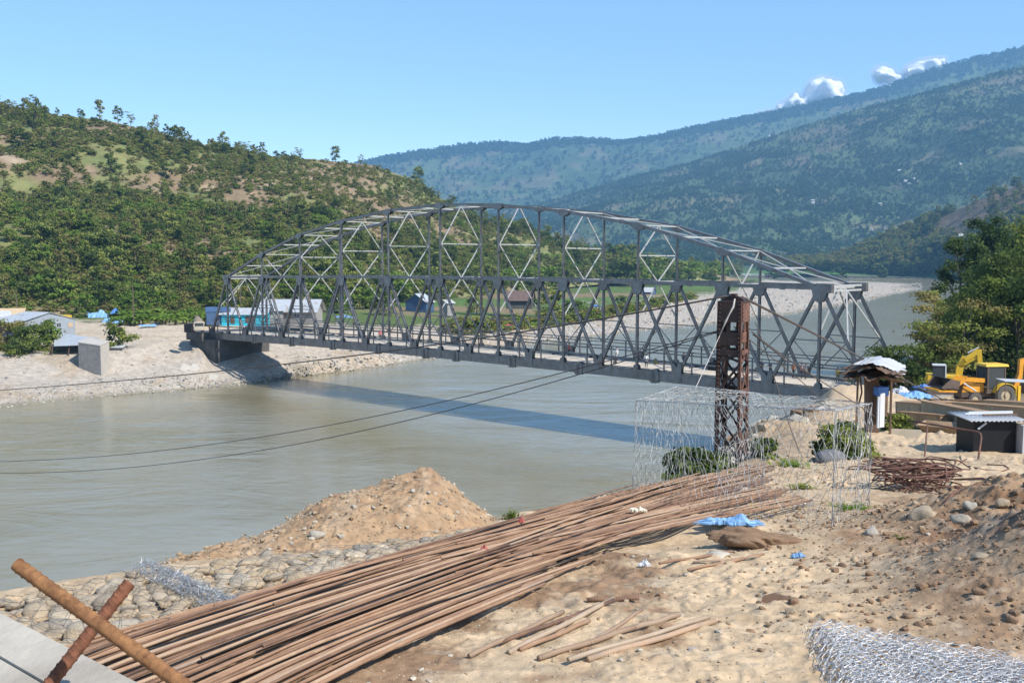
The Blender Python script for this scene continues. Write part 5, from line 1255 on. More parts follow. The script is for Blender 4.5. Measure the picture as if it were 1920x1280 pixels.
patch([sp(1618, 686, -.85), sp(1690, 702, -.75), sp(1697, 686, .9), sp(1636, 671, .9)], 36, 24, lambda U, W_: .06 * np.sin(PI * U * 1.2) + .05 * fbm(U * 3, W_ * 3, 4, 23) + .04, 'roof_sheet', M['sheet_white'], sh, .22, 6)
patch([sp(1598, 688, -.7), sp(1622, 684, -.8), sp(1640, 672, .8), sp(1622, 675, .9)], 16, 14, lambda U, W_: .05 + .05 * fbm(U * 3, W_ * 3, 4, 29), 'roof_sheet', M['sheet_white'], sh, .3, 7)
cr = empty('crate', at(1651, 741, 26.8), .2, 'blue plastic crate set beside the pillar of the shelter', 'crate')
mb = MB(); mb.box((0, 0, .02), (.34, .26, .03)); 
for a_, b_ in (((0, -.12, .13), (.34, .02, .22)), ((0, .12, .13), (.34, .02, .22)), ((-.16, 0, .13), (.02, .26, .22)), ((.16, 0, .13), (.02, .26, .22))): mb.box(a_, b_)
mb.build('box', M['blue_plastic'], cr)
mb = MB(); mb.box((0, 0, -.28), (.3, .24, .56)); mb.build('stand', M['brown_wood'], cr)
wb = empty('board', at(1653, 800, 26.3), .3, 'upright white board leaning under the shelter', 'board'); mb = MB(); mb.box((0, 0, .45), (.15, .02, .92)); mb.box((-.10, .03, .40), (.05, .05, .85)); mb.build('panel', M['white_board'], wb)
dk = empty('sacks', at(1660, 724, 27.5), 0, 'dark bundle of sacks hanging under the shelter roof', 'sacks')
for i, (x, y, s) in enumerate(((0, 0, .17), (.22, .05, .14), (-.15, .1, .12), (.1, 0, .15))):
    o = bpy.data.objects.new('sack', rock_mesh('sack', 930 + i, 2, .7, M['black_paint'])); o.location = (x, y, .05 * i); o.scale = (s, s, s); link(o, dk)

# ------------------------------------------------------------------ small black hut with corrugated roof
HD = 18.5; hz = float(gsm(HD)) - .02
hut = empty('hut', ((1874 - 960) / FPX * HD, HD + .35, hz), .02, 'low black steel hut under a corrugated sheet roof at the right edge', 'hut')
def corr(name, w, d, t, mat, parent, loc, pitch=.076, amp=.014, tilt=(0, 0, 0), along='y'):
    nx = int(w / pitch * 8); U, W_ = np.meshgrid(np.linspace(-w / 2, w / 2, nx), np.linspace(-d / 2, d / 2, 4)); Z_ = amp * np.sin(2 * PI * U / pitch)
    v = np.stack([U, W_, Z_], -1).reshape(-1, 3); n = len(v); f = grid_faces(4, nx); F = np.concatenate([f, f[:, ::-1] + n])
    i = np.arange(n).reshape(4, nx); rim = np.concatenate([i[0], i[1:, -1], i[-1, ::-1][1:], i[::-1, 0][1:]]); S_ = np.array([[rim[k + 1], rim[k], rim[k] + n, rim[k + 1] + n] for k in range(len(rim) - 1)])
    o = mobj(name, mesh_np(name, np.concatenate([v, v - [0, 0, t]]), np.concatenate([F, S_]), True, [mat]), parent); o.location = loc; o.rotation_euler = tilt; return o
mb = MB(); mb.box((0, -.34, .38), (.80, .012, .76)); mb.build('front_wall', M['black_paint'], hut)
mb = MB(); mb.box((0, .34, .38), (.80, .012, .76)); mb.build('back_wall', M['black_paint'], hut)
for sx in (-1, 1): mb = MB(); mb.box((sx * .395, 0, .38), (.012, .67, .76)); mb.build('side_wall', M['black_paint'], hut)
mb = MB(); mb.box((.46, -.30, .36), (.05, .5, .70)); mb.build('side_post', M['sheet_white'], hut)
corr('roof', 1.12, .98, .004, M['sheet_white'], hut, (.03, .02, .80), .085, .012, (.03, 0, 0))
for i, (y, x0_, x1_) in enumerate(((.12, -.35, .6), (.30, -.2, .7), (-.05, -.1, .6))): mb = MB(); mb.beam((x0_, y, .835), (x1_, y + .05, .84), (0, 1, 0), .035, .03); mb.build('batten', M['white_board'] if i < 2 else M['brown_wood'], hut)
mb = MB(); mb.beam((-.33, -.36, .62), (-.18, -.38, .74), (0, 1, 0), .03, .03); mb.build('stick', M['white_board'], hut)
# bent pipe frame
fr = empty('pipe_frame', at(1780, 875, 17.3), 0, 'bent rusty pipe frame standing in the sand left of the black hut', 'frame'); fi_ = -np.array(fr.location)
mb = MB(); pp = [at(1702, 788, 18.2), at(1770, 799, 17.7), at(1832, 809, 17.2), at(1838, 812, 17.15), at(1840, 820, 17.1), at(1831, 884, 16.6)]; mb.tube([p + fi_ for p in pp], .017, 7); mb.build('bent_pipe', M['tower_rust'], fr, True)
mb = MB(); mb.tube([at(1739, 795, 17.9) + fi_, at(1732, 876, 17.0) + fi_], .014, 7); mb.build('leg', M['tower_rust'], fr, True)
# hooks of bar on the sand
hk = [gpt(1816, 875), gpt(1840, 884), gpt(1880, 885), gpt(1892, 880), gpt(1884, 874), gpt(1850, 872)]; mb = MB(); mb.tube([p - hk[0] + np.array([0, 0, .012]) for p in hk], .011, 6); o = mobj('hooked_bar', mb.mesh('hooked_bar', M['tower_rust'], True)); o.location = V(hk[0]); tag(o, 'bar bent into a long hook on the sand in front of the black hut', 'rebar')
for a, b, lb in (((1795, 878), (1812, 865), 'thin bent wire sticking from the sand between frame and hut'), ((1790, 905), (1925, 918), 'long thin bar reaching from the stirrup pile to the right edge'), ((1770, 952), (1800, 925), 'thin stick pointing from the brown boulder to the stirrups')):
    p, q_ = gpt(*a), gpt(*b); mb = MB(); mb.tube([(0, 0, .03), tuple((q_ - p) * .5 + [0, 0, .05]), tuple(q_ - p + [0, 0, .03])], .011, 6); o = mobj('thin_bar', mb.mesh('thin_bar', M['tower_rust'], True)); o.location = V(p); tag(o, lb, 'rebar')
# ------------------------------------------------------------------ pile of stirrups
rs = np.random.default_rng(95); pc = gpt(1722, 918)
for i in range(30):
    w, h = rs.uniform(.75, 1.0), rs.uniform(.26, .36); cx, cy = rs.normal() * .14, rs.normal() * .14; rot = rs.normal() * .45 + (.5 if i % 3 else -.3); rr0 = .03
    c = [(-w / 2, -h / 2), (w / 2, -h / 2), (w / 2, h / 2), (-w / 2, h / 2)]; pts = []
    for k in range(5):
        x, y = c[k % 4]; x0_, y0_ = c[(k - 1) % 4]; x1_, y1_ = c[(k + 1) % 4]
        if k == 0: pts.append((x + .06, y + .02)); continue
        if k == 4: pts += [(x, y + .03), (x + .05, y + .06)]; continue
        dx0, dy0 = np.sign(x0_ - x) * rr0, np.sign(y0_ - y) * rr0; dx1, dy1 = np.sign(x1_ - x) * rr0, np.sign(y1_ - y) * rr0
        pts += [(x + dx0, y + dy0), (x + dx1, y + dy1)]
    mb = MB(); ca, sa = math.cos(rot), math.sin(rot); tx, ty = rs.normal() * .12, rs.normal() * .10
    mb.tube([(x * ca - y * sa, x * sa + y * ca, x * tx + y * ty) for x, y in pts], .0085, 5)
    o = mobj('stirrup', mb.mesh('stirrup', M['tower_rust'], True)); o.location = V(pc + np.array([cx, cy, .05 + i * .0085 + .02])); tag(o, 'bent rusty rectangular stirrup in the tangled pile left of the boulders', 'rebar stirrup', 'rusty stirrups in the tangled pile')

# ------------------------------------------------------------------ plastics and scraps
def crumple(x, y, wpx, hpx, mat, label, seed, name='plastic_sheet', cat='plastic', h=.055, lift=0.0):
    p = gpt(x, y); w = wpx / FPX * p[1]; d = w * hpx
    o = patch([(-w / 2, -d / 2, 0), (w / 2, -d / 2, 0), (w / 2, d / 2, 0), (-w / 2, d / 2, 0)], 36, 22, lambda U, W_: h * (np.abs(fbm(U * 3 + seed, W_ * 3, 4, seed)) * 2.2) * np.sin(PI * U) ** .5 * np.sin(PI * W_) ** .5 + .015, name, mat, None, .35, seed, False)
    o.location = V(p + np.array([0, 0, lift])); o.rotation_euler = (0, 0, -.15); return tag(o, label, cat)
crumple(1372, 993, 96, .35, M['light_blue'], 'crumpled light blue plastic sheet on the edge of the bars', 3, lift=.05)
crumple(1497, 1047, 22, .4, M['light_blue'], 'small scrap of blue plastic right of the brown earth lump', 4, h=.03)
M['red_cloth'] = simple('red_plastic', (.50, .13, .10), .6, 0, .3, 9); M['paper'] = simple('cream_paper', (.75, .66, .48), .8, 0, .2, 9); M['yellow_paper'] = simple('yellow_wrapper', (.80, .62, .12), .6, 0, .2, 9)
crumple(977, 1017, 10, .8, M['red_cloth'], 'small red wrapper lying on the bars', 5, 'wrapper', 'litter', .05, .16)
crumple(1196, 990, 26, .6, M['paper'], 'cream scrap of paper on the far part of the bars', 6, 'paper', 'litter', .03, .14)
crumple(1412, 971, 16, .7, M['yellow_paper'], 'yellow wrapper beside the blue plastic sheet', 7, 'wrapper', 'litter', .05, .08)
crumple(908, 1076, 12, .5, M['red_cloth'], 'faded red scrap on the lower middle of the bars', 8, 'wrapper', 'litter', .03, .15)
crumple(1208, 1066, 16, .6, M['white_board'], 'white scrap beside the lower edge of the bars', 9, 'paper', 'litter', .03, .02)
p = gpt(1450, 1132); mb = MB(); mb.prism([(-.10, 0, -.02), (.12, .03, -.02), (.13, .05, .03), (.02, .04, .075), (-.08, .01, .06)], (.01, .02, .004)); o = mobj('scrap_sheet', mb.mesh('scrap_sheet', M['brown_wood'])); o.scale = (.75, .75, .6); o.location = V(p); tag(o, 'dark curved scrap of sheet standing up from the sand', 'scrap')
# ------------------------------------------------------------------ green weeds and bushes on the near bank
def weed_mesh(seed, h=.5, n=60, w=.05):
    r_ = np.random.default_rng(seed); vs = []; fs = []; b = 0
    for i in range(n):
        a = r_.uniform(0, 6.28); lean = r_.uniform(.1, .9); L_ = h * r_.uniform(.5, 1); o0 = np.array([r_.normal() * h * .25, r_.normal() * h * .25, 0]); d = np.array([math.cos(a) * lean, math.sin(a) * lean, 1]); d /= np.linalg.norm(d); s = np.cross(d, [0, 0, 1.]); s /= np.linalg.norm(s)
        pts = [o0, o0 + d * L_ * .5, o0 + d * L_ * .9 + np.array([math.cos(a), math.sin(a), -.3]) * L_ * .25]
        for p_, ww in zip(pts, (w * .5, w, w * .15)): vs += [p_ - s * ww / 2, p_ + s * ww / 2]
        fs += [[b, b + 1, b + 3, b + 2], [b + 2, b + 3, b + 5, b + 4]]; b += 6
    return mesh_np('weed', np.array(vs), np.array(fs), False, [LB if seed % 2 else LM])
for i, (x, y, wpx, hpx, lb, kd) in enumerate(((1310, 905, 110, 76, 'bushy green shrub on the bank left of the tower foot', 's'), (1352, 900, 60, 50, 'green shrub hiding the foot of the rusty tower', 's'), (1592, 862, 110, 66, 'dark green bush behind the right end of the wire cage', 's'), (1482, 878, 60, 22, 'patch of green weeds on the bank between tower and dark rock', 'w'), (1500, 916, 46, 16, 'tuft of grass in the middle of the cage floor', 'w'),
                                        (1600, 958, 70, 14, 'thin grass at the right end of the cage floor', 'w'), (960, 975, 34, 26, 'small green plant at the right foot of the soil heap', 'w'), (1690, 882, 30, 12, 'small weed left of the stirrup pile', 'w'), (1690, 1012, 26, 12, 'small weed beside the cream block', 'w'), (1686, 812, 60, 34, 'green bush under the end of the tan girders', 's'), (1440, 862, 50, 40, 'leafy shrub on the bank right behind the tower', 's'))):
    p = gpt(x, y); s = p[1] / FPX
    if kd == 's':
        rr2 = np.random.default_rng(70 + i); lv, cid, cls = crown_pts(rr2, hpx * s, wpx * s, -.1, 30, 260, .065, 'dome'); q = np.arange(len(lv)).reshape(-1, 4); o = mobj('shrub', mesh_np('shrub', lv, q, False, [LM, LD], None, rr2.integers(0, 2, 30)[cid])); o.location = V(p + np.array([0, .2, -.05])); tag(o, lb, 'bush')
    else:
        o = mobj('weed', weed_mesh(i, 1.0, 90, .07)); o.location = V(p); o.scale = (wpx * s / 1.1, wpx * s / 1.1, hpx * s); tag(o, lb, 'weed')

# ------------------------------------------------------------------ steel girders and trough
gidx = 0
def girder(a, b, hgt, wid, label, mat='tan_steel', holes=True, boxy=True):
    A_, B__ = at(*a), at(*b); root = empty('steel_girder', A_, 0, label, 'girder'); q_ = B__ - A_; n_ = np.cross(q_, [0, 0, 1.]); n_ /= np.linalg.norm(n_)
    mb = MB(); 
    if boxy: mb.beam((0, 0, 0), q_, n_, wid, hgt)
    else: mb.hbeam((0, 0, 0), q_, n_, hgt, wid, .03)
    mb.build('web', M[mat], root)
    mb = MB(); mb.beam((0, 0, hgt / 2 + .011), q_ + [0, 0, hgt / 2 + .011], n_, wid + .08, .02); mb.beam(q_ * 0 + [0, 0, -hgt / 2 - .011], q_ + [0, 0, -hgt / 2 - .011], n_, wid + .08, .02); mb.build('flange', M['rust_steel'], root)
    if holes:
        u_ = q_ / np.linalg.norm(q_); nn = n_ if n_[1] < 0 else -n_
        for f0 in (.03, .06, .5, .54, .94, .97):
            for v_ in (-.3, -.1, .1, .3):
                mb = MB(); mb.disc(q_ * f0 + nn * (wid / 2 + .003) + np.array([0, 0, v_ * hgt]), nn, .017, .008, 8); mb.build('bolt_hole_disc', M['black_paint'], root)  # black discs paint the dark inside the bolt holes
    return root
girder((1688, 765, 36), (1737, 769, 34.5), .48, .4, 'short end of a tan girder, leftmost of the girder pile'); girder((1737, 766, 34), (1842, 788, 28.5), .52, .36, 'tan girder with bolt holes sloping down to the hut roof')
girder((1690, 783, 33.5), (1772, 791, 30.5), .42, .3, 'dark lower girder under the sloping one', 'rust_steel'); girder((1796, 765, 37), (1935, 777, 33), .44, .5, 'long tan girder lying behind the sloping one'); girder((1846, 758, 42), (1935, 764, 40), .4, .5, 'tan girder at the back of the pile, by the right edge', 'tan_steel', False)
girder((1700, 757, 41), (1790, 756, 43), .16, .5, 'thin brown plank girder on top of the pile', 'rust_steel', False); girder((1790, 752, 50), (1862, 754, 47), .14, .4, 'dark flat beam in front of the front wheel of the digger', 'rust_steel', False)
tr = empty('trough', at(1778, 812, 29), 0, 'long open tan steel trough lying in front of the girders', 'trough'); ti_ = -np.array(tr.location)
R0, R1, R2, R3 = at(1718, 797, 29), at(1838, 806, 27.6), at(1828, 795, 28.8), at(1735, 788, 30.2); L0, L1, L2, L3 = at(1738, 813, 28.8), at(1802, 817, 28), at(1800, 806, 28.6), at(1745, 803, 29.6)
for nm, q_ in (('side', (R0, R1, L1, L0)), ('side', (R3, R2, L2, L3)), ('end', (R0, R3, L3, L0)), ('end', (R1, R2, L2, L1)), ('bottom', (L0, L1, L2, L3))): mb = MB(); mb.prism([Vector(p + ti_) for p in q_], (0, .012, .012)); mb.build(nm, M['rust_steel'] if nm != 'bottom' else M['tan_steel'], tr)
mb = MB(); mb.tube([R0 + ti_, R1 + ti_, R2 + ti_, R3 + ti_, R0 + ti_], .018, 5); mb.build('rim', M['tan_steel'], tr)
p = at(1830, 790, 27.2); mb = MB(); mb.beam((-.16, 0, .05), (.12, 0, -.08), (0, 1, 0), .04, .04); o = mobj('stick', mb.mesh('stick', M['white_board'])); o.location = V(p); tag(o, 'short white stick lying across the end of the trough', 'stick')
sl = gpt(1700, 822); mb = MB(); mb.prism([(-.45, 0, -.05), (.55, -.1, -.05), (.6, .5, .1), (-.2, .6, .12)], (0, .02, .06)); o = mobj('steel_plate', mb.mesh('steel_plate', M['tan_steel'])); o.location = V(sl); tag(o, 'tan plate half buried in earth left of the trough', 'plate')
# ------------------------------------------------------------------ backhoe loader
JD = 79.0; jb = empty('backhoe_loader', ((1850 - 960) / FPX * JD, JD, 493 * 0 + (-(758 - 493) / FPX * JD)), PI + .12, 'orange and yellow backhoe loader parked facing left behind the girders', 'digger'); jb.scale = (1.12, 1.12, 1.12)
def jp(mb, nm, mat, parent=None, smooth=False): return mb.build(nm, M[mat], parent or jb, smooth)
def wheel(x, y, r_, w, parent):
    o = empty('wheel', (x, y, r_)); o.parent = parent
    n = 20; mb = MB(); pr = [(-w / 2, r_ * .55), (-w / 2, r_ * .9), (-w * .35, r_), (w * .35, r_), (w / 2, r_ * .9), (w / 2, r_ * .55)]
    vs = []; 
    for k in range(n):
        for (yy_, q_) in pr: vs.append((math.cos(2 * PI * k / n) * q_, yy_, math.sin(2 * PI * k / n) * q_))
    fs = [(k * 6 + j, ((k + 1) % n) * 6 + j, ((k + 1) % n) * 6 + j + 1, k * 6 + j + 1) for k in range(n) for j in range(5)]; mb.add(vs, fs)
    for k in range(n): 
        a_ = 2 * PI * (k + .5) / n; mb.box((math.cos(a_) * r_, 0, math.sin(a_) * r_), (.05, w * .9, .05), 0, 0, 1, Matrix.Rotation(-a_, 3, 'Y') @ Matrix.Rotation(.5, 3, 'X'))
    mb.build('tyre', M['tyre'], o); mb = MB(); mb.disc((0, 0, 0), (0, 1, 0), r_ * .56, w * .7, 16); mb.disc((0, 0, 0), (0, 1, 0), r_ * .2, w * .95, 10); mb.build('rim', M['rim'], o); return o
for sy in (-1, 1): wheel(1.18, sy * .85, .47, .34, jb); wheel(-1.08, sy * .85, .72, .46, jb)
mb = MB(); mb.box((.1, 0, .72), (3.6, .8, .34)); jp(mb, 'chassis', 'bucket_brown')
mb = MB(); mb.box((1.0, 0, 1.22), (1.7, .78, .62), 0, 0, .9); jp(mb, 'hood', 'orange')
mb = MB(); mb.box((1.87, 0, 1.15), (.06, .7, .6)); jp(mb, 'grille', 'bucket_brown')
for sx in (-1.25, .12):
    for sy in (-.68, .68): mb = MB(); mb.beam((sx, sy, 1.0), (sx * .92, sy * .97, 2.75), (1, 0, 0), .09, .09); jp(mb, 'cab_post', 'bucket_brown')
mb = MB(); mb.box((-.55, 0, .98), (1.5, 1.4, .3)); jp(mb, 'cab_floor', 'bucket_brown')
for sy in (-1, 1): mb = MB(); mb.prism([(.08, sy * .68, 1.1), (-1.2, sy * .68, 1.45), (-1.13, sy * .66, 2.7), (.08, sy * .66, 2.7)], (0, .01, 0)); jp(mb, 'side_window', 'glass')
mb = MB(); mb.prism([(.14, -.66, 1.35), (.14, .66, 1.35), (.09, .64, 2.7), (.09, -.64, 2.7)], (.01, 0, 0)); jp(mb, 'windscreen', 'glass')
mb = MB(); mb.box((-.55, 0, 2.83), (1.75, 1.5, .16), 0, 0, .94); jp(mb, 'roof', 'yellow')
for sy in (-1, 1):
    mb = MB(); arc = [(-1.08 + .86 * math.cos(t), 0, .72 + .84 * math.sin(t)) for t in np.linspace(.25, 2.6, 10)]
    for a_, b_ in zip(arc[:-1], arc[1:]): mb.beam((a_[0], sy * .85, a_[2]), (b_[0], sy * .85, b_[2]), (0, 1, 0), .5, .05)
    jp(mb, 'mudguard', 'yellow')
    mb = MB(); mb.beam((.25, sy * .52, 1.75), (1.75, sy * .56, 1.85), (0, 1, 0), .12, .30); mb.beam((1.75, sy * .56, 1.85), (2.55, sy * .56, 1.35), (0, 1, 0), .12, .26); jp(mb, 'loader_arm', 'orange')
    mb = MB(); mb.tube([(.9, sy * .56, 1.0), (1.9, sy * .56, 1.6)], .05, 8); jp(mb, 'lift_cylinder', 'white_board')
mb = MB(); pr = [(2.45, 1.75), (3.15, 1.95), (3.85, 1.35), (3.65, 1.25), (2.95, 1.32), (2.55, 1.2)]
mb.prism([(x, -1.1, z_) for x, z_ in pr], (0, .05, 0)); mb.prism([(x, 1.05, z_) for x, z_ in pr], (0, .05, 0)); jp(mb, 'bucket_side', 'bucket_brown')
mb = MB()
for (x0_, z0_), (x1_, z1_) in ((pr[0], pr[1]), (pr[5], pr[0]), (pr[4], pr[5]), (pr[3], pr[4])): mb.beam((x0_, 0, z0_), (x1_, 0, z1_), (0, 1, 0), 2.1, .05)
jp(mb, 'bucket', 'bucket_brown')
mb = MB(); mb.beam((2.6, 0, 1.05), (4.0, 0, 1.12), (0, 1, 0), 2.0, .14); jp(mb, 'bucket_lip', 'orange')
mb = MB(); mb.box((-2.05, 0, .95), (.35, 1.9, .5)); jp(mb, 'rear_frame', 'yellow')
for sy in (-1, 1): mb = MB(); mb.box((-2.1, sy * .95, .85), (.2, .16, 1.1)); mb.box((-2.1, sy * 1.0, .28), (.4, .3, .06)); jp(mb, 'stabiliser', 'yellow')
mb = MB(); mb.beam((-2.2, .1, .9), (-2.7, .1, 2.0), (0, 1, 0), .28, .34); mb.beam((-2.7, .1, 2.0), (-2.75, .1, 3.2), (0, 1, 0), .26, .3); jp(mb, 'rear_boom', 'orange')
mb = MB(); mb.beam((-2.75, .1, 3.2), (-3.35, .1, 2.7), (0, 1, 0), .24, .3); mb.beam((-3.35, .1, 2.7), (-3.4, .1, 1.4), (0, 1, 0), .22, .24); jp(mb, 'rear_dipper', 'orange')
mb = MB(); mb.prism([(-3.1, -.25, 1.4), (-3.6, -.25, 1.5), (-3.5, -.25, .8), (-3.0, -.25, .7)], (0, .6, 0)); jp(mb, 'rear_bucket', 'bucket_brown')
# ------------------------------------------------------------------ excavator behind it
ED = 88.0; ex_ = empty('excavator', at(1775, 738, ED), PI - .3, 'yellow crawler excavator with its boom raised behind the loader bucket', 'excavator'); 
mb = MB(); mb.box((0, 0, .45), (3.4, 2.4, .8), 0, 0, .9); mb.build('tracks', M['bucket_brown'], ex_)
mb = MB(); mb.box((.4, 0, 1.35), (2.6, 2.2, .8)); mb.build('house', M['yellow'], ex_)
mb = MB(); mb.box((.8, .7, 2.05), (1.1, .9, 1.15), 0, 0, .9); mb.build('cab', M['glass'], ex_); mb = MB(); mb.box((.8, .7, 2.66), (1.1, .95, .1)); mb.box((.27, .7, 2.1), (.1, .95, 1.2)); mb.build('cab_frame', M['white_board'], ex_)
for o_ in (-.28, .0): 
    mb = MB(); mb.beam((-.9, o_, 1.3), (-1.05, o_, 2.6), (0, 1, 0), .2, .55); mb.beam((-1.05, o_, 2.5), (-1.45, o_, 3.35), (0, 1, 0), .2, .55); mb.build('boom', M['yellow'], ex_)
mb = MB(); mb.beam((-1.4, .1, 3.1), (-2.5, .1, 4.0), (0, 1, 0), .4, .42); mb.beam((-2.5, .1, 4.05), (-2.62, .1, 2.9), (0, 1, 0), .35, .38); mb.build('stick', M['yellow'], ex_)
mb = MB(); mb.beam((-2.6, .1, 2.95), (-2.5, .1, 1.6), (0, 1, 0), .25, .24); mb.beam((-1.3, .1, 2.7), (-2.4, .1, 3.4), (0, 1, 0), .18, .2); mb.build('linkage', M['yellow'], ex_)
mb = MB(); mb.tube([(-1.1, -.45, 1.7), (-1.6, -.45, 3.3)], .07, 8); mb.tube([(-1.6, .1, 3.75), (-2.5, .1, 4.25)], .06, 8); mb.build('hydraulic_cylinder', M['white_board'], ex_)
# light sheet canopy at the right edge, tarps, heaps
cn = empty('canopy', at(1900, 752, 60), 0, 'white sheet canopy on thin poles right of the backhoe loader', 'canopy'); 
mb = MB(); mb.prism([(-.75, -.4, 1.26), (1.3, -.4, 1.16), (1.3, .8, 1.2), (-.75, .8, 1.3)], (0, 0, .03)); mb.build('sheet', M['sheet_white'], cn)
for x, y in ((-.7, -.35), (1.25, -.35), (-.7, .75), (1.25, .75)): mb = MB(); mb.beam((x, y, -.2), (x, y, 1.2), (1, 0, 0), .04, .04); mb.build('pole', M['brown_wood'], cn)
pk = at(1915, 768, 45); mb = MB(); mb.box((0, 0, 0), (.45, .4, .75)); o = mobj('steel_drum_box', mb.mesh('steel_drum_box', M['tower_rust'])); o.name = 'box'; o.location = V(pk); tag(o, 'pinkish rusty box at the right edge behind the girders', 'box')
for i, (x, y, d, w, hp, mt, lb) in enumerate(((1712, 737, 78, 62, .5, 'light_blue', 'pale blue tarpaulin spread on the ground left of the diggers'), (1740, 722, 84, 40, .6, 'blue_plastic', 'bright blue tarpaulin heaped under the loader bucket'), (1690, 728, 82, 24, .6, 'white_board', 'white sacks piled beside the blue tarpaulin'), (1668, 738, 74, 30, .6, 'sheet_white', 'grey sheet lying at the end of the bridge'))):
    p = at(x, y, d); w_ = w / FPX * d; o = patch([(-w_ / 2, -w_ * hp, 0), (w_ / 2, -w_ * hp, 0), (w_ / 2, w_ * hp, 0), (-w_ / 2, w_ * hp, 0)], 30, 22, lambda U, W_: .9 * (np.abs(fbm(U * 2.5 + i, W_ * 2.5, 4, 40 + i)) + .12) * (np.sin(PI * U) * np.sin(PI * W_)) ** .6, 'tarpaulin', M[mt], None, .3, 50 + i, False); o.location = V(p + np.array([0, 0, -.25])); tag(o, lb, 'tarpaulin')
# ------------------------------------------------------------------ big trees on the right
def big_tree(x, y, d, h, w, base, ncl, nleaf, leaf, style, mats, seed, label, name='tree', rad=None, lean=.05):
    p = at(x, y, d); root = empty(name, p, 0, label, 'tree'); ms = [M[m_] for m_ in mats]
    r_ = np.random.default_rng(seed); lv, cid, cls = crown_pts(r_, h, w, base, ncl, nleaf, leaf, style); q_ = np.arange(len(lv)).reshape(-1, 4); mi_ = r_.integers(0, len(ms), ncl)[cid]
    mobj('crown', mesh_np('crown', lv, q_, False, ms, None, mi_), root); mb = trunk_mb(r_, h, base, cls, rad or h * .02, lean, min(ncl, 14)); mobj('trunk', mb.mesh('trunk', M['bark'], True), root); return root
T = [(1790, 752, 100, 10.4, 9.5, 3.0, 40, 190, .24, 'flat', ('leaf_mid', 'leaf_dry'), 'open flat-topped tree with a leaning trunk left of the diggers'),
     (1745, 748, 98, 6.5, 7.5, 1.5, 30, 170, .24, 'flat', ('leaf_mid', 'leaf_dry'), 'low spreading tree between the bridge end and the excavator'),
     (1650, 722, 102, 4.0, 5.5, .3, 26, 160, .22, 'dome', ('leaf_mid', 'leaf_dark'), 'round bush right behind the end of the bridge'),
     (1700, 738, 96, 3.4, 5, .2, 22, 150, .22, 'dome', ('leaf_mid', 'leaf_dark'), 'bush behind the blue tarpaulins'),
     (1852, 745, 104, 12.0, 9, 1.0, 44, 220, .28, 'round', ('leaf_dark', 'leaf_dark', 'leaf_mid'), 'broad green tree rising behind the backhoe loader'),
     (1905, 735, 100, 13.0, 10, .5, 46, 220, .30, 'round', ('leaf_dark', 'leaf_dark', 'leaf_mid'), 'dark full tree at the right edge above the diggers'),
     (1870, 690, 128, 14.0, 11, .5, 46, 220, .33, 'round', ('leaf_dark', 'leaf_dark', 'leaf_mid'), 'shaded tree in the middle of the dark wood on the right'),
     (1935, 640, 125, 15.5, 12, .5, 46, 220, .33, 'round', ('leaf_dark', 'leaf_mid', 'leaf_dark'), 'bright green tree top at the right edge'),
     (1800, 625, 175, 17.5, 10, 1.0, 44, 260, .36, 'tall', ('leaf_dark', 'leaf_dark'), 'tall very dark tree standing over the river bend'),
     (1842, 615, 185, 20.5, 10, 1.0, 44, 260, .38, 'tall', ('leaf_dark', 'leaf_dark'), 'tallest dark tree right of the river bend'),
     (1882, 600, 190, 17.0, 12, .5, 44, 240, .38, 'round', ('leaf_dark', 'leaf_dark', 'leaf_mid'), 'green tree right of the tallest dark tree'),
     (1925, 560, 200, 17.0, 13, .5, 44, 240, .38, 'round', ('leaf_dark', 'leaf_mid', 'leaf_dark'), 'sunlit green tree at the right edge below the brown spur'),
     (1775, 655, 150, 9.0, 8, .5, 34, 200, .3, 'flat', ('leaf_dry', 'leaf_mid'), 'yellowish-topped tree in front of the dark trees by the river'),
     (1828, 680, 140, 11.0, 9, .5, 36, 200, .3, 'round', ('leaf_dark', 'leaf_dark', 'leaf_mid'), 'dark tree between the yellowish tree and the broad green one'),
     (1765, 690, 130, 6.0, 7, .3, 30, 170, .28, 'flat', ('leaf_mid', 'leaf_dry'), 'low tree leaning over the water at the river bend'),
     (1970, 700, 105, 15, 12, .5, 40, 200, .33, 'round', ('leaf_dark', 'leaf_dark', 'leaf_mid'), 'tree just cut by the right edge beside the dark full tree'),
     (1985, 560, 150, 17, 14, .5, 40, 200, .38, 'round', ('leaf_dark', 'leaf_dark', 'leaf_mid'), 'tree beyond the right edge on the slope')]
for i, a in enumerate(T[:-1]): big_tree(*a[:11], 300 + i, a[11], lean=.12 if i < 2 else .05)
# ------------------------------------------------------------------ left bank: houses, block, shed
M['blue_grey_sheet'] = simple('blue_grey_corrugated_wall', (.27, .30, .33), .55, 0, .12, .5, 0, 'World')
M['grey_roof'] = simple('grey_zinc_roof', (.42, .44, .455), .45, .1, .15, .3, 0, 'World')
weather(M['grey_roof'], (.22, .12, .07), .5, .54, .68, .7); weather(M['blue_grey_sheet'], (.20, .14, .10), .6, .58, .7, .6)
M['navy_sheet'] = simple('dark_blue_sheet', (.05, .10, .19), .6, 0, .2, .5)
M['cyan_paint'] = simple('turquoise_paint', (.03, .46, .58), .6, 0, .15, .8)
M['masonry'] = simple('grey_stone_masonry', (.30, .28, .26), .95, 0, .3, 1.2, .6, 'World')
M['masonry_pale'] = simple('pale_masonry', (.42, .385, .335), .95, 0, .15, .8, .3, 'World')
M['tan_roof'] = simple('tan_roof', (.46, .34, .21), .9, 0, .15, .5)
M['thatch'] = simple('brown_thatch', (.15, .10, .085), .95, 0, .35, 1.5)
M['mixer'] = simple('dirty_drum_paint', (.26, .21, .15), .7, 0, .45, 2)
M['cream_paint'] = simple('cream_paint', (.42, .37, .29), .7, 0, .15, 1)
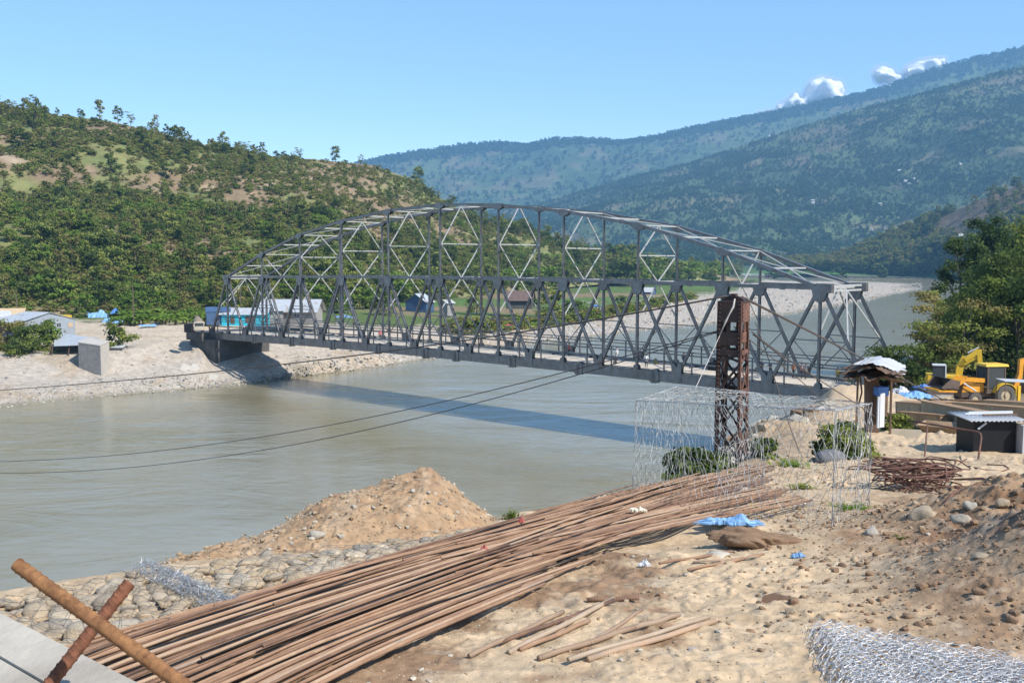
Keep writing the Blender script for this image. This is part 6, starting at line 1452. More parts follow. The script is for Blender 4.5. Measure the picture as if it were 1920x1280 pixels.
def bank_z(x, y):
    """height of the left bank at a world point"""
    d = (G_lb[..., 0] - x) ** 2 + (G_lb[..., 1] - y) ** 2; i = np.argmin(d); return float(G_lb.reshape(-1, 3)[i, 2])
def on(x, y, d, dz=0.0): return at(x, y, d) + np.array([0, 0, dz])
def house(loc, rz, w, d, h, rise, label, wallm, roofm, over=.4, openings=(), ridge='x', cat='house', porch=None, open_front=False):
    """gabled house: w along local x, d along local y; ridge runs along the named axis"""
    root = empty('house' if cat == 'house' else cat.replace(' ', '_'), loc, rz, label, cat); r3 = (w if ridge == 'x' else d)
    def L(a, b, c): return (a, b, c) if ridge == 'x' else (b, a, c)
    span = d if ridge == 'x' else w; ln = w if ridge == 'x' else d
    walls = []
    for s in (-1, 1):
        if not (open_front and s == -1): mb = MB(); mb.box(L(0, s * (span / 2 - .06), h / 2 - .3), (L(ln, .12, 1)[0], L(ln, .12, 1)[1], h + .6)); walls.append(mb.build('wall', wallm, root))
        mb = MB(); mb.prism([L(s * ln / 2, -span / 2, -.6), L(s * ln / 2, span / 2, -.6), L(s * ln / 2, span / 2, h), L(s * ln / 2, 0, h + rise), L(s * ln / 2, -span / 2, h)], L(-s * .12, 0, 0)); walls.append(mb.build('gable_wall', wallm, root))
    for s in (-1, 1):
        e = span / 2 + over; zz = h - rise * over / (span / 2)
        a = Vector(L(-ln / 2 - over, s * e, zz + .05)); b = Vector(L(ln / 2 + over, s * e, zz + .05)); c = Vector(L(ln / 2 + over, 0, h + rise + .05)); dd_ = Vector(L(-ln / 2 - over, 0, h + rise + .05))
        n = max(4, int(ln / .8)); P0 = [a.lerp(b, i / n) for i in range(n + 1)]; P1 = [dd_.lerp(c, i / n) for i in range(n + 1)]
        for i in range(n): mb = MB(); up = Vector((0, 0, .07 if i % 2 else .045)); mb.prism([P0[i], P0[i + 1], P1[i + 1], P1[i]], up); mb.build('roof_sheet', roofm, root)
    for (kind_, fx, fy, x, z_, ww, hh_) in openings:   # kind, face normal axis/sign, position along wall, height
        if fx: c = (fx * (w / 2 + .02), x, z_); dm = (.06, ww, hh_); dg = (.03, ww - .14, hh_ - .14); off = Vector((fx * .03, 0, 0))
        else: c = (x, fy * (d / 2 + .02), z_); dm = (ww, .06, hh_); dg = (ww - .14, .03, hh_ - .14); off = Vector((0, fy * .03, 0))
        mb = MB(); mb.box(c, dm); fo = mb.build(kind_, M['white_board'] if kind_ == 'window' else M['brown_wood'], root)
        if kind_ == 'window':
            for s in (-.25, .25):
                cc = Vector(c) + off + (Vector((0, s * ww, 0)) if fx else Vector((s * ww, 0, 0))); mb = MB(); mb.box(cc, (.03, ww * .42, hh_ * .84) if fx else (ww * .42, .03, hh_ * .84)); mb.build('pane', M['glass'], fo)
    return root
# two-storey grey house with a long roof; gable faces the camera's right
hl = on(75, 633, 185)
def P3d(x, y, d): return Vector(at(x, y, d))
gh = empty('house', hl, 0, 'blue-grey sheet-walled house with a wide zinc roof on the left bank', 'house'); gi = -Vector(hl)
c1, c2, c3 = P3d(46, 634, 186) + gi, P3d(141, 622, 195) + gi, P3d(141, 589, 195) + gi
pk_, e1_ = P3d(93, 587, 190.5) + gi, P3d(46, 602, 186) + gi
base_, right_ = c1, c2
mb = MB(); mb.prism([c1 - Vector((0, 0, 1)), c2 - Vector((0, 0, 1)), Vector((c2.x, c2.y, P3d(141, 600, 195).z + gi.z)), pk_, Vector((c1.x, c1.y, e1_.z))], (-.02, .12, 0)); mb.build('gable_wall', M['blue_grey_sheet'], gh)
depthv = Vector((-7.6, 4.5, 0)) * .9
mb = MB(); mb.prism([c1 - Vector((0, 0, 1)), c1 + depthv - Vector((0, 0, 1)), Vector((c1.x, c1.y, e1_.z)) + depthv, Vector((c1.x, c1.y, e1_.z))], (.12, .1, 0)); mb.build('porch_wall', M['brown_wood'], gh)
rpk = pk_ + Vector((.15, -.25, .12)); rl_ = P3d(33, 606, 184.5) + gi; rr_2 = P3d(141, 600, 195.5) + gi + Vector((.6, 0, .1)); back = Vector((-8.6, 4.6, 0)); mid = P3d(122, 597.5, 193.5) + gi
def strips(a, b, n, nm, mat, root, th=.06):
    """roof slope a (low edge pair) to b (high edge pair) split into n sheets"""
    (a0, a1), (b0, b1) = a, b
    for i in range(n): mb = MB(); f0, f1 = i / n, (i + 1) / n; mb.prism([a0.lerp(a1, f0), a0.lerp(a1, f1), b0.lerp(b1, f1), b0.lerp(b1, f0)], (0, 0, th + (.03 if i % 2 else 0))); mb.build(nm, M[mat], root)
strips((rl_, rl_ + back), (rpk, rpk + back * .72), 12, 'roof_sheet', 'grey_roof', gh); strips((rr_2, rr_2 + back * .72), (rpk, rpk + back * .72), 10, 'roof_sheet', 'grey_roof', gh)
u_ = (c2 - c1).normalized(); nrm_ = Vector((u_.y, -u_.x, 0))
def wall_at(x, y): f = (x - 46) / 95; q_ = c1.lerp(c2, f); r0_ = P3d(x, y, 186 + 9 * f) + gi; return Vector((q_.x, q_.y, r0_.z))
for x, y, w, h, kd, mt in ((109.5, 609, .95, .95, 'window', 'white_board'), (132, 609, 1.0, .85, 'shutter', 'orange'), (60, 612, .8, .8, 'window', 'white_board')):
    c = wall_at(x, y) + nrm_ * .04; mb = MB(); mb.beam(c - u_ * w / 2, c + u_ * w / 2, nrm_, .06, h); fo = mb.build(kd, M[mt if kd != 'shutter' else 'tan_roof'], gh)
    if kd == 'window':
        for s in (-.24, .24): mb = MB(); mb.beam(c + u_ * (s - .2) * w + nrm_ * .04, c + u_ * (s + .2) * w + nrm_ * .04, nrm_, .04, h * .86); mb.build('pane', M['glass'], fo)
mb = MB(); mb.box(c1 + depthv * .5 + Vector((-.5, -.3, .4)), (3.6, .2, 1.0), -.5); mb.build('balcony_panel', M['navy_sheet'], gh)
for f in (.1, .5, .95): mb = MB(); q_ = c1 + depthv * f + Vector((-.6, -.4, 0)); mb.beam(q_ - Vector((0, 0, .9)), q_ + Vector((0, 0, 2.7)), (1, 0, 0), .12, .12); mb.build('porch_post', M['brown_wood'], gh)
# lean-to shed below the house
sdl = on(120, 668, 174); sd_ = empty('shed', sdl, 0, 'low shed with a flat zinc roof between the grey house and the stone block', 'shed'); s_i = -Vector(sdl)
Sp = lambda x, y, d: Vector(at(x, y, d)) + s_i
for i in range(8):
    f0, f1 = i / 8, (i + 1) / 8; A1_, A2_, B1_, B2_ = Sp(101, 649, 172), Sp(190, 646, 172), Sp(103, 624, 184), Sp(186, 635, 180)
    mb = MB(); mb.prism([A1_.lerp(A2_, f0), A1_.lerp(A2_, f1), B1_.lerp(B2_, f1), B1_.lerp(B2_, f0)], (0, 0, .06 + .03 * (i % 2))); mb.build('roof_sheet', M['grey_roof'], sd_)
mb = MB(); mb.prism([Sp(88, 668, 176), Sp(150, 669, 176), Sp(150, 646, 176), Sp(95, 646, 176)], (0, .1, 0)); mb.build('back_wall', M['dark_concrete'], sd_)
for x in (92, 97, 128, 147): mb = MB(); mb.beam(Sp(x, 672, 172), Sp(x + 2, 647, 172.5), (1, 0, 0), .12, .12); mb.build('post', M['brown_wood'], sd_)
mb = MB(); mb.box(Sp(112, 668, 173), (1.0, .4, .5)); mb.build('bench', M['cream_paint'], sd_)
# masonry block
bl = on(178, 695, 168); blk = empty('masonry_block', bl, 0, 'square grey masonry block standing in the gravel beach', 'pier'); b_i = -Vector(bl); Bp = lambda x, y, d: Vector(at(x, y, d)) + b_i
cA, cB, cC = Bp(148.5, 690, 168.4), Bp(190, 697, 166.2), Bp(206, 688, 169.2); tA, tB, tC = Bp(147.5, 645, 168.4), Bp(190.5, 643, 166.2), Bp(206, 641, 169.2)
cD = cA + (cC - cB)
h_ = Vector((0, 0, 4.75)); mb = MB(); mb.prism([cA - h_ * .2, cB - h_ * .2, cC - h_ * .2, cD - h_ * .2], h_ * 1.2 - Vector((0, 0, .35))); mb.build('core', M['masonry_pale'], blk)  # core in a paler tone than the stones laid on the left face
rm = np.random.default_rng(5); uA = (cB - cA).normalized(); LA = (cB - cA).length; nA = Vector((uA.y, -uA.x, 0))
for row in range(10):
    x = 0.0
    while x < LA - .1:
        w = min(rm.uniform(.35, .75), LA - x); c = cA + uA * (x + w / 2) + Vector((0, 0, .25 + row * .44 - .3)) + nA * .02; mb = MB(); mb.beam(c - uA * (w / 2 - .02), c + uA * (w / 2 - .02), nA, .08 + rm.uniform(0, .05), .40); mb.build('stone', M['masonry'], blk); x += w
mb = MB(); e_ = .1; mb.prism([cA + h_ - Vector((.1, .1, .35)), cB + h_ - Vector((0, .15, .35)), cC + h_ - Vector((-.1, 0, .35)), cD + h_ - Vector((0, -.1, .35))], (0, 0, .12)); mb.build('cap', M['masonry_pale'], blk)
cbk = on(112, 707, 171); mb = MB(); mb.box((0, 0, 0), (3.2, 1.0, .6), -.25); mb.box((2.4, -.3, -.15), (1.2, .8, .5), -.3); o = mobj('concrete_slab', mb.mesh('concrete_slab', M['masonry'])); o.location = V(cbk + [0, 0, .1]); tag(o, 'broken grey concrete slab lying in the gravel below the shed', 'slab')
for i, (x, y, rz, lb) in enumerate(((347, 668, .4, 'pale square slab on the slope left of the abutment'), (364, 667, .5, 'second pale slab, nearest to the abutment wall'), (400, 690, .1, 'long pale slab low on the slope under the bridge end'))):
    p = at(x, y, 171); p[2] = bank_z(p[0], p[1]) + .25; mb = MB(); mb.box((0, 0, 0), (1.5, .2, 1.5), 0, 0, 1, Matrix.Rotation(rz, 3, 'Y') @ Matrix.Rotation(-.7, 3, 'X')); o = mobj('concrete_slab', mb.mesh('concrete_slab', M['masonry_pale'])); o.location = V(p); tag(o, lb, 'slab')
# small hut right of the block under the bush
sh2 = house(on(221, 662, 176), -.1, 2.6, 2.0, 1.1, .25, 'tiny dark hut with a pale roof under the bush right of the stone block', M['masonry'], M['sheet_white'], .3, cat='hut')
big_tree(222, 655, 178, 5.2, 5.6, .4, 22, 130, .3, 'dome', ('leaf_mid', 'leaf_dark'), 401, 'round bush above the tiny hut right of the stone block')
big_tree(64, 692, 176, 7.8, 8.5, .6, 36, 170, .32, 'round', ('leaf_mid', 'leaf_dark'), 402, 'bushy green tree on the beach in front of the grey house')
big_tree(86, 668, 178, 6.6, 5.5, .8, 26, 150, .3, 'round', ('leaf_mid', 'leaf_bright'), 403, 'light green tree against the gable of the grey house')
big_tree(14, 672, 178, 6.8, 6.5, .8, 26, 150, .32, 'round', ('leaf_dry', 'leaf_mid'), 404, 'yellow-green tree at the left edge below the grey house')
big_tree(30, 700, 172, 5.0, 6.0, .3, 24, 150, .3, 'dome', ('leaf_dark', 'leaf_mid'), 405, 'dark low tree on the beach at the left edge')
house(on(20, 600, 215), .3, 5, 4, 1.3, 1.2, 'house with a tan roof behind the grey house at the left edge', M['masonry'], M['tan_roof'], .6)
house(on(-4, 608, 205), .5, 4, 5, 1.5, 1.2, 'small brown-gabled hut at the very left edge', M['brown_wood'], M['sheet_white'], .5, cat='hut')
# yellow lorry
def lorry(loc, rz, cabm, bodym, label, L_=5.5):
    t = empty('lorry', loc, rz, label, 'lorry')
    mb = MB(); mb.box((L_ * .36, 0, 1.35), (L_ * .26, 2.1, 1.5), 0, 0, .93); mb.build('cab', M[cabm], t); mb = MB(); mb.box((L_ * .485, 0, 1.7), (.05, 1.7, .6)); mb.build('windscreen', M['glass'], t)
    mb = MB(); mb.box((-L_ * .14, 0, 1.25), (L_ * .68, 2.2, .9)); mb.build('body', M[bodym], t); mb = MB(); mb.box((0, 0, .65), (L_, .9, .25)); mb.build('chassis', M['bucket_brown'], t)
    for x in (-.32, .34):
        for s in (-1, 1): mb = MB(); mb.disc((L_ * x, s * .95, .48), (0, 1, 0), .48, .3, 14); mb.build('wheel', M['tyre'], t)
    return t
ly_ = lorry(on(118, 599, 222), .1 + PI, 'yellow', 'yellow', 'yellow lorry parked behind the grey house', 6); ly_.scale = (.6, .6, .6)
# transit mixer by the bridge end
tm = empty('mixer_truck', on(372, 624, 182), -1.2, 'concrete mixer lorry standing at the far end of the bridge', 'lorry')
mb = MB(); mb.box((0, 0, .9), (6.5, 2.2, .4)); mb.build('chassis', M['bucket_brown'], tm); mb = MB(); mb.box((2.6, 0, 1.8), (1.4, 2.3, 1.9), 0, 0, .93); mb.build('cab', M['cream_paint'], tm); tm.scale = (.8, .8, .8); mb = MB(); mb.box((3.27, 0, 2.1), (.05, 1.9, .7)); mb.build('windscreen', M['glass'], tm)
mb = MB(); mb.tube([(1.6, 0, 2.0), (1.0, 0, 2.2), (-.6, 0, 2.6), (-2.2, 0, 3.1), (-2.7, 0, 3.3)], [.5, .95, 1.1, .7, .5], 14); mb.build('drum', M['mixer'], tm, True)
mb = MB(); mb.tube([(-2.6, 0, 3.7), (-2.9, 0, 3.2), (-3.3, 0, 2.0)], [.5, .4, .2], 8); mb.beam((-2.4, .7, 1.1), (-2.7, .5, 3.2), (1, 0, 0), .12, .12); mb.beam((-2.4, -.7, 1.1), (-2.7, -.5, 3.2), (1, 0, 0), .12, .12); mb.build('chute', M['bucket_brown'], tm)
for x in (-2.3, -1.3, 2.4):
    for s in (-1, 1): mb = MB(); mb.disc((x, s * 1.0, .5), (0, 1, 0), .52, .35, 14); mb.build('wheel', M['tyre'], tm)
bx = on(354, 621, 178, .6); mb = MB(); mb.box((0, 0, 0), (1.3, 1.2, 1.5)); o = mobj('steel_tank', mb.mesh('steel_tank', M['black_paint'])); o.name = 'tank'; o.location = V(bx); tag(o, 'dark square tank standing in front of the mixer lorry', 'tank')
# blue and white roofed buildings seen through the bridge
house(on(410, 602, 212), .25, 5.0, 5, 2.1, .9, 'dark blue sheet hut just left of the turquoise building', M['navy_sheet'], M['navy_sheet'], .1, cat='hut')
tb = house(on(462, 604, 212), .02, 9.4, 5, 1.9, 1.1, 'turquoise building with a long zinc roof behind the far end of the bridge', M['cyan_paint'], M['grey_roof'], .5, (('door', 0, -1, -2.3, .55, .9, 1.5), ('door', 0, -1, 1.3, .75, 1.8, 1.3)))
house(on(548, 602, 220), -.05, 12, 7, 2.6, 2.2, 'large shed with a big pale zinc roof behind the far end of the bridge', M['masonry'], M['grey_roof'], .8, (('door', 0, -1, -2, .9, 1.6, 1.8), ('window', 0, -1, 2, 1.3, 1.2, 1.0)), cat='shed')
house(on(510, 600, 216), .2, 5, 5, 2.3, 1.1, 'low zinc-roofed hut between the turquoise building and the large shed', M['masonry'], M['grey_roof'], .6, cat='hut')
house(on(787, 583, 330), 1.1, 5, 8, 3.2, 2.6, 'dark blue-grey barn with a steep roof at the edge of the green field', M['navy_sheet'], M['grey_roof'], .5, cat='barn')
house(on(838, 588, 310), .9, 3, 3, 3.5, .8, 'small pale hut half hidden by trees beyond the bridge', M['masonry'], M['sheet_white'], .5, cat='hut')
house(on(975, 575, 330), -.15, 8.5, 6, 2.6, 2.6, 'old barn with a brown thatched roof in the fields beyond the bridge', M['dark_concrete'], M['thatch'], .7, cat='barn')
house(on(1214, 557, 560), -.4, 8, 7, 3.2, 2.2, 'blue-grey hut with a pale roof at the edge of the gravel bar', M['navy_sheet'], M['sheet_white'], .6, cat='hut')
def tent(x, y, d, w, mt, label, h=1.9):
    t = empty('tarpaulin_shelter', on(x, y, d), .2, label, 'tarpaulin'); mb = MB(); mb.prism([(-w / 2, -w * .4, h * .75), (0, -w * .45, h), (w / 2, -w * .4, h * .7), (w / 2, w * .4, h * .7), (0, w * .45, h), (-w / 2, w * .4, h * .75)], (0, 0, .05)); mb.build('sheet', M[mt], t)
    for sx in (-1, 1):
        for sy in (-1, 1): mb = MB(); mb.beam((sx * w * .48, sy * w * .38, -.3), (sx * w * .48, sy * w * .38, h * .74), (1, 0, 0), .08, .08); mb.build('pole', M['brown_wood'], t)
    return t
tent(645, 608, 232, 4.3, 'light_blue', 'bright blue awning beyond the left part of the bridge', 2.2); tent(1118, 582, 345, 3.6, 'blue_plastic', 'blue tarpaulin shelter at the edge of the fields by the gravel bar'); tent(955, 618, 268, 2.2, 'red_cloth', 'small red tarpaulin shelter on the gravel beyond the bridge', 1.5)
for i, (x, y, d, w, h_, mt, lb) in enumerate(((183, 595, 235, 36, 1.6, 'light_blue', 'long blue tarpaulin stretched behind the grey house'), (203, 604, 225, 14, .8, 'light_blue', 'low heap of blue sheets in front of the banana plants'), (222, 606, 222, 18, .7, 'light_blue', 'low light blue sheet lying left of the wooden pole'), (280, 611, 215, 30, .4, 'light_blue', 'flat pale blue sheet on the terrace right of the wooden pole'), (215, 588, 240, 8, 1.2, 'blue_plastic', 'small blue flag of plastic in the banana plants'))):
    p = on(x, y, d); w_ = w / FPX * d; o = patch([(-w_ / 2, -1.2, 0), (w_ / 2, -1.2, 0), (w_ / 2, 1.2, 0), (-w_ / 2, 1.2, 0)], 26, 12, lambda U, W_: h_ * (np.abs(fbm(U * 3 + i, W_ * 2, 4, 60 + i)) * 1.2 + .5) * (np.sin(PI * W_)) ** .7, 'tarpaulin', M[mt], None, .2, 70 + i, False); o.location = V(p); tag(o, lb, 'tarpaulin')
for x, y, d, h_, lb in ((251, 607, 222, 9.0, 'thin wooden pole standing before the banana plants'), (32, 597, 228, 6.2, 'thin pole behind the roof of the grey house'), (452, 603, 216, 7.6, 'thin pole behind the turquoise building'), (532, 388, 470, 9, 'left one of the pair of bare poles on the hillside'), (541, 390, 470, 9, 'right one of the pair of bare poles on the hillside')):
    p = on(x, y, d); mb = MB(); mb.tube([(0, 0, -1), (0, 0, h_)], [.13, .09], 6); o = mobj('pole', mb.mesh('pole', M['bark'])); o.location = V(p); tag(o, lb, 'pole')
# brushwood fence of poles at the foot of the banana plants
# banana and maize plants
def banana_mesh(seed):
    r_ = np.random.default_rng(seed); vs = []; fs = []; b = 0
    for i in range(11):
        a = i * 2.4 + r_.uniform(-.3, .3); L_ = r_.uniform(1.6, 2.4); el = r_.uniform(.6, 1.3); pts = []
        for t in np.linspace(0, 1, 5): pts.append(np.array([math.cos(a) * L_ * t * math.cos(el * (1 - .6 * t)), math.sin(a) * L_ * t * math.cos(el * (1 - .6 * t)), 1.3 + L_ * (t * math.sin(el) - .75 * t * t)]))
        s = np.array([-math.sin(a), math.cos(a), 0])
        for p_, w in zip(pts, (.08, .5, .6, .45, .05)): vs += [p_ - s * w / 2, p_ + s * w / 2]
        for k in range(4): fs.append([b + 2 * k, b + 2 * k + 1, b + 2 * k + 3, b + 2 * k + 2])
        b += 10
    mb = MB(); mb.tube([(0, 0, -.3), (.05, 0, 1.5)], [.16, .1], 6); tf = [f for f in mb.f if len(f) == 4]
    return mesh_np('banana_plant', np.concatenate([np.array(vs), np.array(mb.v)]), np.concatenate([np.array(fs), np.array(tf) + b]), False, [LB, M['leaf_dry']], None, np.concatenate([np.zeros(len(fs), int), np.ones(len(tf), int)]))
BM = [banana_mesh(i) for i in range(4)]; rq = np.random.default_rng(66)
for i in range(170):
    x = rq.uniform(205, 415); d = rq.uniform(222, 262); y = np.interp(d, [222, 262], [606, 590]) + rq.uniform(-1, 1); p = at(x, y, d); o = bpy.data.objects.new('banana_plant', BM[i % 4]); o.location = V(p - np.array([0, 0, .9])); s = rq.uniform(.9, 1.5); o.scale = (s, s, s * rq.uniform(.75, 1.05)); o.rotation_euler = (0, 0, rq.uniform(0, 6.28)); link(o)
    tag(o, 'leafy banana plant in the grove behind the gravel terrace', 'banana plant', 'banana plants behind the gravel terrace')
# ---- trees that one can single out
SK = [('airy_tree', 0, 57, 203, 570, 36, 'sparse flat-topped tree on the left skyline, standing above all others near the left edge', 1.0), ('tall_tree', 0, 187, 238, 580, 42, 'tall slim tree breaking the left skyline, left of three close together', .9), ('round_tree', 0, 151, 212, 585, 22, 'small round tree alone on the left skyline', .9), ('tall_tree', 1, 222, 238, 582, 34, 'middle one of the skyline trees right of the tall slim tree', 1.1),
      ('airy_tree', 1, 245, 232, 585, 30, 'open-crowned tree on the skyline right of the tall slim tree', 1.0), ('tall_tree', 2, 291, 242, 590, 34, 'small slim tree alone where the left skyline begins to fall', 1.0), ('tall_tree', 0, 343, 262, 600, 28, 'slim tree at the kink of the left skyline', 1.0), ('round_tree', 1, 629, 300, 690, 30, 'tree standing high on the hill skyline left of the valley gap', .8), ('airy_tree', 0, 676, 298, 700, 26, 'small flat-topped tree on the skyline right of the valley-side tree', .7),
      ('round_tree', 2, 785, 350, 740, 36, 'dark round tree alone on the spur, right against the blue ridge', .85), ('round_tree', 0, 848, 378, 750, 26, 'dark tree on the crest of the spur just above the bridge arch', 1), ('tall_tree', 2, 893, 398, 765, 30, 'slim tree poking above the arch of the bridge', .7), ('airy_tree', 1, 955, 410, 780, 30, 'green tree just above the bridge arch right of the slim one', 1),
      ('round_tree', 1, 310, 330, 500, 30, 'dark round tree beside the bare red patch on the hill', 1.1), ('round_tree', 2, 40, 290, 490, 44, 'dark wide tree on the pale scarp at the left edge', 1.2), ('tall_tree', 1, 66, 250, 530, 60, 'tall dark tree under the sparse skyline tree at the left', .8), ('bright_tree', 0, 160, 590, 262, 46, 'bright green round tree at the hill foot above the lorry', 1.1), ('bright_tree', 1, 680, 590, 335, 56, 'bright green bush-like tree behind the blue awning', 1.3),
      ('bright_tree', 0, 640, 598, 300, 50, 'bright green tree left of the barn beyond the bridge', 1.1), ('round_tree', 0, 720, 600, 300, 60, 'full dark green tree beyond the bridge, left of the steep-roofed barn', 1.1), ('round_tree', 1, 895, 600, 330, 62, 'tall dark tree left of the thatched barn', .8), ('round_tree', 2, 1030, 605, 320, 66, 'dark green tree right of the thatched barn', 1.1), ('bright_tree', 1, 1075, 600, 335, 40, 'low green tree left of the blue tarpaulin shelter', 1.4),
      ('round_tree', 0, 1165, 585, 420, 34, 'small round tree at the edge of the green field by the gravel bar', 1.1), ('bright_tree', 0, 1340, 528, 880, 42, 'bright green tree clump at the right end of the fields', 1.6), ('bright_tree', 1, 1290, 532, 820, 46, 'bright green broad tree left of the clump at the field end', 1.5), ('round_tree', 1, 1235, 535, 780, 56, 'dark green broad tree behind the right part of the fields', 1.4), ('round_tree', 2, 1180, 538, 720, 60, 'green tree in the row behind the fields, above the mid chord', 1.4)]
def snap(p, G_):
    i = int(np.argmin((G_[..., 0] - p[0]) ** 2 + (G_[..., 1] - p[1]) ** 2)); return np.array([p[0], p[1], float(G_.reshape(-1, 3)[i, 2]) - .4])
for k, v, x, y, d, hpx, lb, wd in SK:
    p = at(x, y, d); p = snap(p, Gh) if y < 480 else p
    tree_obj(k, v, p, hpx / FPX * d, x * .7, lb, name='tree', wid=wd)
rr3 = np.random.default_rng(78)
for i in range(46):  # row along the hill foot and behind the fields
    x = rr3.uniform(560, 1330); d = float(np.interp(x, [560, 700, 900, 1100, 1330], [300, 360, 520, 700, 880])) * rr3.uniform(.93, 1.1); yb = float(np.interp(x, [560, 700, 900, 1100, 1330], [592, 575, 550, 536, 528]))
    k = ['round_tree', 'bright_tree', 'tall_tree', 'bright_tree'][i % 4]; tree_obj(k, i, at(x, yb, d), rr3.uniform(7, 13) * (1 + d / 1500), rr3.uniform(0, 6), 'leafy tree in the row between the fields and the hill foot', 'trees between the fields and the hill', wid=1.25)
# scrub on the field edge near the beach
xs2 = rr3.uniform(840, 1300, 260); P7 = np.array([at(x, np.interp(x, [840, 900, 1000, 1100, 1200, 1300], [612, 606, 596, 592, 570, 550]) + rr3.normal() * 5, np.interp(x, [840, 1000, 1100, 1200, 1300], [262, 300, 330, 400, 520])) for x in xs2])
P7[:, 2] = [bank_z(p[0], p[1]) - .2 for p in P7]; s7 = rr3.uniform(.5, 1.3, 260)
gn_scatter('field_edge_scrub', P7, np.stack([s7 * 1.3, s7 * 1.3, s7], 1), np.stack([0 * s7, 0 * s7, rr3.uniform(0, 6, 260)], 1), rr3.integers(10, 15, 260), PR, 'scrub along the edge between the fields and the gravel')
# gravel and boulders on the far beach: joined stones
def beach(n, x0, x1, rowlo, rowhi, smin, smax, seed, label):
    q = np.random.default_rng(seed); nr = G_lb.shape[0]; c = np.interp(q.uniform(x0, x1, n), pxs, np.arange(len(pxs))).astype(int); rw = q.integers(rowlo, rowhi, n); Pm = G_lb[rw, c] + np.stack([q.normal(size=n) * .8, q.normal(size=n) * .8, q.normal(size=n) * 0], 1)
    S_ = np.clip(q.pareto(2.2, n) * smin + smin, smin, smax) * np.clip(Pm[:, 1] / 190, .8, 2.2)
    scatter_np('beach_stones', Pm, S_, seed, [M['peb_far'], M['masonry'], M['clod_tan']], q.choice(3, n, p=[.62, .25, .13]), label, 1, .7)
M['peb_far'] = simple('pale_beach_stone', (0.43, 0.40, 0.35), .85, 0, .3, .8, 0, 'World')
beach(5200, -20, 560, 3, 17, .07, .34, 501, 'pale cobbles along the water on the far bank'); beach(1500, -20, 620, 18, 46, .06, .32, 502, 'stones scattered over the upper part of the far bank'); beach(3600, 560, 1100, 3, 30, .09, .42, 503, 'cobbles of the beach under the bridge'); beach(4200, 1050, 1730, 3, 56, .12, .55, 504, 'cobbles of the long gravel bar upstream')
# far houses on the mountainside
for i, (x, y, d) in enumerate(((1690, 343, 3050), (1704, 339, 3080), (1712, 346, 3020), (1698, 349, 3000), (1676, 327, 3150), (1790, 313, 3150), (1652, 434, 2480), (1630, 434, 2480), (1518, 379, 2900), (1520, 385, 2880), (1436, 262, 3950), (1220, 345, 3500), (1642, 386, 2800))):
    r0_ = ray(x, y); g = Gm.reshape(-1, 3); pxg, pyg = px_of(g); k = np.argmin((pxg - x) ** 2 + (pyg - y) ** 2); p = g[k]; s = p[1] / 3000 * (1.3 if i in (6,) else 1)
    h = house(p + np.array([0, -6, 4]), i * .7, 8.5 * s, 6 * s, 3.5 * s, 1.8 * s, 'white-roofed house far up on the mountainside', M['cream_paint'], M['white_board'], 1, cat='house'); h['group'] = 'white houses scattered on the mountainside'
for i, (x, y, lb) in enumerate(((1790, 450, 'white-roofed house among the trees on the brown spur, left one'), (1832, 462, 'pale long roof low among the dark trees of the spur'), (1850, 428, 'small grey roof high on the brown spur'))):
    g = Gs.reshape(-1, 3); pxg, pyg = px_of(g); k = np.argmin((pxg - x) ** 2 + (pyg - y) ** 2); house(g[k] + np.array([0, -4, 1]), .3 * i, 14, 8, 4.5, 2.5, lb, M['cream_paint'], M['white_board'], 1.5)
# ------------------------------------------------------------------ clouds behind the far ridge
cm, nt, b = newmat('cloud_white'); b.inputs['Base Color'].default_value = (.96, .96, .96, 1); b.inputs['Roughness'].default_value = 1; b.inputs['Specular IOR Level'].default_value = 0

def cloud(puffs, d, label, seed):
    r_ = np.random.default_rng(seed); bm = bmesh.new()
    for (x, y, rp) in puffs:
        for k in range(10):
            a = r_.uniform(0, 6.28); rr_k = rp * r_.uniform(0, .75); c = at(x + math.cos(a) * rr_k, y + math.sin(a) * rr_k * .7, d + r_.normal() * 60); R = rp * r_.uniform(.5, .8) / FPX * d
            res = bmesh.ops.create_icosphere(bm, subdivisions=3, radius=R); 
            for v in res['verts']: v.co += Vector(c)
    me_ = bpy.data.meshes.new('cloud'); bm.to_mesh(me_); bm.free(); tmp = bpy.data.objects.new('tmp', me_); COL.objects.link(tmp)
    rmd = tmp.modifiers.new('r', 'REMESH'); rmd.mode = 'VOXEL'; rmd.voxel_size = 13; sm_ = tmp.modifiers.new('s', 'SMOOTH'); sm_.iterations = 12; sm_.factor = .6
    ev = bpy.data.meshes.new_from_object(tmp.evaluated_get(bpy.context.evaluated_depsgraph_get())); bpy.data.objects.remove(tmp)
    root = empty('cloud', at(puffs[0][0], puffs[0][1], d), 0, label, 'cloud'); o0 = np.array(root.location)
    for nm_, grow, mt_ in (('core', -6, cm), ('wisp', 26, wm)):
        m2 = ev.copy(); m2.name = nm_; n = len(m2.vertices); co = np.empty(n * 3, np.float32); m2.vertices.foreach_get('co', co); co = co.reshape(-1, 3); nn = np.empty(n * 3, np.float32); m2.vertex_normals.foreach_get('vector', nn); nn = nn.reshape(-1, 3)
        f1_ = fbm(co[:, 0] / 120 + co[:, 1] / 200, co[:, 2] / 120, 6, seed, .6); co2 = co + nn * (f1_[:, None] * 42 + grow) - o0
        m2.vertices.foreach_set('co', np.ascontiguousarray(co2, np.float32).ravel()); m2.update(); m2.materials.clear(); m2.materials.append(mt_); m2.polygons.foreach_set('use_smooth', [True] * len(m2.polygons)); mobj(nm_, m2, root)
    return root
wm = bpy.data.materials.new('cloud_wisp'); wm.use_nodes = True; wm.node_tree.nodes.clear()
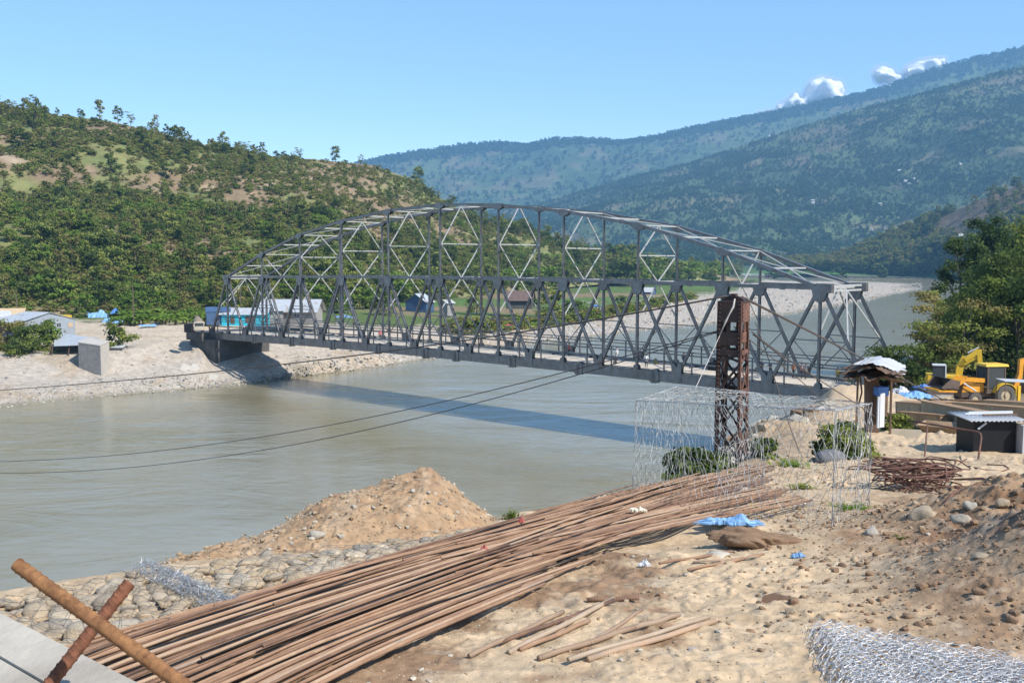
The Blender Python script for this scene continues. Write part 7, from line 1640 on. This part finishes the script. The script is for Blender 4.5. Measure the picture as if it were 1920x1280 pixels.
vo_ = wm.node_tree.nodes.new('ShaderNodeVolumePrincipled'); wo_ = wm.node_tree.nodes.new('ShaderNodeOutputMaterial'); vo_.inputs['Color'].default_value = (1, 1, 1, 1); vo_.inputs['Density'].default_value = .0045; wm.node_tree.links.new(vo_.outputs[0], wo_.inputs['Volume'])
CD = 7600
cloud([(1545, 168, 22), (1560, 172, 20), (1525, 178, 18), (1500, 190, 16), (1480, 196, 14), (1460, 203, 10), (1440, 210, 9), (1425, 214, 7), (1570, 182, 16)], CD, 'largest white cloud rising behind the far ridge', 1)
cloud([(1658, 140, 17), (1648, 138, 12), (1672, 146, 14), (1684, 150, 10)], CD, 'small round white cloud between the two others on the ridge', 2)
cloud([(1722, 130, 16), (1706, 136, 12), (1745, 122, 15), (1765, 116, 10), (1738, 128, 16)], CD, 'rightmost white cloud spilling over the ridge', 3)
# ------------------------------------------------------------------ people on the bridge
M['skin'] = simple('brown_skin', (.22, .12, .08), .6, 0, .1, 8); M['hair'] = simple('black_hair', (.012, .010, .010), .6, 0, .2, 20)
def cloth(n, c): M[n] = simple(n, c, .85, 0, .2, 6); return n
for n_, c_ in (('cloth_red', (.55, .12, .12)), ('cloth_white', (.75, .75, .74)), ('cloth_dark', (.03, .035, .05)), ('cloth_orange', (.50, .18, .07)), ('cloth_grey', (.16, .17, .19)), ('cloth_pink', (.60, .35, .35)), ('cloth_olive', (.28, .24, .06)), ('cloth_blue', (.08, .14, .28))): cloth(n_, c_)
def person(loc, rz, top, legs_, label, pose='stand', h=1.62):
    """one continuous skinned body; shirt and trousers are faces of the same surface"""
    k = h / 1.7
    hip = Vector((0, 0, .92)); P_ = {'pelvis': hip, 'chest': Vector((0, .0, 1.28)), 'neck': Vector((0, 0, 1.47)), 'head': Vector((0, .02, 1.58)), 'crown': Vector((0, .01, 1.68))}
    st = .10 if pose != 'walk' else .10; f = .22 if pose == 'walk' else .03
    P_.update({'hl': Vector((-.09, 0, .88)), 'kl': Vector((-.11, f * .8, .48)), 'al': Vector((-.12, f * .5, .07)), 'tl': Vector((-.13, f * .5 + .16, .03)), 'hr': Vector((.09, 0, .88)), 'kr': Vector((.11, -f * .1, .48)), 'ar': Vector((.12, -f, .08)), 'tr': Vector((.13, -f + .15, .03))})
    P_.update({'sl': Vector((-.19, 0, 1.40)), 'el': Vector((-.25, -.02, 1.12)), 'wl': Vector((-.24, .10, .88)), 'sr': Vector((.19, 0, 1.40)), 'er': Vector((.26, -.02, 1.12)), 'wr': Vector((.24, .08, .88))})
    if pose == 'lean': P_['el'] = Vector((-.24, .2, 1.14)); P_['wl'] = Vector((-.2, .42, 1.12)); P_['er'] = Vector((.24, .2, 1.14)); P_['wr'] = Vector((.2, .42, 1.12)); P_['chest'].y += .08; P_['neck'].y += .14; P_['head'].y += .18; P_['crown'].y += .2
    if pose == 'sit':
        for q_ in P_: P_[q_].z -= .47
        P_['kl'] = Vector((-.14, .42, .46)); P_['kr'] = Vector((.14, .42, .46)); P_['al'] = Vector((-.13, .45, .08)); P_['ar'] = Vector((.13, .45, .08)); P_['tl'] = Vector((-.13, .6, .03)); P_['tr'] = Vector((.13, .6, .03)); P_['el'].y += .12; P_['er'].y += .12; P_['wl'] = Vector((-.14, .34, .56)); P_['wr'] = Vector((.14, .34, .56))
    R_ = {'pelvis': .135, 'chest': .15, 'neck': .055, 'head': .098, 'crown': .07, 'hl': .095, 'kl': .06, 'al': .042, 'tl': .035, 'hr': .095, 'kr': .06, 'ar': .042, 'tr': .035, 'sl': .065, 'el': .042, 'wl': .03, 'sr': .065, 'er': .042, 'wr': .03}
    E_ = [('pelvis', 'chest'), ('chest', 'neck'), ('neck', 'head'), ('head', 'crown'), ('pelvis', 'hl'), ('hl', 'kl'), ('kl', 'al'), ('al', 'tl'), ('pelvis', 'hr'), ('hr', 'kr'), ('kr', 'ar'), ('ar', 'tr'), ('chest', 'sl'), ('sl', 'el'), ('el', 'wl'), ('chest', 'sr'), ('sr', 'er'), ('er', 'wr')]
    # hands: five fingers each
    for s, w, e in (('l', 'wl', 'el'), ('r', 'wr', 'er')):
        d = (P_[w] - P_[e]).normalized(); sd = Vector((1, 0, 0)) * (1 if s == 'l' else -1); nm = 'pm' + s; P_[nm] = P_[w] + d * .07; R_[nm] = .03; E_.append((w, nm))
        for j in range(4): fn = 'f%s%d' % (s, j); P_[fn] = P_[nm] + d * (.085 - .008 * abs(j - 1.5)) + sd.cross(d) * (.018 * (j - 1.5)); R_[fn] = .009; E_.append((nm, fn))
        P_['th' + s] = P_[w] + d * .05 + sd * .05; R_['th' + s] = .01; E_.append((w, 'th' + s))
    names = list(P_); me_ = bpy.data.meshes.new('person'); me_.from_pydata([P_[n] * k for n in names], [(names.index(a), names.index(b)) for a, b in E_], [])
    o = bpy.data.objects.new('person', me_); COL.objects.link(o); md = o.modifiers.new('s', 'SKIN'); 
    for i, n in enumerate(names): me_.skin_vertices[0].data[i].radius = (R_[n] * k, R_[n] * k)
    me_.skin_vertices[0].data[names.index('pelvis')].use_root = True
    ss = o.modifiers.new('u', 'SUBSURF'); ss.levels = 1; ss.render_levels = 1
    dg = bpy.context.evaluated_depsgraph_get(); ev = bpy.data.meshes.new_from_object(o.evaluated_get(dg)); bpy.data.objects.remove(o)
    for m_ in ('skin', top, legs_): ev.materials.append(M[m_])
    zn = P_['neck'].z * k - .02; zw = P_['pelvis'].z * k
    for p in ev.polygons:
        c = p.center; p.use_smooth = True
        near_w = min((c - P_['wl'] * k).length, (c - P_['wr'] * k).length) < .15
        if near_w: p.material_index = 0
        elif c.z > zn: p.material_index = 0
        elif pose == 'sit' and c.y > .15 * k and c.z < .62 * k: p.material_index = 2 if c.z > .10 else 0
        elif c.z > zw: p.material_index = 1
        elif c.z > .08: p.material_index = 2
    o = bpy.data.objects.new('person', ev); o.location = V(loc); o.rotation_euler = (0, 0, rz); link(o); tag(o, label, 'person')
    r_ = rock_mesh('hair', 3, 2, 1.0, M['hair'], .1); hr = bpy.data.objects.new('hair', r_); hr.location = (P_['head'] + Vector((0, -.03, .05))) * k; hr.scale = (.088 * k, .105 * k, .095 * k); link(hr, o)
    # facial features on the front of the head
    hd = P_['head'] * k; mb = MB()
    for sx in (-.035, .035): mb.box(hd + Vector((sx, .092, .01)) * k, (.022, .012, .010))
    ey = mb.mesh('eyes', M['hair']); eo = bpy.data.objects.new('eyes', ey); link(eo, o)
    mb = MB(); mb.prism([hd + Vector((-.014, .085, -.025)) * k, hd + Vector((.014, .085, -.025)) * k, hd + Vector((0, .088, .02)) * k], (0, .028, -.004)); no = bpy.data.objects.new('nose', mb.mesh('nose', M['skin'])); link(no, o)
    mb = MB(); mb.box(hd + Vector((0, .088, -.048)) * k, (.045, .012, .008)); mo = bpy.data.objects.new('mouth', mb.mesh('mouth', M['cloth_red'])); link(mo, o)
    return o
def onb(px, off, dz=.0):
    """point of the deck at photo column px, off metres from the near truss"""
    best = min(np.linspace(-.5, 10.5, 2000), key=lambda k: abs(960 + FPX * bp(k, off, BT).x / bp(k, off, BT).y - px)); q = bp(best, off, BT - .12 + dz); return (q.x, q.y, q.z)
RZ = math.atan2(UB.y, UB.x) - PI / 2
fw = BW - 1.5
person(onb(1067, fw), RZ + .4, 'cloth_red', 'cloth_dark', 'person in a red top standing alone at the far railing, mid bridge', 'stand', 1.95)
person(onb(1159, fw - .2), RZ + PI, 'cloth_white', 'cloth_white', 'person dressed all in white walking across the middle of the bridge', 'walk', 1.95)
person(onb(1213, 2.2), RZ + 2, 'cloth_white', 'cloth_dark', 'person in white hidden partly by the tower, by the near railing', 'stand', 1.8)
person(onb(1284, fw), RZ + PI / 2, 'cloth_dark', 'cloth_dark', 'person in dark clothes right of the person in white', 'walk', 1.9)
person(onb(1432, fw), RZ - PI / 2, 'cloth_dark', 'cloth_grey', 'person in dark clothes first right of the tower, leaning on the rail', 'lean', 1.8)
person(onb(1447, fw), RZ - PI / 2, 'cloth_grey', 'cloth_dark', 'person in grey beside the dark one right of the tower', 'lean', 1.7)
person(onb(1490, fw), RZ + 1.2, 'cloth_orange', 'cloth_dark', 'person in an orange shirt at the far railing', 'walk', 1.85)
person(onb(1506, fw), RZ + .5, 'cloth_pink', 'cloth_dark', 'person in a pale pink top beside the orange shirt', 'stand', 1.95)
person(onb(1514, fw - .3), RZ + .2, 'cloth_grey', 'cloth_dark', 'person in a grey top with a dark skirt right of the pink top', 'stand', 1.95)
person(onb(1575, fw), RZ + 2.5, 'cloth_olive', 'cloth_dark', 'person in olive at the far railing near the end of the bridge', 'stand', 1.75)
person(onb(712, fw), RZ + 2.5, 'cloth_red', 'cloth_dark', 'small person in red on the left half of the bridge', 'walk', 1.8)
person(onb(1160 - 5, 2.0 + 0), RZ + 2.5, 'cloth_dark', 'cloth_dark', 'person in black sitting on the kerb in the middle of the bridge', 'sit', 1.8)
for px_, lb in ((1042, 'dark heap of cloth on the far kerb left of the red-topped person'), (1110, 'dark bundle on the far kerb between the red and the white person'), (1302, 'dark bundle on the far kerb left of the tower'), (1462, 'dark heap of sand on the far kerb right of the tower'), (657, 'dark bundle on the bridge kerb near the far end')):
    q = onb(px_, BW - 1.2, .1); o = bpy.data.objects.new('bundle', rock_mesh('bundle', px_, 2, .45, M['cloth_dark'])); o.location = q; o.scale = (1.0, .45, .7); o.rotation_euler = (0, 0, RZ); link(o); tag(o, lb, 'bundle')
q = onb(1231, fw, .35); o = bpy.data.objects.new('sack', rock_mesh('sack', 4, 2, 1.1, M['cloth_olive'])); o.location = q; o.scale = (.4, .35, .5); link(o); tag(o, 'olive yellow sack standing on the deck right of the person in white', 'sack')
q = onb(1346, fw, .5); mb = MB(); mb.box((0, 0, 0), (2.2, 1.2, 1.1), RZ); mb.box((.3, 0, .65), (1.2, 1.0, .3), RZ); o = mobj('cart', mb.mesh('cart', M['black_paint'])); o.location = q; tag(o, 'dark handcart load on the deck just left of the tower', 'cart')
